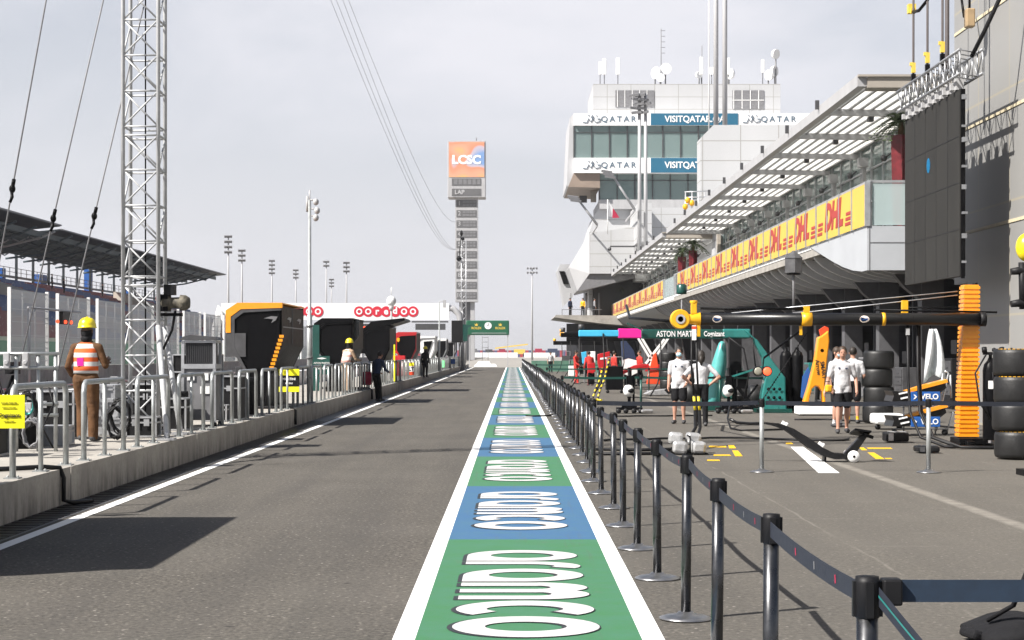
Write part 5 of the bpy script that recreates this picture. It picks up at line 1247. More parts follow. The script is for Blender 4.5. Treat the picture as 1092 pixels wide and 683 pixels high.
yh = 9.62 * F / (972 - VX); m = MB(); m.ob((9.62, yh, 9.93), (.18, .18, .22)); m.ob((9.62, yh - .1, 9.86), (.10, .12, .12)); part(m, 'hoist_block', 'gold', cr)
m = MB(); m.tube([(9.62, yh, 9.85), (9.62, yh - .8, 9.74), (9.62, yh - 1.7, 9.82)], .04, 6); part(m, 'loop', 'blackmetal', cr)
hb = thing('hoist_block', 'small tan hoist block hanging at the top of the cream tower wall', 'hoist', (10.3, 38, 9.2)); yh = 10.3 * F / (1034 - VX)
part(MB().ob((10.3, yh, 9.18), (.2, .26, .42)), 'housing', pbr('tan_housing', (.42, .30, .17), .5), hb, bev=.03); m = MB(); m.cyl((10.3, yh, 9.3), (10.3, yh - .1, 13), .025, n=6); m.cyl((10.3, yh + .5, 9.3), (10.3, yh + .8, 9.9), .03, n=6); part(m, 'chain', 'blackmetal', hb)

# ---------------------------------------------------------------- race control tower behind
ct = thing('control_tower', 'white glass fronted control tower wrapped with teal and white lettered bands', 'building', (18, 186, 0))
TYc = 180.; X = lambda px: fX(px, TYc); Z = lambda py: fZ(py, TYc)
def tb(px0, px1, py0, py1, y0, y1, name, mat, **k): return part(MB().bx(X(px0), X(px1), y0, y1, Z(py1), Z(py0)), name, mat, ct, **k)
tb(634, 837, 85, 121, TYc + 3, TYc + 16, 'plant_block', 'clad'); tb(658, 700, 92, 110, TYc + 2.93, TYc + 2.995, 'louvre', 'midgrey'); tb(785, 819, 92, 112, TYc + 2.93, TYc + 2.995, 'louvre', 'midgrey')
m = MB()
for k in range(5): m.bx(X(660 + k * 8), X(660.6 + k * 8), TYc + 2.9, TYc + 2.925, Z(110), Z(92))
part(m, 'louvre_bars', 'white', ct); m = MB()
for k in range(4): m.bx(X(786 + k * 9), X(786.7 + k * 9), TYc + 2.9, TYc + 2.925, Z(112), Z(92))
m.bx(X(785), X(819), TYc + 2.9, TYc + 2.925, Z(103), Z(102.3)); part(m, 'louvre_bars', 'white', ct)
for a, b, bk in ((121, 134, 16), (168.5, 184.5, 16)):
    tb(612, 872, a, b, TYc, TYc + bk, 'spandrel', 'whiteclean'); tb(694, 787, a + .2, b - .2, TYc - .06, TYc - .005, 'teal_band', 'qblue')
    t = MB(); put_text(t, 'VISITQATAR.QA', .88, (X(741), TYc - .09, Z((a + b) / 2)), 'front', .022, .01, fit=6.05); part(t, 'lettering', 'whiteclean', ct)
    for xq in (661.5, 832):
        if xq > 800 and a > 150: continue
        t = MB(); put_text(t, 'QATAR', .80, (X(xq - 2), TYc - .03, Z((a + b) / 2)), 'front', .008, .01, space=1.35, fit=3.5)
        ex = X(xq - 30.5); ez = Z((a + b) / 2)
        t.tube([(ex - .9, TYc - .05, ez - .28), (ex - .5, TYc - .05, ez - .34), (ex - .3, TYc - .05, ez + .1), (ex - .1, TYc - .05, ez - .3), (ex + .2, TYc - .05, ez + .25), (ex + .05, TYc - .05, ez + .42), (ex - .05, TYc - .05, ez + .2), (ex + .4, TYc - .05, ez - .3), (ex + .8, TYc - .05, ez - .22), (ex + .85, TYc - .05, ez + .05), (ex + .55, TYc - .05, ez + .05)], .04, 5)
        t.ell((ex - .3, TYc - .05, ez + .4), (.07, .04, .07), 6, 4); t.ell((ex + .5, TYc - .05, ez + .35), (.07, .04, .07), 6, 4); part(t, 'emblem_lettering', 'greyletter', ct)
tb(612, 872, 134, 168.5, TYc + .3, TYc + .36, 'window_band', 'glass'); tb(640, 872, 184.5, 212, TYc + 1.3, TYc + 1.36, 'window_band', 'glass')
for a, b, px0, y in ((134, 168.5, 612, TYc + .2), (184.5, 212, 640, TYc + 1.2)):
    m = MB(); px = px0
    while px < 872: m.bx(X(px) - .05, X(px) + .05, y, y + .095, Z(b), Z(a)); px += 19
    m.bx(X(px0), X(872), y, y + .09, Z(a + 7.2), Z(a + 6.6)); part(m, 'mullion', 'darkgrey', ct)
    part(MB().bx(X(px0 + 2), X(872), y + 6, y + 6.2, Z(b), Z(a)), 'inner_wall', 'beige', ct); part(MB().bx(X(px0 + 2), X(872), y + .3, y + 10, Z(b), Z(b) + .1), 'inner_floor', 'midgrey', ct)
    for q, (p0, p1, mt) in enumerate(((632, 638, 'beige'), (655, 659, 'beige'), (664, 692, 'darkgrey'), (706, 713, 'beige'), (718, 740, 'cream'), (620, 628, 'darkgrey'), (645, 650, 'darkgrey'))): part(MB().bx(X(p0), X(p1), y + 3 + q * .1, y + 3.3 + q * .1, Z(b), Z(a + (0 if q not in (5, 6) else 20))), 'interior_screen', mt, ct)
m = MB(); m.prism([(X(612), Z(121)), (X(612), Z(184.5)), (X(606), Z(199)), (X(604.6), Z(197)), (X(608), Z(125))], 'xz', TYc + .5, TYc + 14); part(m, 'slanted_side', 'flank', ct)
m = MB(); m.prism([(X(612), Z(184.6)), (X(640), Z(184.6)), (X(640), Z(200)), (X(606), Z(199))], 'xz', TYc + .4, TYc + 14); part(m, 'sloped_soffit', pbr('brown_soffit', (.30, .235, .19), .6, 0, .2, .4), ct)
m = MB(); m.bx(X(640), X(872), TYc + 1.2, TYc + 15, Z(222), Z(212)); part(m, 'lower_spandrel', 'lightgrey', ct)
m = MB(); m.prism([(X(629), 0), (X(629), Z(248)), (X(636), Z(226)), (X(640), Z(220)), (X(880), Z(222)), (X(880), 0)], 'xz', TYc + 2, TYc + 16); part(m, 'base_wall', 'clad', ct)
# cantilevered lounge box on the left, with slanting flank and a second fin beyond
Yc = 176.; m = MB(); x = lambda px: fX(px, Yc); z = lambda py: fZ(py, Yc)
m.prism([(x(629), z(292)), (x(629), z(249)), (x(677), z(242)), (x(677), z(292))], 'xz', Yc, Yc + 12); part(m, 'lounge_front', 'clad', ct)
m = MB(); m.loft([[(x(629) - .02, Yc, z(249)), (x(629) - .02, Yc, z(292)), (x(616), Yc + 1, z(310)), (x(607), Yc + 1, z(285))], [(x(629) - .02, Yc + 12, z(249)), (x(629) - .02, Yc + 12, z(292)), (x(616), Yc + 12, z(310)), (x(607), Yc + 12, z(285))]], sm=False); part(m, 'lounge_flank', 'flank', ct)
m = MB(); m.prism([(x(629), z(292.2)), (x(679), z(292.2)), (x(679), z(296)), (x(617), z(311)), (x(616), z(310))], 'xz', Yc + .3, Yc + 12); part(m, 'lounge_soffit', 'midgrey', ct)
m = MB(); m.bx(x(676), x(690), Yc - 6, Yc + 10, z(262), z(222)); m.bx(x(677.5), x(755), Yc - 1, Yc + 10, z(300), z(222.5)); part(m, 'upper_wall', 'clad', ct)
m = MB(); m.bx(x(650), x(676), Yc - 1.2, Yc - .9, z(264.5), z(263)); m.ell((x(649.5), Yc - 1, z(266.5)), (.18, .18, .18), 8, 6); part(m, 'camera_arm', 'darkgrey', ct)
m = MB(); m.prism([(x(598), z(282)), (x(601), z(275)), (x(612), z(275)), (x(616), z(312)), (x(606), z(322))], 'xz', Yc + 13, Yc + 20); part(m, 'far_fin', 'flank', ct)
m = MB(); m.prism([(x(600), z(283)), (x(606), z(283)), (x(611), z(298)), (x(605), z(298))], 'xz', Yc + 12.8, Yc + 12.99); part(m, 'fin_window', 'blackmetal', ct)
m = MB(); m.prism([(x(590), z(339.5)), (x(592), z(337)), (x(690), z(338)), (x(690), z(350)), (x(640), z(346))], 'xz', Yc - 4, Yc + 12); part(m, 'terrace_slab', 'concrete', ct)
m = MB(); m.bx(x(634), x(690), Yc + 4, Yc + 5, z(338), z(294)); part(m, 'terrace_back', 'garage', ct)
for px in (609, 626, 640): part(MB().cyl((x(px), Yc + 2, z(338)), (x(px), Yc + 2, z(312)), .1, n=6), 'terrace_post', 'midgrey', ct)
m = MB()
m.bx(x(598), x(640), Yc - 3.6, Yc - 3.5, z(331) - .05, z(331))
for px in (598, 608, 618, 628): m.bx(x(px), x(px) + .06, Yc - 3.6, Yc - 3.5, z(337.5), z(331))
part(m, 'terrace_railing', 'midgrey', ct)
m = MB(); m.bx(x(605), x(690), Yc + 2, Yc + 3, 0, z(345)); part(m, 'undercroft', 'garage', ct)
# stair block between the canopies
sb = thing('stair_block', 'plain white block with a chamfered corner rising between the two canopies', 'building', (16, 118, 0))
m = MB(); m.prism([(12.9, 5.2), (12.9, 9.5), (11.9, 9.5), (11.9, 15.2), (12.72, 16.03), (34, 16.03), (34, 5.2)], 'xz', 114.2, 116.4); m.bx(12.91, 34, 116.41, 126, 5.2, 14.5); part(m, 'walls', 'clad', sb)
m = MB(); m.bx(11.95, 12.5, 114.13, 114.195, 9.6, 11.3); part(m, 'door_opening', 'darkgrey', sb)
m = MB(); m.bx(12.9, 13.1, 113.6, 114.19, 5.2, 9.2); part(m, 'corner_pier', 'beige', sb)
for k, (px, r) in enumerate(((763.5, .17), (773, .17))):
    y = 119.; p = MB(); p.tube([(fX(px, y), y, 14.5), (fX(px, y), y, 34)], [r, r * .85], 12); solo(p, 'roof_pole', 'lightgrey', f'{("left", "right")[k]} of two tall grey poles on the white block roof', 'pole')
for k, (px, y0) in enumerate(((756, 120.5),)):
    p = MB(); p.tube([(fX(px, y0), y0, 14.5), (fX(px, y0), y0, 30)], .05, 6); solo(p, 'roof_pole', 'white', 'thin white whip pole left of the two tall grey roof poles', 'pole')
# rooftop aerials
RZ = Z(85); AY = TYc + 5
def dish(label, px, py, r, tilt=0, yaw=0, Y=None):
    Y = Y or AY; x, z = fX(px, Y), fZ(py, Y); d = thing('dish_aerial', label, 'aerial', (x, Y, fZ(86, TYc)))
    m = MB(); m.lathe([(r, -.02), (r, .14), (r * .9, .32), (0, .42)], (0, 0, 0), 20, 'y'); mt = Euler((R(tilt), 0, R(yaw))).to_matrix(); m.v = [tuple(mt @ Vector(p) + Vector((x, Y, z))) for p in m.v]; part(m, 'reflector', 'white', d)
    m = MB(); m.cyl((x, Y + .5, fZ(86, TYc)), (x, Y + .5, z), .08, n=6); m.cyl((x, Y + .3, z), (x, Y + .5, z), .07, n=6); part(m, 'mount', 'midgrey', d)
dish('large white dish aerial, upper of the cluster near the roof centre', 710, 73.5, .58); dish('white dish aerial left of the largest one in the roof cluster', 699, 78, .62, 0, -50); dish('small white dish aerial at the bottom of the roof cluster', 704.5, 83, .42, Y=AY - 1)
dish('grey dish aerial at the top of the right hand roof mast', 828, 58, .5, 10, 40); dish('grey dish aerial in the middle of the right hand roof mast', 827, 76, .55, 0, 50, AY + .6); dish('pale dish aerial low beside the right hand roof mast', 820, 80, .55, 0, -40, AY + 1); dish('white dish aerial between the tall roof poles', 778, 79, .55, 0, -60); dish('small dish aerial just right of the roof whip', 746, 80, .35, 0, 30)
for px, y0, y1, wd, lab in ((640, 66, 86, .3, 'leftmost thin white panel aerial on the control tower roof'), (644.5, 63, 86, .42, 'wide white panel aerial second from the left on the roof'), (659, 62, 86, .40, 'lone white panel aerial on the left part of the roof'), (748, 61, 86, .36, 'cream panel aerial left of the tall grey poles'), (776.5, 62, 86, .36, 'white panel aerial right of the tall grey poles'), (813.5, 64, 84, .34, 'cream panel aerial left of the stacked grey dishes'), (759, 72, 86, .4, 'short white panel aerial next to the tall grey poles')):
    x = fX(px, AY); r = thing('panel_aerial', lab, 'aerial', (x, AY, RZ)); part(MB().bx(x - wd / 2, x + wd / 2, AY - .1, AY + .1, fZ(y1 - 6, AY), fZ(y0, AY)), 'panel', 'white', r, bev=.05); part(MB().cyl((x, AY + .15, RZ - .1), (x, AY + .15, fZ(y0 + 4, AY)), .05, n=6), 'mast', 'midgrey', r)
for px, y0, lab in ((705, 30, 'thin whip aerial with short rungs on the roof'), (748.5, 48, 'thin lightning rod on the cream panel aerial'), (827, 52, 'mast carrying the stacked grey dishes')):
    x = fX(px, AY + .5); m = MB(); m.cyl((x, AY + .5, RZ - .2), (x, AY + .5, fZ(y0, AY)), .045, n=6)
    if y0 == 30:
        for q in range(5): zz = fZ(32 + q * 6, AY); m.cyl((x - .05, AY + .5, zz), (x + .4, AY + .5, zz), .03, n=5)
    solo(m, 'whip_aerial', 'midgrey', lab, 'aerial')
# lamp poles by the tower
for px, Y, lab in ((682, 168, 'left of two tall lamp poles in front of the control tower'), (688.5, 168, 'right of two tall lamp poles in front of the control tower')):
    x = fX(px, Y); r = thing('lamp_pole', lab, 'lamp', (x, Y, 9)); part(MB().tube([(x, Y, 9), (x, Y, fZ(101, Y))], [.2, .15], 10), 'pole', 'lightgrey', r)
    for k in range(5):
        zz = fZ(102 + k * 4.6, Y); b = MB(); s = 1 if k % 2 else -1; b.ob((x - .5 + .25 * (k % 3), Y - .2, zz), (.95, .55, .22), (12, 6 * s, 15 * s)); b.cyl((x, Y, zz), (x - .6, Y, zz), .06, n=6); part(b, 'lamp_head', 'midgrey', r)
for (p0, p1, lab) in (((651, 184), (677, 224), 'tilted lamp pole leaning left before the lower white band'), ((615, 211), (637, 240), 'tilted lamp pole at the left corner of the control tower')):
    Y = 166.; a = Vector((fX(p0[0], Y), Y, fZ(p0[1], Y))); c = Vector((fX(p1[0], Y), Y, fZ(p1[1], Y))); r = thing('lamp_pole', lab, 'lamp', c)
    part(MB().cyl(c, a, .12, .09, n=8), 'pole', 'lightgrey', r)
    for k in range(3): q = a.lerp(c, k * .07); b = MB(); b.ob((q.x - .35, Y - .2, q.z + .05), (1.0, .5, .2), (10, 8, 0)); part(b, 'lamp_head', 'midgrey', r)
    part(MB().bx(c.x - .06, c.x + .06, Y - .06, Y + 13, c.z - .15, c.z), 'bracket', 'lightgrey', r)
fl = thing('flag', 'small white and maroon flag hanging on a pole before the control tower', 'flag', (fX(648, 170), 170, fZ(240, 170)))
Y = 170.; x0, x1 = fX(649.5, Y), fX(660.5, Y); part(MB().tube([(fX(648, Y), Y, fZ(250, Y)), (fX(648, Y), Y, fZ(213, Y))], .05, 6), 'pole', 'white', fl)
def wav(px, py): return (fX(px, Y), Y - .15 * math.sin(px), fZ(py, Y))
m = MB()
for rows, mi in (((( 649, 215), (653.5, 222), (653, 232), (648.6, 231)), 0), (((653.5, 222), (657, 226.5), (660.5, 232.5), (653, 232.7)), 1)): m.add([wav(*p) for p in rows], [(0, 1, 2, 3)], mi)
part(m, 'cloth', ['whiteclean', 'maroonflag'], fl)
bl = thing('beacon_rack', 'metal rack carrying yellow beacon lamps beside the near canopy end', 'rack', (fX(738, 113.8), 113.8, 9.4)); Y = 113.8
m = MB()
for px in (731, 738, 745, 752): m.cyl((fX(px, Y), Y, 9.35), (fX(px, Y), Y, fZ(205, Y)), .04, n=6)
for py in (205, 211, 218): m.cyl((fX(730, Y), Y, fZ(py, Y)), (fX(756, Y), Y, fZ(py - 1, Y)), .04, n=6)
part(m, 'frame', 'alu', bl)
for px, py in ((730.5, 221), (737.5, 217), (733, 214)): part(MB().ell((fX(px, Y), Y - .2, fZ(py, Y)), (.17, .14, .2), 10, 8), 'yellow_lamp', 'yellow', bl)
# ---------------------------------------------------------------- belt stanchions
def stanchion(label, group=None, belt=2.0, beltmat='belt', postmat='chrome', marks=True):
    r = thing('belt_stanchion', label, 'stanchion', (0, 0, 0), group)
    part(MB().lathe([(.165, 0.004), (.165, .012), (.13, .024), (.06, .034), (.045, .05), (.0, .05)], n=28), 'base', 'discchrome', r)
    part(MB().lathe([(.031, .04), (.031, .925)], n=18), 'post', postmat, r)
    m = MB(); m.lathe([(.031, .90), (.036, .905), (.036, 1.0), (.033, 1.018), (.0, 1.02)], n=18)
    for a in (0, 90, 180, 270): m.ob((.036 * math.cos(R(a)), .036 * math.sin(R(a)), .955), (.012, .022, .10), (0, 0, a))
    part(m, 'head', 'blackplastic', r)
    if belt:
        m = MB(); n = 10
        for k in range(n):
            a, b = .05 + (belt - .1) * k / n, .05 + (belt - .1) * (k + 1) / n; s = lambda q: -.018 * 4 * (q / belt) * (1 - q / belt)
            m.add([(x, y, z + s(y)) for y in (a, b) for x in (-.0015, .0015) for z in (.932, .992)], [(0, 1, 3, 2), (4, 6, 7, 5), (0, 4, 5, 1), (2, 3, 7, 6), (1, 5, 7, 3), (0, 2, 6, 4)])
        if marks:
            for y, w, mi in ((.5, .014, 1), (.9, .012, 2), (1.3, .014, 1)):
                z = .962 - .018 * 4 * (y / belt) * (1 - y / belt)
                for x in (-.003, .003): m.add([(x, y - w, z - .012), (x, y + w * .4, z - .016), (x, y + w, z + .010), (x, y - w * .5, z + .014)], [(0, 1, 2, 3)], mi)
        part(m, 'belt', [beltmat, 'maroonflag', 'midgrey'], r)
    return r
G1 = 'row of belt stanchions beside the painted lane'
s0 = stanchion('black topped belt stanchion in the long row beside the painted lane', G1)
p = Vector((1.005, 5.12, 0)); rnd = random.Random(3); xs = []
n = 0; path = [(1.005, 5.12), (1.01, 7.1), (1.03, 9.12), (1.075, 11.2), (1.06, 13.2)]
x, y = 1.06, 13.2
while y < 196: x += rnd.uniform(-.04, .04) + (1.10 - x) * .3; y += 2.0 + rnd.uniform(-.02, .02); path.append((x, y))
for k in range(len(path) - 1):
    (xa, ya), (xb, yb) = path[k], path[k + 1]; a = math.atan2(-(xb - xa), yb - ya)
    if k == 0:
        s0.location = (xa, ya, 0); s0.rotation_euler = (0, 0, a); continue
    c_ = dup(s0, (xa, ya, 0), a, f'{ORD[k - 1]} belt stanchion from the lower right corner in the long row' if k < 6 else None); c_.rotation_euler = (R(rnd.uniform(-.5, .5)), R(rnd.uniform(-.6, .6)), a)
s0['label'] = 'nearest belt stanchion at lower right, from which a navy belt also runs sideways'; 
for q in range(1): pass
del s0['group']
# belts that leave the nearest one sideways
t = thing('barrier_belt', 'navy belt running level to the right from the nearest stanchion', 'belt', (2.4, 5.12, .94))
part(MB().bx(1.10, 3.7, 5.118, 5.122, .945, 1.008), 'webbing', pbr('belt_blue', (.012, .028, .055), .7, 0, .2, 30), t); part(MB().bx(1.045, 1.10, 5.09, 5.15, .937, 1.012), 'clip', 'blackplastic', t, bev=.006)
t = thing('barrier_belt', 'slack belt with a teal edge line dropping from the nearest stanchion toward the viewer', 'belt', (1.1, 4.3, .6))
m = MB(); m2 = MB()
for k in range(12):
    def q(s): return Vector((1.03 + .42 * s, 5.08 - 1.7 * s, .965 - .42 * s - .1 * math.sin(s * 3)))
    a, b = q(k / 12), q((k + 1) / 12); u = Vector((0, 0, .028)); m.quad(a - u, b - u, b + u, a + u); e = Vector((-.002, -.003, 0)); m2.quad(a + e - u * .05, b + e - u * .05, b + e + u * .2, a + e + u * .2)
part(m, 'webbing', 'belt', t); part(m2, 'edge_line', 'teal', t)
dup(s0, (3.72, 5.12, 0), R(-90), 'belt stanchion outside the right edge that ends the level navy belt')
# cross row in front of the garages
G2 = 'belt stanchions across the working lane'
path2 = [(1.12, 24.9), (3.45, 25.0), (5.73, 24.9), (8.1, 25.0)]
for k in range(3):
    (xa, ya), (xb, yb) = path2[k], path2[k + 1]; L = math.hypot(xb - xa, yb - ya)
    lab = ('grey belt stanchion where the cross belt joins the long row', 'grey belt stanchion standing alone left of the low black jack', 'grey belt stanchion standing in front of the blue lettered boards')[k]
    s = stanchion(lab, None, L, 'belt', 'steel' if k else 'chrome', False); s.location = (xa, ya, 0); s.rotation_euler = (0, 0, math.atan2(-(xb - xa), yb - ya))
s = stanchion('grey belt stanchion at the far right end of the cross belt, outside the frame', None, 0, 'belt', 'steel'); s.location = (8.1, 25, 0)
for Y, x0, lab in ((50.5, 1.4, 'teal belt stanchion of the row before the teal gantry'), (78., 1.5, 'dark green belt stanchion of the far cross row'), (104., 1.4, 'dark green belt stanchion of the farthest cross row')):
    st = stanchion(lab, 'teal belt stanchions across the garages' if Y < 60 else lab + 's', 2.2, 'darkteal', 'darkteal', False); st.location = (x0, Y, 0); st.rotation_euler = (0, 0, R(-90))
    for k in range(1, 3 if Y < 60 else 4): dup(st, (x0 + 2.2 * k, Y, 0), R(-90))

# ---------------------------------------------------------------- tyres
def tyre(label, x, y, z, r=.355, w=.42, band='yellow', axis='z'):
    t = thing('racing_tyre', label, 'tyre', (x, y, z)); k = .05
    m = MB(); m.lathe([(.19, .02), (.22, .0), (r - .05, .0), (r - .015, .02), (r, .07), (r, w - .07), (r - .015, w - .02), (r - .05, w), (.22, w), (.19, w - .02)], (x, y, z), 32); part(m, 'tread', 'rubber', t)
    m = MB(); m.lathe([(.185, .06), (.185, w - .06), (.05, w - .09), (.05, .09)], (x, y, z), 20); part(m, 'rim', 'blackmetal', t)
    if band:
        m = MB()
        for a0 in (20, 140, 260):
            for zz in (w + .001, -.001):
                vs = []; 
                for q in range(7): a = R(a0 + q * 9); vs += [(x + .25 * math.cos(a), y + .25 * math.sin(a), z + zz), (x + .295 * math.cos(a), y + .295 * math.sin(a), z + zz)]
                m.add(vs, [(2 * q, 2 * q + 2, 2 * q + 3, 2 * q + 1) for q in range(6)])
        for a in range(200, 340, 4):
            if (a // 4) % 3: m.add([(x + (r - .03) * math.cos(R(b)), y + (r - .03) * math.sin(R(b)), z + w - .012 + (.0 if c == 0 else .010)) for c in (0, 1) for b in (a, a + 3.4)], [(0, 1, 3, 2)])
        part(m, 'sidewall_mark', band, t)
    return t
NAMES = ('bottom', 'second from bottom', 'third from bottom', 'top')
zz = .02
for k in range(4): tyre(f'{NAMES[k]} black tyre of the stack at the right edge beside the gas bottles', 7.83 + (.02, -.015, .01, 0)[k], 28.1, zz); zz += .425
zz = .02
for k in range(4): tyre(f'{NAMES[k]} black tyre of the stack behind the walking man in white', 8.55 + (.0, .02, -.02, .02)[k], 42.3, zz, band=None); zz += .42
zz = .02
for k in range(4): tyre(f'{NAMES[k]} black tyre of the far stack beside the red nose cones', 7.05 + (0, .03, -.02, .02)[k], 82., zz, band=None); zz += .41
for x, y, lab in ((fX(838, 50.4), 50.4, 'left'), (fX(850, 50.4), 50.4, 'right')):
    m = MB(); m.lathe([(.16, .02), (.17, .06), (.165, .5), (.17, .9), (.17, 1.55), (.13, 1.66), (.05, 1.72), (.05, 1.8), (0, 1.8)], (x, y, 0), 20); solo(m, 'gas_cylinder', 'blackmetal', f'{lab} of two tall black cylinders behind the teal gantry leg', 'cylinder')

# ---------------------------------------------------------------- team gantries
def hose(label_parent, pts, r=.02, mat='blackplastic', name='hose'): return part(MB().tube(pts, r, 8), name, mat, label_parent)
M['pod'] = pbr('pod_grey', (.12, .12, .125), .4, .2, .3, 8)
MYg = 32.3; gx = lambda px: fX(px, MYg); gz = lambda py: fZ(py, MYg)
mg = thing('pit_gantry', 'pit stop gantry with an orange ribbed column and a long black boom with yellow fittings', 'gantry', (8.1, MYg, 0))
m = MB(); nr = 34
for k in range(nr):
    t0 = k / nr; z0 = .16 + 2.70 * t0; z1 = .16 + 2.70 * (k + .66) / nr; z2 = .16 + 2.70 * (k + 1) / nr; xl = gx(1020) + (gx(1025.7) - gx(1020)) * t0; xr = gx(1041.5) + .02 * t0
    m.bx(xl, xr, MYg - .17, MYg + .17, z0, z1); m.bx(xl + .02, xr - .02, MYg - .15, MYg + .15, z1, z2)
part(m, 'column', 'orange', mg)
part(MB().bx(gx(1040), gx(1042.5), MYg + .0, MYg + .2, .15, 2.9), 'column_spine', 'blackmetal', mg)
m = MB(); m.bx(gx(1018), gx(1062), MYg - .35, MYg + .35, .03, .14); m.bx(gx(1024), gx(1032), MYg - .5, MYg + .5, .02, .10); part(m, 'base', 'blackmetal', mg, bev=.015)
bz = (gz(335.3) + gz(346.7)) / 2; m = MB(); m.tube([(gx(744), MYg - .3, bz), (gx(1043), MYg - .3, bz)], .112, 18); part(m, 'boom', 'carbon', mg)
part(MB().tube([(gx(1040), MYg - .3, bz), (gx(1046), MYg - .3, bz)], .13, 14), 'boom_end', 'blackplastic', mg)
for a, b in ((851.5, 862.5), (936.5, 940), ): part(MB().tube([(gx(a), MYg - .3, bz), (gx(b), MYg - .3, bz)], .125 if b - a > 5 else .117, 18), 'boom_clamp', 'yellow', mg)
m = MB(); m.ob((gx(857), MYg - .3, bz + .17), (.1, .12, .12)); m.ob((gx(851), MYg - .3, bz - .2), (.05, .06, .16)); part(m, 'clamp_lug', 'yellow', mg)
for px, w in ((857, 1), (952, 1)):
    if px == 952: part(MB().ob((gx(964), MYg - .05, bz + .17), (.10, .12, .34)), 'valve', 'yellow', mg)
m = MB(); c = (gx(723.5), MYg - .3, bz)
m.lathe([(.165, -.10), (.175, -.06), (.175, .08), (.165, .1), (.10, .1), (.095, -.10)], c, 26, 'y'); m.tube([(gx(727.5), MYg - .3, bz), (gx(733), MYg - .3, bz), (gx(745), MYg - .3, bz)], [.09, .085, .125], 14)
m.ob((gx(738), MYg - .3, bz + .19), (.10, .12, .20)); m.lathe([(0, .28), (.07, .28), (.07, .33), (0, .33)], (gx(738), MYg - .3, bz), 12); m.ob((gx(743), MYg - .3, bz - .2), (.06, .12, .22)); part(m, 'swivel_head', 'yellow', mg, bev=.008)
m = MB(); m.lathe([(0, -.06), (.095, -.06), (.095, .06), (0, .06)], c, 20, 'y'); part(m, 'swivel_core', 'darkgrey', mg)
m = MB(); m.lathe([(.05, -.115), (.085, -.115)], c, 20, 'y', cap=False); part(m, 'swivel_ring', 'lightgrey', mg)
part(MB().ob((gx(738), MYg - .33, bz - .24), (.075, .08, .26)), 'coupling', 'white', mg); part(MB().ob((gx(738), MYg - .33, bz - .15), (.078, .083, .05)), 'coupling_band', 'redorange', mg)
for px in (762, 917):
    m = MB(); n = 24; vs = [(gx(px) + .085 * math.cos(6.283 * q / n), MYg - .3 - math.sqrt(max(0, .116 ** 2 - (.062 * math.sin(6.283 * q / n)) ** 2)), bz + .062 * math.sin(6.283 * q / n)) for q in range(n)]; m.add(vs, [tuple(range(n))]); part(m, 'oval_badge', pbr('badge_pale', (.72, .62, .55), .5), mg)
    t = MB(); put_text(t, 'Gulf', .07, (gx(px), MYg - .422, bz), 'front', .0, .002); part(t, 'badge_lettering', 'blue', mg)
m = MB(); m.tube([(gx(745), MYg - .3, gz(329.5)), (gx(862), MYg - .3, gz(330))], .022, 8); m.tube([(gx(930), MYg - .2, gz(331)), (gx(1060), MYg - .2, gz(333.5))], .018, 8); part(m, 'upper_rod', 'blackmetal', mg)
m = MB(); m.cyl((gx(780), MYg, gz(334)), (gx(1021), MYg, gz(311)), .010, n=6); m.cyl((gx(862), MYg, gz(333)), (gx(1021), MYg, gz(315)), .010, n=6); part(m, 'stay_wire', 'alu', mg)
hx = gx(737.5); hb_ = lambda d: [(hx + d, MYg - .33, bz - .3), (hx + d * 1.2, MYg - .35, 1.4), (hx + .03 + d, MYg - .4, .9)]
for d in (-.03, .05):
    hose(mg, hb_(d), .019); hose(mg, [(hx + .03 + d, MYg - .4, .9), (hx + .05 + d, MYg - .42, .62)], .024, 'hosestripe', 'striped_hose')
    hose(mg, [(hx + .05 + d, MYg - .42, .62), (hx + .02 + d, MYg - .8, .35), (hx - .18 + d * 2, MYg - 1.6, .12), (hx - .45 + d * 3, MYg - 2.1 - d * 8, .03), (hx - 1.0 + d, MYg - 2.4 - d * 14, .025), (1.35, MYg - 2.3 - d * 18, .025)], .028)
for px, yy, off in ((964, -.3, 0), (975, -.25, .1), (977.6, -.2, .2)):
    x = gx(px); hose(mg, [(x, MYg + yy, bz - .1), (x + .01, MYg + yy, 1.2), (x + .0, MYg + yy - .2, .6), (x + .12, MYg - .8, .18), (x + .45, MYg - 1.2 - off, .04), (x + 1.2, MYg - 1.3 - off, .03), (x + 1.5 - off, MYg - 1.0, .03)], .026)
m = MB(); m.ob((gx(964), MYg - .3, bz - .22), (.06, .07, .12)); part(m, 'hose_coupling', 'lightgrey', mg)
# its light arm
m = MB(); m.bar((gx(852), MYg - .3, gz(352)), (gx(812), MYg - .3, gz(382)), .035, .035); m.bar((gx(812), MYg - .3, gz(382)), (gx(811), MYg - .3, gz(393)), .02, .02); part(m, 'lamp_arm', 'blackmetal', mg)
m = MB(); pts = []
for k in range(150): t = k / 149; a = k * 1.1; b = Vector((gx(858), MYg - .2, gz(356))).lerp(Vector((gx(810), MYg - .25, gz(428))), t); pts.append(b + Vector((.02 * math.cos(a), .02 * math.sin(a), .012 * math.cos(a)))); 
m.tube(pts, .007, 5); part(m, 'coiled_cord', 'blackplastic', mg)
for px, mt in ((805.7, 'lens'), (815.2, 'redlight')):
    m = MB(); m.lathe([(.088, -.03), (.092, .05), (.06, .1), (0, .1)], (gx(px), MYg - .33, gz(396)), 22, 'y'); part(m, 'lamp_housing', 'blackplastic', mg)
    m = MB(); m.lathe([(0, -.045), (.05, -.04), (.078, -.028)], (gx(px), MYg - .33, gz(396)), 22, 'y'); part(m, 'lamp_lens', mt, mg)
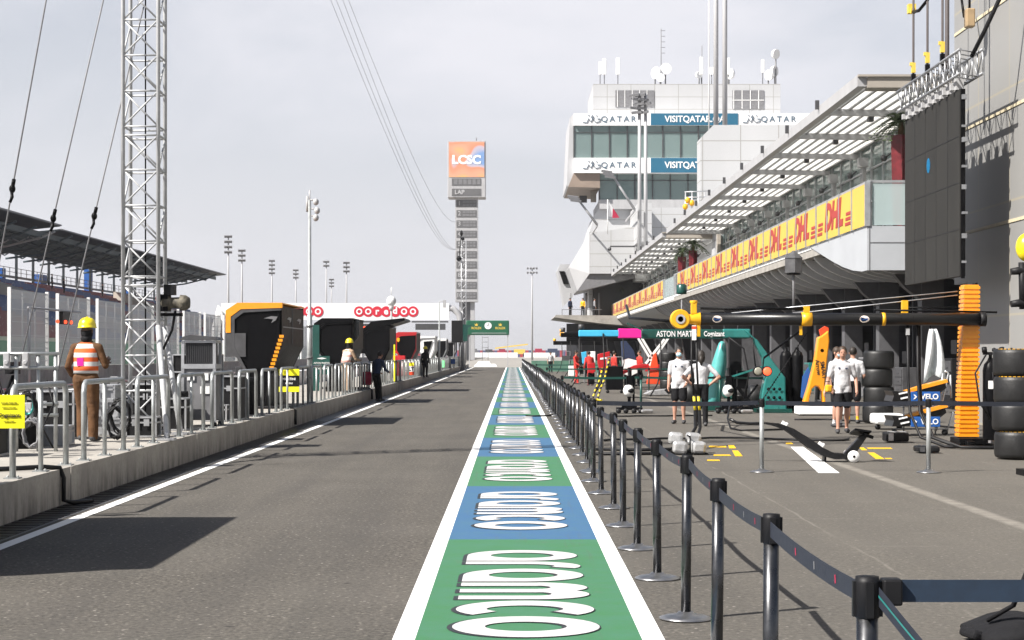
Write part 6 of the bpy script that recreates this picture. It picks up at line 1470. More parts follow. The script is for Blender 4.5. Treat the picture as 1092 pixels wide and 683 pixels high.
m = MB(); m.cyl((gx(857.5), MYg + 1.2, gz(332)), (gx(857.5), MYg + 1.2, gz(272)), .025, n=8); m.bar((gx(857.5), MYg - .25, gz(333)), (gx(857.5), MYg + 1.2, gz(333)), .04, .04); part(m, 'sensor_mast', 'midgrey', mg)
m = MB(); m.lathe([(.16, 0), (.16, .27), (.175, .27), (.02, .41), (0, .41)], (gx(857.5), MYg + 1.2, gz(288)), 8, sm=False); part(m, 'sensor_pod', 'pod', mg)
m = MB(); m.lathe([(.13, -.03), (.13, -.002)], (gx(857.5), MYg + 1.2, gz(288.5)), 18); part(m, 'sensor_ring', 'blackplastic', mg)
# silver bags for the wheel guns
wb = thing('wheel_gun_holder', 'open frame holding silver foil wheel gun bags on the ground under the hanging hoses', 'holder', (2.85, 29.4, 0))
for dx, dy, dz in ((-.17, .24, .25), (.12, .28, .24), (-.13, -.08, .12), (.16, -.1, .12)):
    m = MB(); m.ob((2.85 + dx, 29.4 + dy, dz), (.24, .26, .20), (8 * dx, 5, 30 * dx)); o = part(m, 'silver_bag', 'silverbag', wb, bev=.05)
m = MB()
for a, b in (((-.3, -.24), (.3, -.24)), ((.3, -.24), (.3, .42)), ((.3, .42), (-.3, .42)), ((-.3, .42), (-.3, -.24))): m.cyl((2.85 + a[0], 29.4 + a[1], .02), (2.85 + b[0], 29.4 + b[1], .02), .012, n=6)
m.cyl((2.85, 29.4 - .24, .02), (2.85, 29.4 + .42, .02), .012, n=6)
for q in (-.24, .42): m.cyl((2.87, 29.4 + q, .02), (2.87, 29.4 + q, .3), .012, n=6)
m.cyl((2.87, 29.16, .3), (2.87, 29.82, .3), .012, n=6)
part(m, 'frame', 'blackmetal', wb)

AY_ = 50.; ax = lambda px: fX(px, AY_); az = lambda py: fZ(py, AY_)
ag = thing('pit_gantry', 'teal pit stop gantry with a slanting leg and white lettering on its boom', 'gantry', (7.2, AY_, 0))
m = MB(); m.bx(ax(684), ax(797), AY_ - .1, AY_ + .1, az(361.5), az(351.5)); part(m, 'boom', 'darkteal', ag, bev=.03)
m = MB(); m.bx(ax(770), ax(800), AY_ - .115, AY_ + .115, az(361), az(351)); part(m, 'boom_root', 'teal', ag, bev=.04)
def ring(cx, cz, w, d, a=0): return [(cx + sx * w / 2 * math.cos(a) - 0, AY_ + sy * d / 2, cz - sx * w / 2 * math.sin(a)) for sx, sy in ((-1, -1), (1, -1), (1, 1), (-1, 1))]
m = MB(); m.loft([ring(ax(795), az(355), .25, .3, .9), ring(ax(802), az(358), .34, .34, .75), ring(ax(819), az(385), .42, .38, .5), ring(ax(826), az(402), .56, .42, .1), ring(ax(824), az(420), .66, .46), ring(ax(824), az(440), .72, .5)], sm=False); part(m, 'leg', 'teal', ag, bev=.05)
m = MB(); m.ob((ax(824), AY_, .06), (.95, .8, .1)); part(m, 'base', 'darkteal', ag)
t = MB(); put_text(t, 'ASTON MARTIN', .225, (ax(722), AY_ - .115, az(356.6)), 'front', .014, .003, fit=1.15); put_text(t, 'Cognizant', .20, (ax(761), AY_ - .122, az(356.4)), 'front', .018, .003, fit=.57); part(t, 'lettering', 'whiteclean', ag)
m = MB(); m.cyl((ax(727), AY_, az(352)), (ax(727), AY_, az(320)), .022, n=8); part(m, 'sensor_mast', 'midgrey', ag); m = MB(); m.lathe([(.13, 0), (.14, .05), (.14, .24), (.09, .28), (0, .28)], (ax(727), AY_, az(314)), 16); part(m, 'sensor_pod', 'darkteal', ag)
m = MB(); m.cyl((ax(801), AY_ - .2, az(360)), (ax(805), AY_ - .2, az(395)), .02, n=6); m.tube([(ax(776), AY_ - .2, az(360)), (ax(792), AY_ - .25, az(372)), (ax(797), AY_ - .3, az(400)), (ax(790), AY_ - .4, az(430))], .025, 6); part(m, 'hose', 'blackplastic', ag)
m = MB(); m.bar((ax(772), AY_ - .3, az(404)), (ax(812), AY_ - .3, az(391)), .05, .05); part(m, 'strut', 'teal', ag)
m = MB(); m.lathe([(.05, .0), (.05, .04)], (0, 0, 0), 10, 'y'); base = m.v[:]; 
m = MB()
for q in range(6): m.lathe([(0, -.005), (.045, 0)], (ax(818 + (q % 3) * 6), AY_ - .27, az(415 + (q // 3) * 9)), 10, 'y')
part(m, 'bolt', 'blackmetal', ag)
m = MB(); m.bar((ax(684), AY_ - .2, az(352)), (ax(668), AY_ - .2, az(345)), .04, .04); part(m, 'boom_tip', 'darkteal', ag)
cab_ = MB(); cab_.tube([(gx(720), 33, gz(342)), (gx(690), 37, gz(334)), (fX(668, 40), 40, fZ(326, 40))], .03, 6); solo(cab_, 'boom_stay', 'blackmetal', 'thin black rod slanting up left from the yellow swivel head', 'rod')

def far_gantry(label, Y, x0, x1, z, parts_, leg='blackmetal', th=.26):
    r = thing('pit_gantry', label, 'gantry', (x1, Y, 0))
    for a, b, mt, tk in parts_: part(MB().bx(a, b, Y - .12, Y + .12, z - tk / 2, z + tk / 2), 'boom', mt, r, bev=.03)
    m = MB(); m.loft([[(x1 - .2, Y - .2, z + .15), (x1 + .3, Y - .2, z + .15), (x1 + .3, Y + .2, z + .15), (x1 - .2, Y + .2, z + .15)], [(x1 + .3, Y - .25, .05), (x1 + 1., Y - .25, .05), (x1 + 1., Y + .25, .05), (x1 + .3, Y + .25, .05)]], sm=False); part(m, 'leg', leg, r)
    m = MB(); m.ob((x1 + .6, Y, .05), (1.3, 1., .1)); part(m, 'base', 'blackmetal', r)
    m = MB()
    for q in (.15, .5): xx = x0 + (x1 - x0) * q; m.tube([(xx, Y - .15, z), (xx + .05, Y - .2, 1.2), (xx - .1, Y - .3, .5), (xx - .4, Y - .6, .04)], .03, 6)
    part(m, 'hose', 'blackplastic', r)
    m = MB(); m.lathe([(0, 0), (.11, 0), (.11, .2), (0, .2)], (x0 + .1, Y, z + .14), 12); part(m, 'sensor', 'yellow' if 'black' in label else 'darkgrey', r); return r
Y = 68.; far_gantry('pit stop gantry with a sky blue and magenta boom beyond the teal one', Y, fX(617, Y), fX(790, Y), fZ(355.8, Y), ((fX(617, Y), fX(660, Y), 'skyblue', .24), (fX(659, Y), fX(685, Y), 'pink', .36), (fX(685, Y), fX(790, Y), 'darkteal', .26)), 'darkgrey')
Y = 84.; g4 = far_gantry('dark pit stop gantry with crossed white and red struts behind the red nose cones', Y, fX(598, Y), fX(730, Y), fZ(357.5, Y), ((fX(598, Y), fX(730, Y), 'blackmetal', .2),))
m = MB(); 
for a, b in (((680, 361), (696, 388)), ((712, 361), (692, 390)), ((684, 361), (700, 388)), ((708, 362), (688, 388))): m.bar((fX(a[0], Y), Y - .3, fZ(a[1], Y)), (fX(b[0], Y), Y - .3, fZ(b[1], Y)), .12, .1)
part(m, 'crossed_strut', 'white', g4)
Y = 100.; far_gantry('black pit stop gantry, fourth in the row of gantries', Y, fX(604, Y), fX(690, Y), fZ(362, Y), ((fX(604, Y), fX(690, Y), 'blackmetal', .22),))
Y = 120.; far_gantry('black pit stop gantry with a yellow tip patch, fifth in the row', Y, fX(597, Y), fX(670, Y), fZ(356.8, Y), ((fX(597, Y), fX(602, Y), 'yellow', .26), (fX(602, Y), fX(670, Y), 'blackmetal', .3)))
Y = 140.; far_gantry('farthest black pit stop gantry, smallest in the row', Y, fX(590, Y), fX(650, Y), fZ(366, Y), ((fX(590, Y), fX(650, Y), 'blackmetal', .3),))

# ---------------------------------------------------------------- garage front gear
JY = 27.4; jx = lambda px: fX(px, JY); jz = lambda py: fZ(py, JY)
j = thing('front_jack', 'low black curved jack with white wheels lying on the working lane', 'jack', (jx(880), JY, 0))
def jarm(y): 
    up = [(815, 450.5), (832, 452), (845, 457), (860, 466), (876, 477), (888, 483), (901, 484)]; lo = [(906, 489), (889, 489.5), (876, 486), (862, 478), (848, 467), (836, 458.5), (822, 453.6), (815, 452.4)]
    return [(jx(a), jz(b)) for a, b in up + lo]
for y in (JY - .14, JY + .10): part(MB().prism(jarm(0), 'xz', y, y + .04), 'side_plate', 'carbon', j)
part(MB().prism([(jx(a), jz(b)) for a, b in ((846, 459.5), (860, 468.5), (876, 479), (888, 485), (900, 486), (900, 487), (888, 486.5), (876, 481), (860, 470), (846, 461))], 'xz', JY - .10, JY + .10), 'web_plate', 'carbon', j)
part(MB().tube([(jx(815), JY - .02, jz(451.4)), (jx(800), JY, jz(452)), (jx(786), JY + .02, jz(451)), (jx(778), JY + .04, jz(447))], .022, 8), 'handle', 'carbon', j)
part(MB().prism([(jx(a), jz(b)) for a, b in ((899, 484), (909, 488), (924, 466), (918, 464))], 'xz', JY - .06, JY + .06), 'lift_arm', 'carbon', j, bev=.01)
m = MB(); m.ob((jx(917.5), JY, jz(461.5)), (.25, .4, .03), (-12, 8, 0)); part(m, 'lift_plate', 'blackmetal', j); m = MB(); m.ob((jx(924), JY - .1, jz(464.5)), (.16, .1, .05), (0, 20, 0)); part(m, 'lift_claw', 'blackmetal', j)
for y in (JY - .22, JY + .18):
    m = MB(); m.lathe([(.02, -.03), (.085, -.03), (.09, -.015), (.09, .02), (.02, .02)], (jx(907.5), y, .092), 22, 'y'); part(m, 'wheel', 'white', j); m = MB(); m.lathe([(0, -.034), (.02, -.034)], (jx(907.5), y, .092), 12, 'y'); part(m, 'hub', 'blackmetal', j)
m = MB(); m.cyl((jx(907.5), JY - .2, .092), (jx(907.5), JY + .2, .092), .015, n=8); part(m, 'axle', 'blackmetal', j); m = MB(); m.ob((jx(879), JY, .04), (.03, .2, .09)); part(m, 'foot', 'blackmetal', j)
for px, py in ((836, 451.2), (875, 473.2)): m = MB(); m.ob((jx(px), JY - .05, jz(py) - .01), (.085, .05, .055), (0, 32, 0)); m.lathe([(.0, -.05), (.028, -.05), (.028, .02), (0, .02)], (jx(px) + .035, JY, jz(py) - .02), 10, 'y'); part(m, 'guide_roller', 'whiteclean', j)

# engine cover leaning on its white trolley
EY = 47.8; ex = lambda px: fX(px, EY); ez = lambda py: fZ(py, EY)
tr = thing('trolley', 'low white trolley on small wheels under the orange engine cover', 'trolley', (ex(875), EY, 0))
part(MB().bx(ex(850), ex(902), EY - .35, EY + .5, ez(442), ez(433.6)), 'deck', 'white', tr, bev=.02)
for px in (856, 896):
    for dy in (-.25, .4): m = MB(); m.lathe([(.0, -.03), (.06, -.03), (.06, .03), (0, .03)], (ex(px), EY + dy, .062), 14, 'y'); part(m, 'wheel', 'blackplastic', tr)
ec = thing('engine_cover', 'orange engine cover stood on end on a white trolley', 'bodywork', (ex(868), EY, .2))
out = [(855.4, 432.6), (862, 411), (868.5, 385), (872, 360), (875, 359), (883, 352.6), (884, 364), (881, 390), (879, 410), (880, 432.6), (877.5, 432.6), (876.5, 418), (873, 412.6), (869, 412), (865.5, 415), (863, 424), (861.5, 432.6)]
m = MB(); m.prism([(ex(a), ez(b)) for a, b in out], 'xz', EY - .1, EY + .22); part(m, 'shell', 'orange', ec, bev=.05)
t = MB(); put_text(t, 'Arrow', .15, (ex(871.5), EY - .105, ez(392)), 'front', .012, .003, rot=-82); put_text(t, 'SMART', .15, (ex(877), EY - .105, ez(395)), 'front', .012, .003, rot=-82); part(t, 'lettering', 'blackletter', ec)
m = MB(); m.lathe([(0, 0), (.045, 0)], (ex(876), EY - .105, ez(374)), 18, 'y'); part(m, 'roundel', 'beige', ec)
m = MB(); m.prism([(ex(a), ez(b)) for a, b in ((874, 352), (880, 348), (883.8, 350), (884, 364), (880, 366), (876, 360))], 'xz', EY + .02, EY + .14); part(m, 'tail_fin', 'redorange', ec)
m = MB(); m.prism([(ex(a), ez(b)) for a, b in ((856, 424), (858, 402), (864, 392), (866, 398), (862, 412), (858, 426))], 'xz', EY + .3, EY + .36); ob_ = solo(m, 'side_board', 'blue', 'blue bodywork board leaning behind the orange engine cover', 'bodywork')
m = MB(); m.prism([(ex(a), ez(b)) for a, b in ((896, 352), (902, 349), (903, 364), (898, 372))], 'xz', EY + 3, EY + 3.1); solo(m, 'orange_fin', 'orange', 'small orange bodywork fin hanging behind the walking man', 'bodywork')
yb_ = thing('tool_bag', 'small orange container held by the walking man', 'container', (6.5, 37, 1.0)); m = MB(); m.ob((6.49, 37.12, .92), (.12, .16, .15), (0, 5, 10)); part(m, 'body', 'yellow', yb_, bev=.03); m = MB(); m.tube([(6.42, 37.12, 1.0), (6.42, 37.12, 1.06), (6.52, 37.12, 1.06), (6.52, 37.12, 1.0)], .01, 6); part(m, 'handle', 'blackplastic', yb_)
# front wings on a rack with blue end plates
WY = 36.; wx = lambda px: fX(px, WY); wz = lambda py: fZ(py, WY)
rack = thing('wing_rack', 'silver tube rack holding two stacked front wings', 'rack', (wx(990), WY, 0))
m = MB()
for a, b in (((1014, 398), (1001, 460)), ((1010, 396), (1014, 398)), ((1008, 398), (1006, 420)), ((1016, 400), (1017, 425)), ((1019, 440), (1012, 462)), ((966, 432), (966, 466)), ((1000, 432), (1000, 466))): m.cyl((wx(a[0]), WY + .2, wz(a[1])), (wx(b[0]), WY + .2, wz(b[1])), .018, n=8)
for py in (434, 458): m.cyl((wx(955), WY + .2, wz(py)), (wx(1014), WY + .2, wz(py)), .016, n=8)
part(m, 'frame', 'alu', rack); 
for px in (956, 1010): m = MB(); m.lathe([(0, -.03), (.06, -.03), (.06, .03), (0, .03)], (wx(px), WY + .2, .06), 14, 'y'); part(m, 'castor', 'blackplastic', rack)
for k, (dy, lab) in enumerate(((0, 'upper'), (26.4, 'lower'))):
    fw_ = thing('front_wing', f'{lab} carbon front wing on the rack, with a blue white-lettered end plate', 'front wing', (wx(985), WY, wz(430 + dy)))
    m = MB(); m.prism([(wx(a), wz(b + dy)) for a, b in ((948, 417), (967, 418), (967, 428), (948, 428), (950, 422))], 'xz', WY - .3, WY + .5); m.prism([(wx(a), wz(b + dy)) for a, b in ((970, 416.5), (1008, 407.5), (1010, 414), (1000, 422), (968, 428))], 'xz', WY + .05, WY + .5); part(m, 'elements', 'carbon', fw_)
    m = MB(); m.prism([(wx(a), wz(b + dy)) for a, b in ((966, 417), (985, 411), (1010, 404.6), (1011, 408), (986, 414.6), (968, 419.5))], 'xz', WY, WY + .3); part(m, 'orange_edge', 'orange', fw_)
    m = MB(); m.bx(wx(967.6), wx(998.4), WY - .34, WY - .31, wz(428.4 + dy), wz(417.6 + dy)); part(m, 'end_plate', 'blue', fw_, bev=.008)
    t = MB(); put_text(t, 'VELO', .15, (wx(987.2), WY - .346, wz(423 + dy)), 'front', .022, .003, fit=.35); t.prism([(wx(970), wz(420.6 + dy)), (wx(971.4), wz(420.6 + dy)), (wx(973.8), wz(423 + dy)), (wx(971.4), wz(425.4 + dy)), (wx(970), wz(425.4 + dy)), (wx(971.8), wz(423 + dy))], 'xz', WY - .35, WY - .344); part(t, 'lettering', 'whiteclean', fw_)
    for px, py in ((955, 420), (957, 425)): m = MB(); m.bar((wx(px), WY - .31, wz(py + dy)), (wx(px + 9), WY - .31, wz(py - 2 + dy)), .02, .03); part(m, 'white_stripe', 'whiteclean', fw_)
wt = thing('trolley', 'low white trolley at the foot of the left tyre stack', 'trolley', (wx(945), WY + 3, 0)); m = MB(); m.bx(fX(931, 39), fX(962, 39), 38.7, 39.4, .12, .34); part(m, 'deck', 'white', wt, bev=.05)
for px in (935, 958): m = MB(); m.lathe([(0, -.03), (.06, -.03), (.06, .03), (0, .03)], (fX(px, 39), 38.9, .06), 12, 'y'); part(m, 'wheel', 'blackplastic', wt)
# draped plastic
PY = 38.; m = MB(); rows = []
for k in range(9):
    t = k / 8; py = 351 + 49 * t; c = 995 - 1 * t + 3 * math.sin(2 * t); hw = 3.5 + 10 * t ** .8; rows.append([(fX(c + hw * q, PY), PY + .12 * math.sin(5 * q + 3 * t) * (.3 + t), fZ(py + (6 * abs(q) if k == 8 else 0) + 3 * q * t * (-1 if q < 0 else 1.5), PY)) for q in [-1 + .2 * i for i in range(11)]])
m.loft(rows, closed=False, cap=False); pl = solo(m, 'plastic_cover', 'plastic', 'translucent plastic sheet hanging over the front wing rack', 'cover')
so = pl.modifiers.new('thick', 'SOLIDIFY'); so.thickness = .006
ph = MB(); ph.cyl((fX(992, PY), PY, fZ(351, PY)), (fX(992, PY), PY, 2.6), .012, n=6); ph.cyl((fX(960, PY), PY, 2.6), (fX(1025, PY), PY, 2.6), .02, n=6); ph.cyl((fX(1024, PY), PY, 2.6), (fX(1024, PY), PY, 0), .03, n=8); solo(ph, 'hanger_stand', 'blackmetal', 'thin black hanger stand carrying the plastic sheet', 'stand')
# gas bottles on a dark trolley
bt = thing('bottle_trolley', 'dark trolley beside the orange column', 'trolley', (gx(1052), 31.2, 0)); m = MB(); m.bx(gx(1044) - .02, 8.75, 30.9, 31.6, .08, .14); m.cyl((gx(1046), 31.7, .1), (gx(1046), 31.7, 1.35), .02, n=8); m.cyl((8.7, 31.7, .1), (8.7, 31.7, 1.35), .02, n=8); m.cyl((gx(1046), 31.7, 1.33), (8.7, 31.7, 1.33), .02, n=8); m.cyl((gx(1046), 31.7, .75), (8.7, 31.7, .75), .02, n=8); part(m, 'frame', 'alu', bt)
for dx in (.05, .6): m = MB(); m.lathe([(0, -.03), (.07, -.03), (.07, .03), (0, .03)], (gx(1044) + dx, 30.95, .07), 12, 'y'); part(m, 'wheel', 'blackplastic', bt)
for x, lab in ((8.26, 'left'), (8.56, 'right')):
    gb = thing('gas_bottle', f'{lab} black gas bottle standing between the orange column and the right tyre stack', 'gas bottle', (x, 31.25, .145)); m = MB(); m.lathe([(.12, .145), (.13, .17), (.13, 1.35), (.11, 1.45), (.05, 1.52), (.04, 1.56), (0, 1.56)], (x, 31.25, 0), 20); part(m, 'cylinder', 'blackmetal', gb)
    m = MB(); m.cyl((x, 31.25, 1.55), (x, 31.25, 1.66), .03); m.ob((x - .06, 31.2, 1.64), (.16, .05, .05)); m.cyl((x - .12, 31.17, 1.66), (x - .12, 31.2, 1.74), .045, n=10); m.ell((x + .05, 31.2, 1.70), (.04, .04, .04), 8, 6); part(m, 'regulator', 'blackplastic', gb)
    m = MB(); m.ob((x - .02, 31.115, 1.1), (.1, .012, .14)); part(m, 'label_plate', 'white', gb); m = MB(); m.tube([(x - .1, 31.15, 1.62), (x - .3, 31.1, 1.3), (x - .25, 31.0, .8), (x - .05, 31.05, .5)], .015, 6); part(m, 'gas_hose', 'blackplastic', gb)
for px, py, Y, w, lab in ((955, 478.5, 33.4, .42, 'small silver and black equipment box on the ground before the wing rack'), (988, 488, 29.8, .36, 'flat black pad lying on the ground behind the right barrier post')):
    x = fX(px, Y); r = thing('tool_box', lab, 'box', (x, Y, 0)); h = .17 if w > .4 else .10
    part(MB().ob((x, Y, .02 + h / 2), (w, .4, h)), 'body', 'blackplastic', r, bev=.03); m = MB(); m.ob((x - w * .3, Y - .205, .02 + h * .5), (w * .22, .012, h * .8)); m.ob((x + .02, Y - .01, .026 + h), (w * .7, .3, .012)); part(m, 'silver_panel', 'silverbag' if w > .4 else 'darkgrey', r)
# shrub-dark yellow balled light of the next garage at the right edge
YY = 24.2; yl = thing('signal_gantry', 'yellow ball lamp on a black arm at the right edge', 'lamp', (7.2, YY, 0))
part(MB().cyl((7.25, YY, 0), (7.25, YY, 3.1), .06, n=12), 'post', 'blackmetal', yl); part(MB().ob((7.25, YY, .04), (.8, .8, .08)), 'base', 'blackmetal', yl)
part(MB().ell((fX(1094.5, YY), YY, fZ(264, YY)), (.14, .14, .19), 18, 12), 'ball', 'helmet', yl)
for py in (290, 324.5): m = MB(); m.tube([(fX(1078, YY), YY, fZ(py, YY)), (fX(1086, YY), YY, fZ(py - 1, YY)), (7.25, YY, fZ(py - .5, YY))], [.045, .055, .05], 10); part(m, 'arm', 'blackplastic', yl)
m = MB(); m.tube([(fX(1090, YY), YY, fZ(280, YY)), (fX(1091, YY), YY, fZ(330, YY))], .05, 10); part(m, 'spine', 'blackplastic', yl)
# pit equipment stands (wheel gun posts with white helmets)
for px, Y, lab in ((671, 49.3, 'black pit equipment stand on small wheels left of the two people in white shirts'), (777, 49.2, 'black pit equipment stand on small wheels right of the two people in white shirts')):
    x = fX(px, Y); r = thing('pit_stop_stand', lab, 'stand', (x, Y, 0)); m = MB(); m.cyl((x, Y, .1), (x, Y, 1.25), .045, n=10); m.cyl((x + .12, Y, .1), (x + .12, Y, 1.0), .03, n=8); m.ob((x, Y - .02, .9), (.16, .16, .25)); part(m, 'post', 'blackmetal', r)
    m = MB(); m.ob((x, Y, .13), (.7, .35, .07)); m.ob((x, Y, .22), (.4, .3, .12)); part(m, 'base', 'blackmetal', r)
    for dx in (-.3, -.1, .12, .3): m = MB(); m.lathe([(0, -.03), (.07, -.03), (.07, .03), (0, .03)], (x + dx, Y - .18, .07), 12, 'y'); part(m, 'wheel', 'blackplastic', r)
    m = MB(); m.ell((x - .02, Y - .05, .62), (.15, .15, .17), 14, 10); part(m, 'helmet', 'white', r); m = MB(); m.ell((x + .02, Y - .1, .62), (.12, .12, .08), 12, 8); part(m, 'visor', 'blackplastic', r)
    m = MB(); m.ob((x + .45, Y - .1, .07), (.35, .25, .08), (0, 0, 20)); part(m, 'silver_foot', 'silverbag', r, bev=.03)
# teal nose cone set on end, dark machinery near it
NY = 51.; nx = lambda px: fX(px, NY); nz = lambda py: fZ(py, NY)
nc = thing('nose_cone', 'teal nose cone stood upright beside the two people in white shirts', 'bodywork', (nx(764), NY, 0))
m = MB(); rr = []
for px, py, w in ((757, 437, 9), (760, 425, 9), (764, 405, 8.5), (767, 388, 8), (769, 374, 5.5), (770, 366, 3.5), (770, 364, 1.2)): rr.append([(nx(px + w * math.cos(a)), NY + .24 * w / 9 * math.sin(a), nz(py)) for a in [6.283 * q / 14 for q in range(14)]])
m.loft(rr); part(m, 'cone', 'tealpale', nc); m = MB(); m.bx(nx(750), nx(776), NY - .3, NY + .3, .03, .16); part(m, 'stand', 'darkteal', nc)
m = MB(); m.lathe([(0, -.005), (.12, 0)], (nx(763), NY - .26, nz(404)), 16, 'y'); part(m, 'white_mark', 'white', nc)
rc = thing('race_car', 'dark teal single seater race car parked nose out before the teal gantry', 'race car', (nx(790), NY + 2, 0)); cx = nx(787); Y = NY + 1.6
m = MB(); rr = []
for yy, w, h, zc in ((0, .10, .10, .34), (.7, .18, .2, .40), (1.4, .30, .32, .46), (2.0, .38, .44, .5), (2.8, .36, .62, .56), (3.4, .26, .55, .52), (4.4, .16, .3, .42)): rr.append([(cx + w * math.cos(a), Y + yy, zc + h * .5 * math.sin(a)) for a in [6.283 * q / 16 for q in range(16)]])
m.loft(rr); part(m, 'body', 'darkteal', rc); m = MB(); m.tube([(cx - .28, Y + 2.5, .72), (cx - .2, Y + 1.8, .9), (cx, Y + 1.45, .94), (cx + .2, Y + 1.8, .9), (cx + .28, Y + 2.5, .72)], .03, 8); m.cyl((cx, Y + 1.45, .94), (cx, Y + 1.3, .6), .025); part(m, 'halo', 'carbon', rc)
m = MB(); m.bx(cx - .9, cx + .9, Y - .25, Y + .25, .16, .20); m.bx(cx - .9, cx - .87, Y - .3, Y + .4, .14, .38); m.bx(cx + .87, cx + .9, Y - .3, Y + .4, .14, .38); part(m, 'front_wing', 'darkteal', rc)
m = MB(); m.bx(cx - .5, cx + .5, Y + 4.3, Y + 4.7, .86, .92); m.bx(cx - .5, cx - .47, Y + 4.2, Y + 4.8, .5, .95); m.bx(cx + .47, cx + .5, Y + 4.2, Y + 4.8, .5, .95); part(m, 'rear_wing', 'teal', rc)
for sx in (-1, 1):
    for yy in (.75, 4.0): m = MB(); m.lathe([(.1, -.18), (.3, -.18), (.35, -.12), (.35, .12), (.3, .18), (.1, .18)], (cx + sx * .78, Y + yy, .36), 24, 'x'); part(m, 'wheel', 'rubber', rc); part(MB().cyl((cx + sx * .2, Y + yy, .4), (cx + sx * .7, Y + yy, .36), .02, n=6), 'suspension_arm', 'carbon', rc)
m = MB(); m.bar((nx(784), NY - .4, nz(412)), (nx(803), NY - .4, nz(436)), .06, .10); m.bar((nx(786), NY - .4, nz(436)), (nx(806), NY - .4, nz(410)), .05, .06); m.ob((nx(795), NY - .4, .1), (.9, .4, .12)); m.ob((nx(790), NY - .3, .9), (.3, .3, .5)); solo(m, 'equipment_cradle', 'blackmetal', 'dark cross braced cradle left of the teal gantry leg', 'cradle')
m = MB(); m.ob((nx(786), NY + .5, 1.5), (.35, .3, 1.1)); m.ob((nx(786), NY + .5, 1.0), (.12, .12, 2.0)); solo(m, 'tool_post', 'blackplastic', 'tall dark equipment post under the teal boom', 'post')
hp = MB(); hp.tube([(fX(778, 42), 42, .4), (fX(776, 40), 40, .2), (fX(779, 39), 39, .03), (fX(790, 38), 38, .025), (fX(812, 38), 38, .03), (fX(835, 38.5), 38.5, .025)], .022, 6); solo(hp, 'air_hose', 'blackplastic', 'black air hose curling on the ground behind the lone barrier post', 'hose')
# far red team corner
def qthing(name, label, cat, pieces, Y):
    r = thing(name, label, cat, (fX(pieces[0][1][0][0], Y), Y, 0))
    for nm, poly, mt, dy, th in pieces: part(MB().prism([(fX(a, Y), fZ(b, Y)) for a, b in poly], 'xz', Y + dy, Y + dy + th), nm, mt, r, bev=.02)
    return r
qthing('red_cabinet', 'red upright cabinet with pale lettering beside the red clad crew member', 'cabinet', [('cabinet_body', [(637.5, 378), (650.5, 375), (650, 389), (641, 400), (637.5, 388)], 'red', 0, .5), ('white_plate', [(640, 382), (647, 381), (647, 383), (640, 384)], 'white', -.02, .015), ('stand', [(639, 389), (643, 389), (642, 412), (639, 412)], 'blackmetal', .1, .2)], 88.)
qthing('white_panel', 'white panel board standing left of the red upright cabinet', 'board', [('panel', [(626.5, 375), (635, 375), (635, 387), (627, 387)], 'white', 0, .1), ('leg', [(630, 387), (631.5, 387), (631.5, 408.5), (630, 408.5)], 'midgrey', 0, .1)], 94.)
qthing('blue_panel', 'sky blue panel board standing left of the white board', 'board', [('panel', [(620, 376), (625.5, 375), (625.5, 388), (621, 388)], 'skyblue', 0, .1), ('leg', [(622.5, 388), (624, 388), (624, 409), (622.5, 409)], 'midgrey', 0, .1)], 92.)
qthing('red_drum', 'red fuel drum under the white panel board', 'drum', [('drum', [(626, 388), (634, 387), (635, 396), (632, 398.6), (627, 397)], 'red', -.3, .6), ('stand', [(627, 398), (634, 398), (634, 410), (627, 410)], 'blackmetal', -.1, .3)], 90.)
qthing('engine_cover', 'navy and white engine cover standing among the red gear', 'bodywork', [('shell', [(663, 364), (668, 364), (676, 374), (679, 384), (670, 382), (664, 384)], 'navy', 0, .8), ('white_side', [(664, 384), (670, 382), (679, 384.5), (680, 398), (672, 402), (665, 399)], 'white', .02, .76), ('stand', [(666, 400), (678, 400), (678, 411), (666, 411)], 'blackmetal', .1, .5)], 86.)
qthing('front_wing', 'red front wing held up on a stand beside the navy and white cover', 'bodywork', [('wing', [(659, 398), (676, 390), (686, 388), (690, 391), (676, 394), (664, 400)], 'red', 0, .6), ('stand', [(672, 394), (674, 394), (674, 412), (672, 412)], 'blackmetal', .2, .1)], 85.)
qthing('nose_cone', 'bright red cone standing upright left of the far tyre stack', 'bodywork', [('cone', [(690, 410), (692, 396), (697, 378), (700, 376), (702, 390), (704, 410)], 'redorange', 0, .5), ('band', [(688, 393.5), (702, 391.5), (702, 395), (688, 396.5)], 'red', -.05, .04)], 83.5)
qthing('red_barrier', 'long low red rail of gear behind the far tyre stack', 'rail', [('rail', [(676, 388), (724, 389.5), (724, 393.5), (676, 393)], 'red', 0, .2), ('post', [(720, 393), (722, 393), (722, 408), (720, 408)], 'blackmetal', 0, .1), ('post', [(680, 393), (682, 393), (682, 408), (680, 408)], 'blackmetal', 0, .1)], 88.5)
qthing('silver_cover', 'crumpled silver cover lying on the ground below the red gear', 'cover', [('cover', [(687, 420.5), (694, 417), (706, 415.5), (714, 415), (717, 419), (712, 421.5), (695, 422)], 'silverbag', 0, .7), ('dark_flap', [(708, 416), (714, 413), (717, 420), (712, 420)], 'blackplastic', -.02, .015)], 69.5)
m = MB(); Y = 62.; pts = [(650, 383, .0), (648, 392, .2), (645, 404, 0), (640, 416, .1), (637, 428, 0), (641, 434.5, -.3)]
m.tube([(fX(a, Y), Y + d, max(.04, fZ(b, Y))) for a, b, d in pts], .035, 8); m.tube([(fX(a - 5, Y), Y + d + .2, max(.04, fZ(b + 1, Y))) for a, b, d in pts[1:]], .035, 8); solo(m, 'striped_hose', 'hosestripe', 'pair of yellow and black striped hoses hanging to the ground left of the black stand', 'hose')
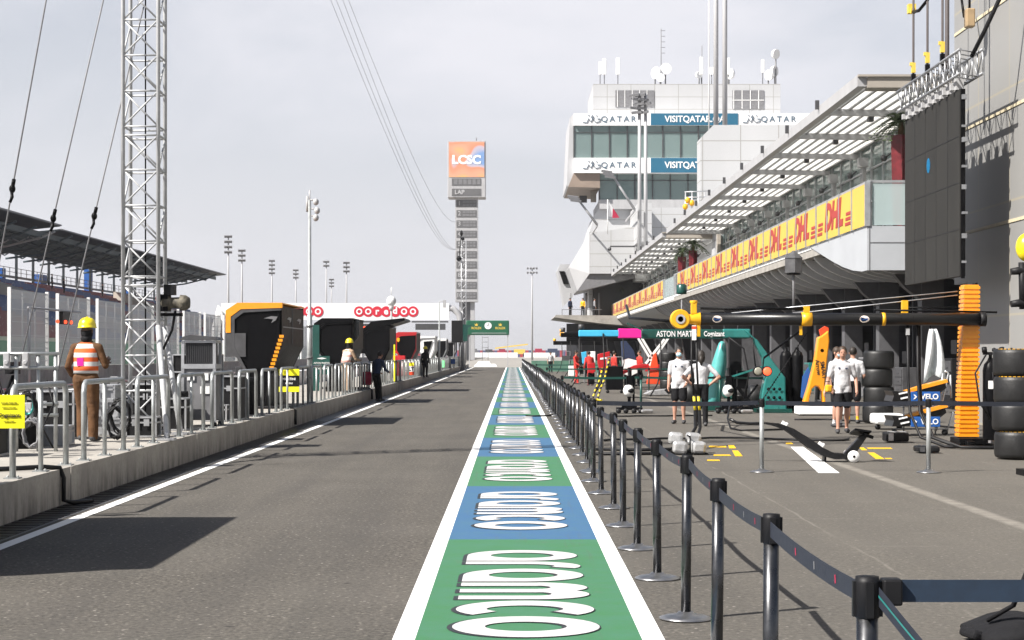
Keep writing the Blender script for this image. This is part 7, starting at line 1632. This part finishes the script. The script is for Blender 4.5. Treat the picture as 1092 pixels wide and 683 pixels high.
for px, Y, h, mt, lab in ((655, 74, 1.5, 'blackmetal', 'dark tool trolley beside the red upright cabinet'), (646, 112, 1.6, 'darkgrey', 'grey tool trolley far down the garages'), (622, 130, 1.7, 'blackmetal', 'black tool trolley near the far black gantries'), (604, 158, 1.8, 'darkgrey', 'dark tool trolley at the far end of the garages'), (735, 62, 1.4, 'blackmetal', 'dark tool trolley behind the person wearing a blue mask'), (612, 118, 1.2, 'white', 'white tool trolley left of the far gantries')):
    x = fX(px, Y); r = thing('tool_trolley', lab, 'trolley', (x, Y, 0)); part(MB().bx(x - .35, x + .35, Y - .3, Y + .3, .14, h - .4), 'drawers', mt, r, bev=.02); m = MB(); m.bx(x - .33, x - .29, Y - .28, Y - .24, h - .4, h); m.bx(x + .29, x + .33, Y - .28, Y - .24, h - .4, h); m.bx(x - .33, x + .33, Y - .28, Y - .24, h - .03, h); part(m, 'handle', 'alu', r)
    for dx in (-.28, .28): m = MB(); m.lathe([(0, -.03), (.07, -.03), (.07, .03), (0, .03)], (x + dx, Y - .25, .07), 12, 'y'); part(m, 'castor', 'blackplastic', r)
gfb = MB(); Y = 150.; gfb.bx(1.6, 9, Y, Y + .1, .1, 1.0); solo(gfb, 'green_windbreak', 'greentarp', 'low green windbreak across the far working lane', 'windbreak')
# black bag and strap at the lower right corner
bgY = 10.45; bg = thing('equipment_bag', 'black padded bag with a raised strap on the asphalt at the lower right corner', 'bag', (2.85, bgY, 0))
m = MB(); rr = []
for k in range(9): t = k / 8; w = .30 + .06 * math.sin(3.14 * t); h = .03 + .075 * math.sin(3.14 * min(1, t + .05)) ; rr.append([(2.66 + .56 * t, bgY + w * math.cos(a), .012 + max(0, h * (math.sin(a) + .35))) for a in [6.283 * q / 14 for q in range(14)]])
m.loft(rr); part(m, 'body', 'blackcloth', bg)
m = MB(); m.tube([(2.72, bgY - .1, .12), (2.84, bgY - .2, .22), (2.92, bgY - .2, .42), (2.99, bgY - .1, .62), (3.08, bgY, .70), (3.18, bgY + .1, .5), (3.16, bgY + .1, .15)], [.022, .024, .022, .022, .022, .022, .022], 8, flat=.6); part(m, 'strap', 'blackcloth', bg)
m = MB(); m.ob((2.64, bgY - .1, .04), (.1, .2, .06), (0, 20, 10)); part(m, 'flap', 'blackcloth', bg, bev=.02)

# cabinets and consoles inside the garages, hoses across the apron
rc_ = random.Random(11)
CAB = (('tall grey tool cabinet in the garage mouth behind the walking man', 61.5, 12.35, .9, 1.5, 'midgrey'), ('dark tool cabinet with a monitor in the garage behind the teal leg', 66.4, 12.3, 1.0, 1.3, 'blackplastic'), ('teal tool cabinet in the garage behind the teal gantry boom', 72.8, 12.3, 1.2, 1.25, 'teal'), ('grey tool cabinet with a monitor deep in the row of garages', 79., 12.3, 1.0, 1.4, 'midgrey'),
       ('red tool cabinet in the garage behind the far tyre stack', 91.4, 12.3, 1.3, 1.4, 'red'), ('second red tool cabinet farther along the garages', 97.6, 12.3, 1.2, 1.3, 'red'), ('black tool cabinet near the orange column in the nearest garage', 48.9, 12.3, 1.0, 1.5, 'blackplastic'), ('dark grey tool cabinet in the garage beyond the front wing rack', 55.2, 12.3, 1.1, 1.2, 'darkgrey'))
for lab, y, x, w, h, mt in CAB:
    y += 1.0; r = thing('tool_cabinet', lab, 'cabinet', (x, y, 0)); part(MB().bx(x - .3, x + .3, y - w / 2, y + w / 2, .1, h), 'carcass', mt, r, bev=.02)
    for q in range(4): m = MB(); zz = .16 + q * (h - .2) / 4; m.bx(x - .322, x - .302, y - w / 2 + .04, y + w / 2 - .04, zz, zz + (h - .2) / 4 - .03); m.bx(x - .34, x - .322, y - .15, y + .15, zz + .1, zz + .12); part(m, 'drawer', 'darkgrey' if q % 2 else mt, r)
    m = MB(); m.bx(x - .12, x - .08, y - .32, y + .32, h + .12, h + .5); m.cyl((x, y, h), (x, y, h + .2), .03); part(m, 'monitor', 'blackplastic', r)
for k, (x, y, lab) in enumerate(((5.2, 47., 'black hose snaking over the ground in front of the teal gantry'), (4.2, 66., 'black hose snaking over the ground below the sky blue boom'), (5.0, 83., 'black hose lying before the red nose cones'), (3.6, 98., 'black hose lying behind the red clad crew member'), (6.4, 34.4, 'thin black hose lying left of the front wing rack'), (6.9, 44.2, 'black cable lying in front of the white trolley'))):
    m = MB(); pts = []; q = Vector((x, y, .025)); a = rc_.uniform(0, 6)
    for i in range(22): pts.append(q.copy()); a += rc_.uniform(-.75, .75); q = q + Vector((math.cos(a) * .26, math.sin(a) * .4, 0))
    m.tube(pts, .022, 6); solo(m, 'ground_hose', 'blackplastic', lab, 'hose')
# ---------------------------------------------------------------- the people
person('worker in orange and white vest and yellow hard hat, back turned, behind the near railing', (-5.98, 25.4, .40), 172, 1.70, 'browncloth', 'browncloth', False, 'skindark', 'hair', 'long',
       armL=((-.10, -.02, -.27), (-.04, -.26, -.20)), armR=((.10, .02, -.28), (.10, -.16, -.42)), stepL=(.02, .01), stepR=(.10, .02), hat='helmet', vest='vest', badge='pink', lean=.03, baggy=1.2)
person('worker in a pale vest and yellow hard hat leaning on the far railing', (-5.2, 56.5, .40), 140, 1.66, 'tancloth', 'tancloth', False, 'skindark', 'hair', 'long', armL=((-.08, -.1, -.26), (-.02, -.34, -.30)), armR=((.08, -.1, -.26), (.06, -.34, -.32)), lean=.14, hat='helmet', vest='vestpink')
person('person in a navy jacket and dark trousers leaning back on the pit wall kerb', (-4.62, 61.6, 0), 140, 1.72, 'navy', 'blackcloth', False, 'skin', 'hair', 'long', armL=((-.08, -.06, -.28), (-.02, -.28, -.36)), armR=((.08, -.06, -.28), (.02, -.28, -.38)), lean=.12, head=(0, -.04), stepL=(.1, 0), stepR=(.16, 0), width=1.12)
rb = thing('red_bag', 'dark red bag hanging on the rail beside the person in the navy jacket', 'bag', (fX(393, 61.6), 61.6, .5)); m = MB(); m.ob((fX(391, 61.6), 61.7, .78), (.32, .16, .46)); part(m, 'body', 'maroonflag', rb, bev=.05); m = MB(); m.tube([(fX(388, 61.6), 61.7, 1.0), (fX(388, 61.6), 61.7, 1.25), (fX(394, 61.6), 61.7, 1.25), (fX(394, 61.6), 61.7, 1.0)], .015, 6); part(m, 'handle', 'blackcloth', rb)
person('dark clad person with a yellow helmet standing on the platform edge beyond the red sign', (-4.75, 99.0, .30), 30, 1.66, 'blackcloth', 'blackcloth', False, 'skindark', 'hair', 'long', hat='helmet', detail=False)
person('man in a white polo shirt and blue face mask, facing the woman with dark hair', (3.90, 42.2, 0), -12, 1.80, 'whitecloth', 'blackcloth', True, 'skin', 'hair', 'short', mask=True, untuck=True, armL=((-.05, .02, -.29), (-.06, -.06, -.53)), armR=((.07, .02, -.28), (.0, -.14, -.46)), stepL=(.04, .0), stepR=(.0, .0))
person('woman with long dark hair in white shirt and black trousers, back turned, hands on hips', (4.24, 40.6, 0), 178, 1.72, 'whitecloth', 'blackcloth', False, 'skin', 'hair', 'short', long_hair=True, armL=((-.24, .05, -.24), (-.02, -.0, -.42)), armR=((.24, .05, -.24), (.02, -.0, -.42)), stepL=(.0, .0), stepR=(.05, .0))
person('man in white polo shirt and black shorts walking forward with an orange container', (6.79, 37.2, 0), -6, 1.80, 'whitecloth', 'blackcloth', True, 'skin', 'hairbrown', 'short', armL=((-.10, .03, -.28), (-.17, -.04, -.53)), armR=((.09, .05, -.28), (.10, -.06, -.52)), stepL=(.20, .02), stepR=(-.24, .02), head=(.0, -.02), lean=.03, untuck=True)
person('man in a white shirt half hidden behind the left shoulder of the walking man', (7.22, 40.2, 0), 40, 1.80, 'whitecloth', 'blackcloth', True, 'skin', 'hairbrown', 'short', mask=True, socks='whitecloth')
person('man in white shirt and yellow socks, back turned, standing behind the walking man', (7.95, 42.2, 0), 165, 1.80, 'whitecloth', 'blackcloth', True, 'skin', 'hair', 'short', socks='yellow', armL=((-.08, -.02, -.28), (-.05, -.2, -.42)))
person('crew member in red overalls walking past the sky blue board', (3.36, 95., 0), 60, 1.80, 'redcloth', 'redcloth', False, 'skin', 'hair', 'long', armL=((-.05, -.1, -.28), (-.02, -.3, -.4)), stepL=(.16, .02), stepR=(-.12, .02), detail=False)
person('crew member in red overalls beside the red upright cabinet', (fX(655, 96), 96., 0), 120, 1.78, 'redcloth', 'blackcloth', False, 'skin', 'hair', 'long', detail=False)
person('crew member in red overalls bending over the red fuel drum', (fX(630, 91), 91., 0), 200, 1.76, 'redcloth', 'redcloth', False, 'skin', 'hair', 'long', lean=.22, detail=False)
person('crew member in red shirt and dark trousers beside the navy and white cover', (fX(682, 89), 89., 0), -60, 1.78, 'redcloth', 'blackcloth', False, 'skin', 'hairbrown', 'short', detail=False)
person('crew member in dark clothes standing in the garage mouth behind the teal gantry', (10.2, 60.5, 0), 70, 1.78, 'navy', 'blackcloth', False, 'skin', 'hair', 'long', detail=False)
person('crew member in dark clothes between the far black gantries', (fX(626, 116), 116., 0), -20, 1.78, 'blackcloth', 'blackcloth', False, 'skin', 'hair', 'long', detail=False)
person('small far person in a white shirt walking beyond the last gantries', (3.15, 148., 0), 10, 1.76, 'whitecloth', 'blackcloth', False, 'skin', 'hair', 'short', detail=False)
tz = fZ(337.4, 176.)
for px, c, lab, rz in ((608, 'navy', 'person in dark clothes at the left end of the terrace', 40), (621.5, 'yellow', 'person in a yellow top on the terrace', -30), (634, 'greycloth', 'person in grey standing before the dark terrace doorway', 100)):
    person(lab, (fX(px, 175.), 175., tz), rz, 1.75, c, 'blackcloth', False, 'skin', 'hair', 'long', detail=False)
def seat_z(x): return 1.6 + math.floor((-30 - x) / 25 * 22) * 8.3 / 22
for k, (Y, x, c) in enumerate(((203, -51.6, 'blackcloth'), (206, -51.0, 'blackcloth'), (231, -52.3, 'blackcloth'), (262, -51.5, 'redcloth'))):
    person(('left of two dark spectators standing in the grandstand', 'right of two dark spectators standing in the grandstand', 'lone dark spectator in the middle of the grandstand', 'spectator in red near the lattice mast side of the grandstand')[k], (x, Y, seat_z(x)), 90, 1.75, c, 'blackcloth', False, 'skin', 'hair', 'long', detail=False)
# ---------------------------------------------------------------- sky, sun, camera
SUN_EL = 45.; DX, DY = .857, .515                    # shadows run toward +X, +Y
w = bpy.data.worlds.new('World'); SC.world = w; w.use_nodes = True; N = w.node_tree.nodes; L = w.node_tree.links
bg = N['Background']; sky = N.new('ShaderNodeTexSky'); sky.sky_type = 'NISHITA'; sky.sun_disc = False
sky.sun_elevation = R(SUN_EL); sky.sun_rotation = math.atan2(-DX, -DY); sky.air_density = 1.0; sky.dust_density = 2.5; sky.ozone_density = 1.5; sky.altitude = 20
tc = N.new('ShaderNodeTexCoord'); mp = N.new('ShaderNodeMapping'); mp.inputs['Scale'].default_value = (1.2, 1.2, 3.4); L.new(tc.outputs['Generated'], mp.inputs[0])
no = N.new('ShaderNodeTexNoise'); no.inputs['Scale'].default_value = 2.6; no.inputs['Detail'].default_value = 7; no.inputs['Roughness'].default_value = .55; no.inputs['Distortion'].default_value = .35; L.new(mp.outputs[0], no.inputs['Vector'])
mr = N.new('ShaderNodeMapRange'); mr.inputs[1].default_value = .42; mr.inputs[2].default_value = .66; mr.inputs[3].default_value = .60; mr.inputs[4].default_value = .97; L.new(no.outputs['Fac'], mr.inputs[0])
sp = N.new('ShaderNodeSeparateXYZ'); L.new(tc.outputs['Generated'], sp.inputs[0])
el = N.new('ShaderNodeMapRange'); el.inputs[1].default_value = .0; el.inputs[2].default_value = .18; el.inputs[3].default_value = .9; el.inputs[4].default_value = 0; L.new(sp.outputs[2], el.inputs[0])
mxm = N.new('ShaderNodeMix'); mxm.data_type = 'FLOAT'; L.new(el.outputs[0], mxm.inputs[0]); L.new(mr.outputs[0], mxm.inputs[2]); mxm.inputs[3].default_value = .96
hz = N.new('ShaderNodeMapRange'); hz.inputs[1].default_value = .19; hz.inputs[2].default_value = .28; hz.inputs[3].default_value = 1; hz.inputs[4].default_value = .0; L.new(sp.outputs[2], hz.inputs[0])   # haze band shaped to end above the view, so the dark upper sky deepens shadows
hm = N.new('ShaderNodeMath'); hm.operation = 'MULTIPLY'; L.new(mxm.outputs[0], hm.inputs[0]); L.new(hz.outputs[0], hm.inputs[1])
mx = N.new('ShaderNodeMix'); mx.data_type = 'RGBA'; L.new(hm.outputs[0], mx.inputs[0]); L.new(sky.outputs[0], mx.inputs[6]); mx.inputs[7].default_value = (8.85, 8.85, 9.45, 1)
L.new(mx.outputs[2], bg.inputs[0]); bg.inputs[1].default_value = .05
sd = bpy.data.lights.new('sun', 'SUN'); sd.energy = 5.0; sd.angle = R(.53); sd.color = (1, .955, .89)
so = bpy.data.objects.new('sun', sd); COL.objects.link(so)
so.rotation_euler = Vector((DX, DY, -1.0)).to_track_quat('-Z', 'Y').to_euler()
cam = bpy.data.cameras.new('camera'); co = bpy.data.objects.new('camera', cam); COL.objects.link(co)
cam.sensor_width = 36; cam.lens = F / 1092 * 36; cam.shift_y = (VY - 341.5) / 1092; cam.shift_x = 0; cam.clip_start = .1; cam.clip_end = 12000
co.location = (0, 0, H); co.rotation_euler = (R(90), 0, 0); SC.camera = co
v = SC.view_settings; v.view_transform = 'Standard'; v.look = 'None'; v.gamma = 1; v.use_curve_mapping = False; v.exposure = 1.0
SC.cycles.max_bounces = 8; SC.cycles.transparent_max_bounces = 24; SC.cycles.use_denoising = True; SC.cycles.use_adaptive_sampling = True; SC.cycles.adaptive_threshold = .015
SC.render.use_persistent_data = False
bpy.data.scenes.remove(BENCH)
hzm, nt, b = new_mat('thin_haze'); nt.nodes.remove(b); pv_ = nt.nodes.new('ShaderNodeVolumePrincipled'); pv_.inputs['Color'].default_value = (.99, .99, 1, 1); pv_.inputs['Density'].default_value = .00016; pv_.inputs['Anisotropy'].default_value = .3
nt.links.new(pv_.outputs[0], nt.nodes['Material Output'].inputs['Volume']); M['haze'] = hzm
tag(link_mesh(MB().bx(-6100, 6100, -400, 7100, -1.5, 70).mesh('haze'), 'haze', 'haze'), kind='stuff')
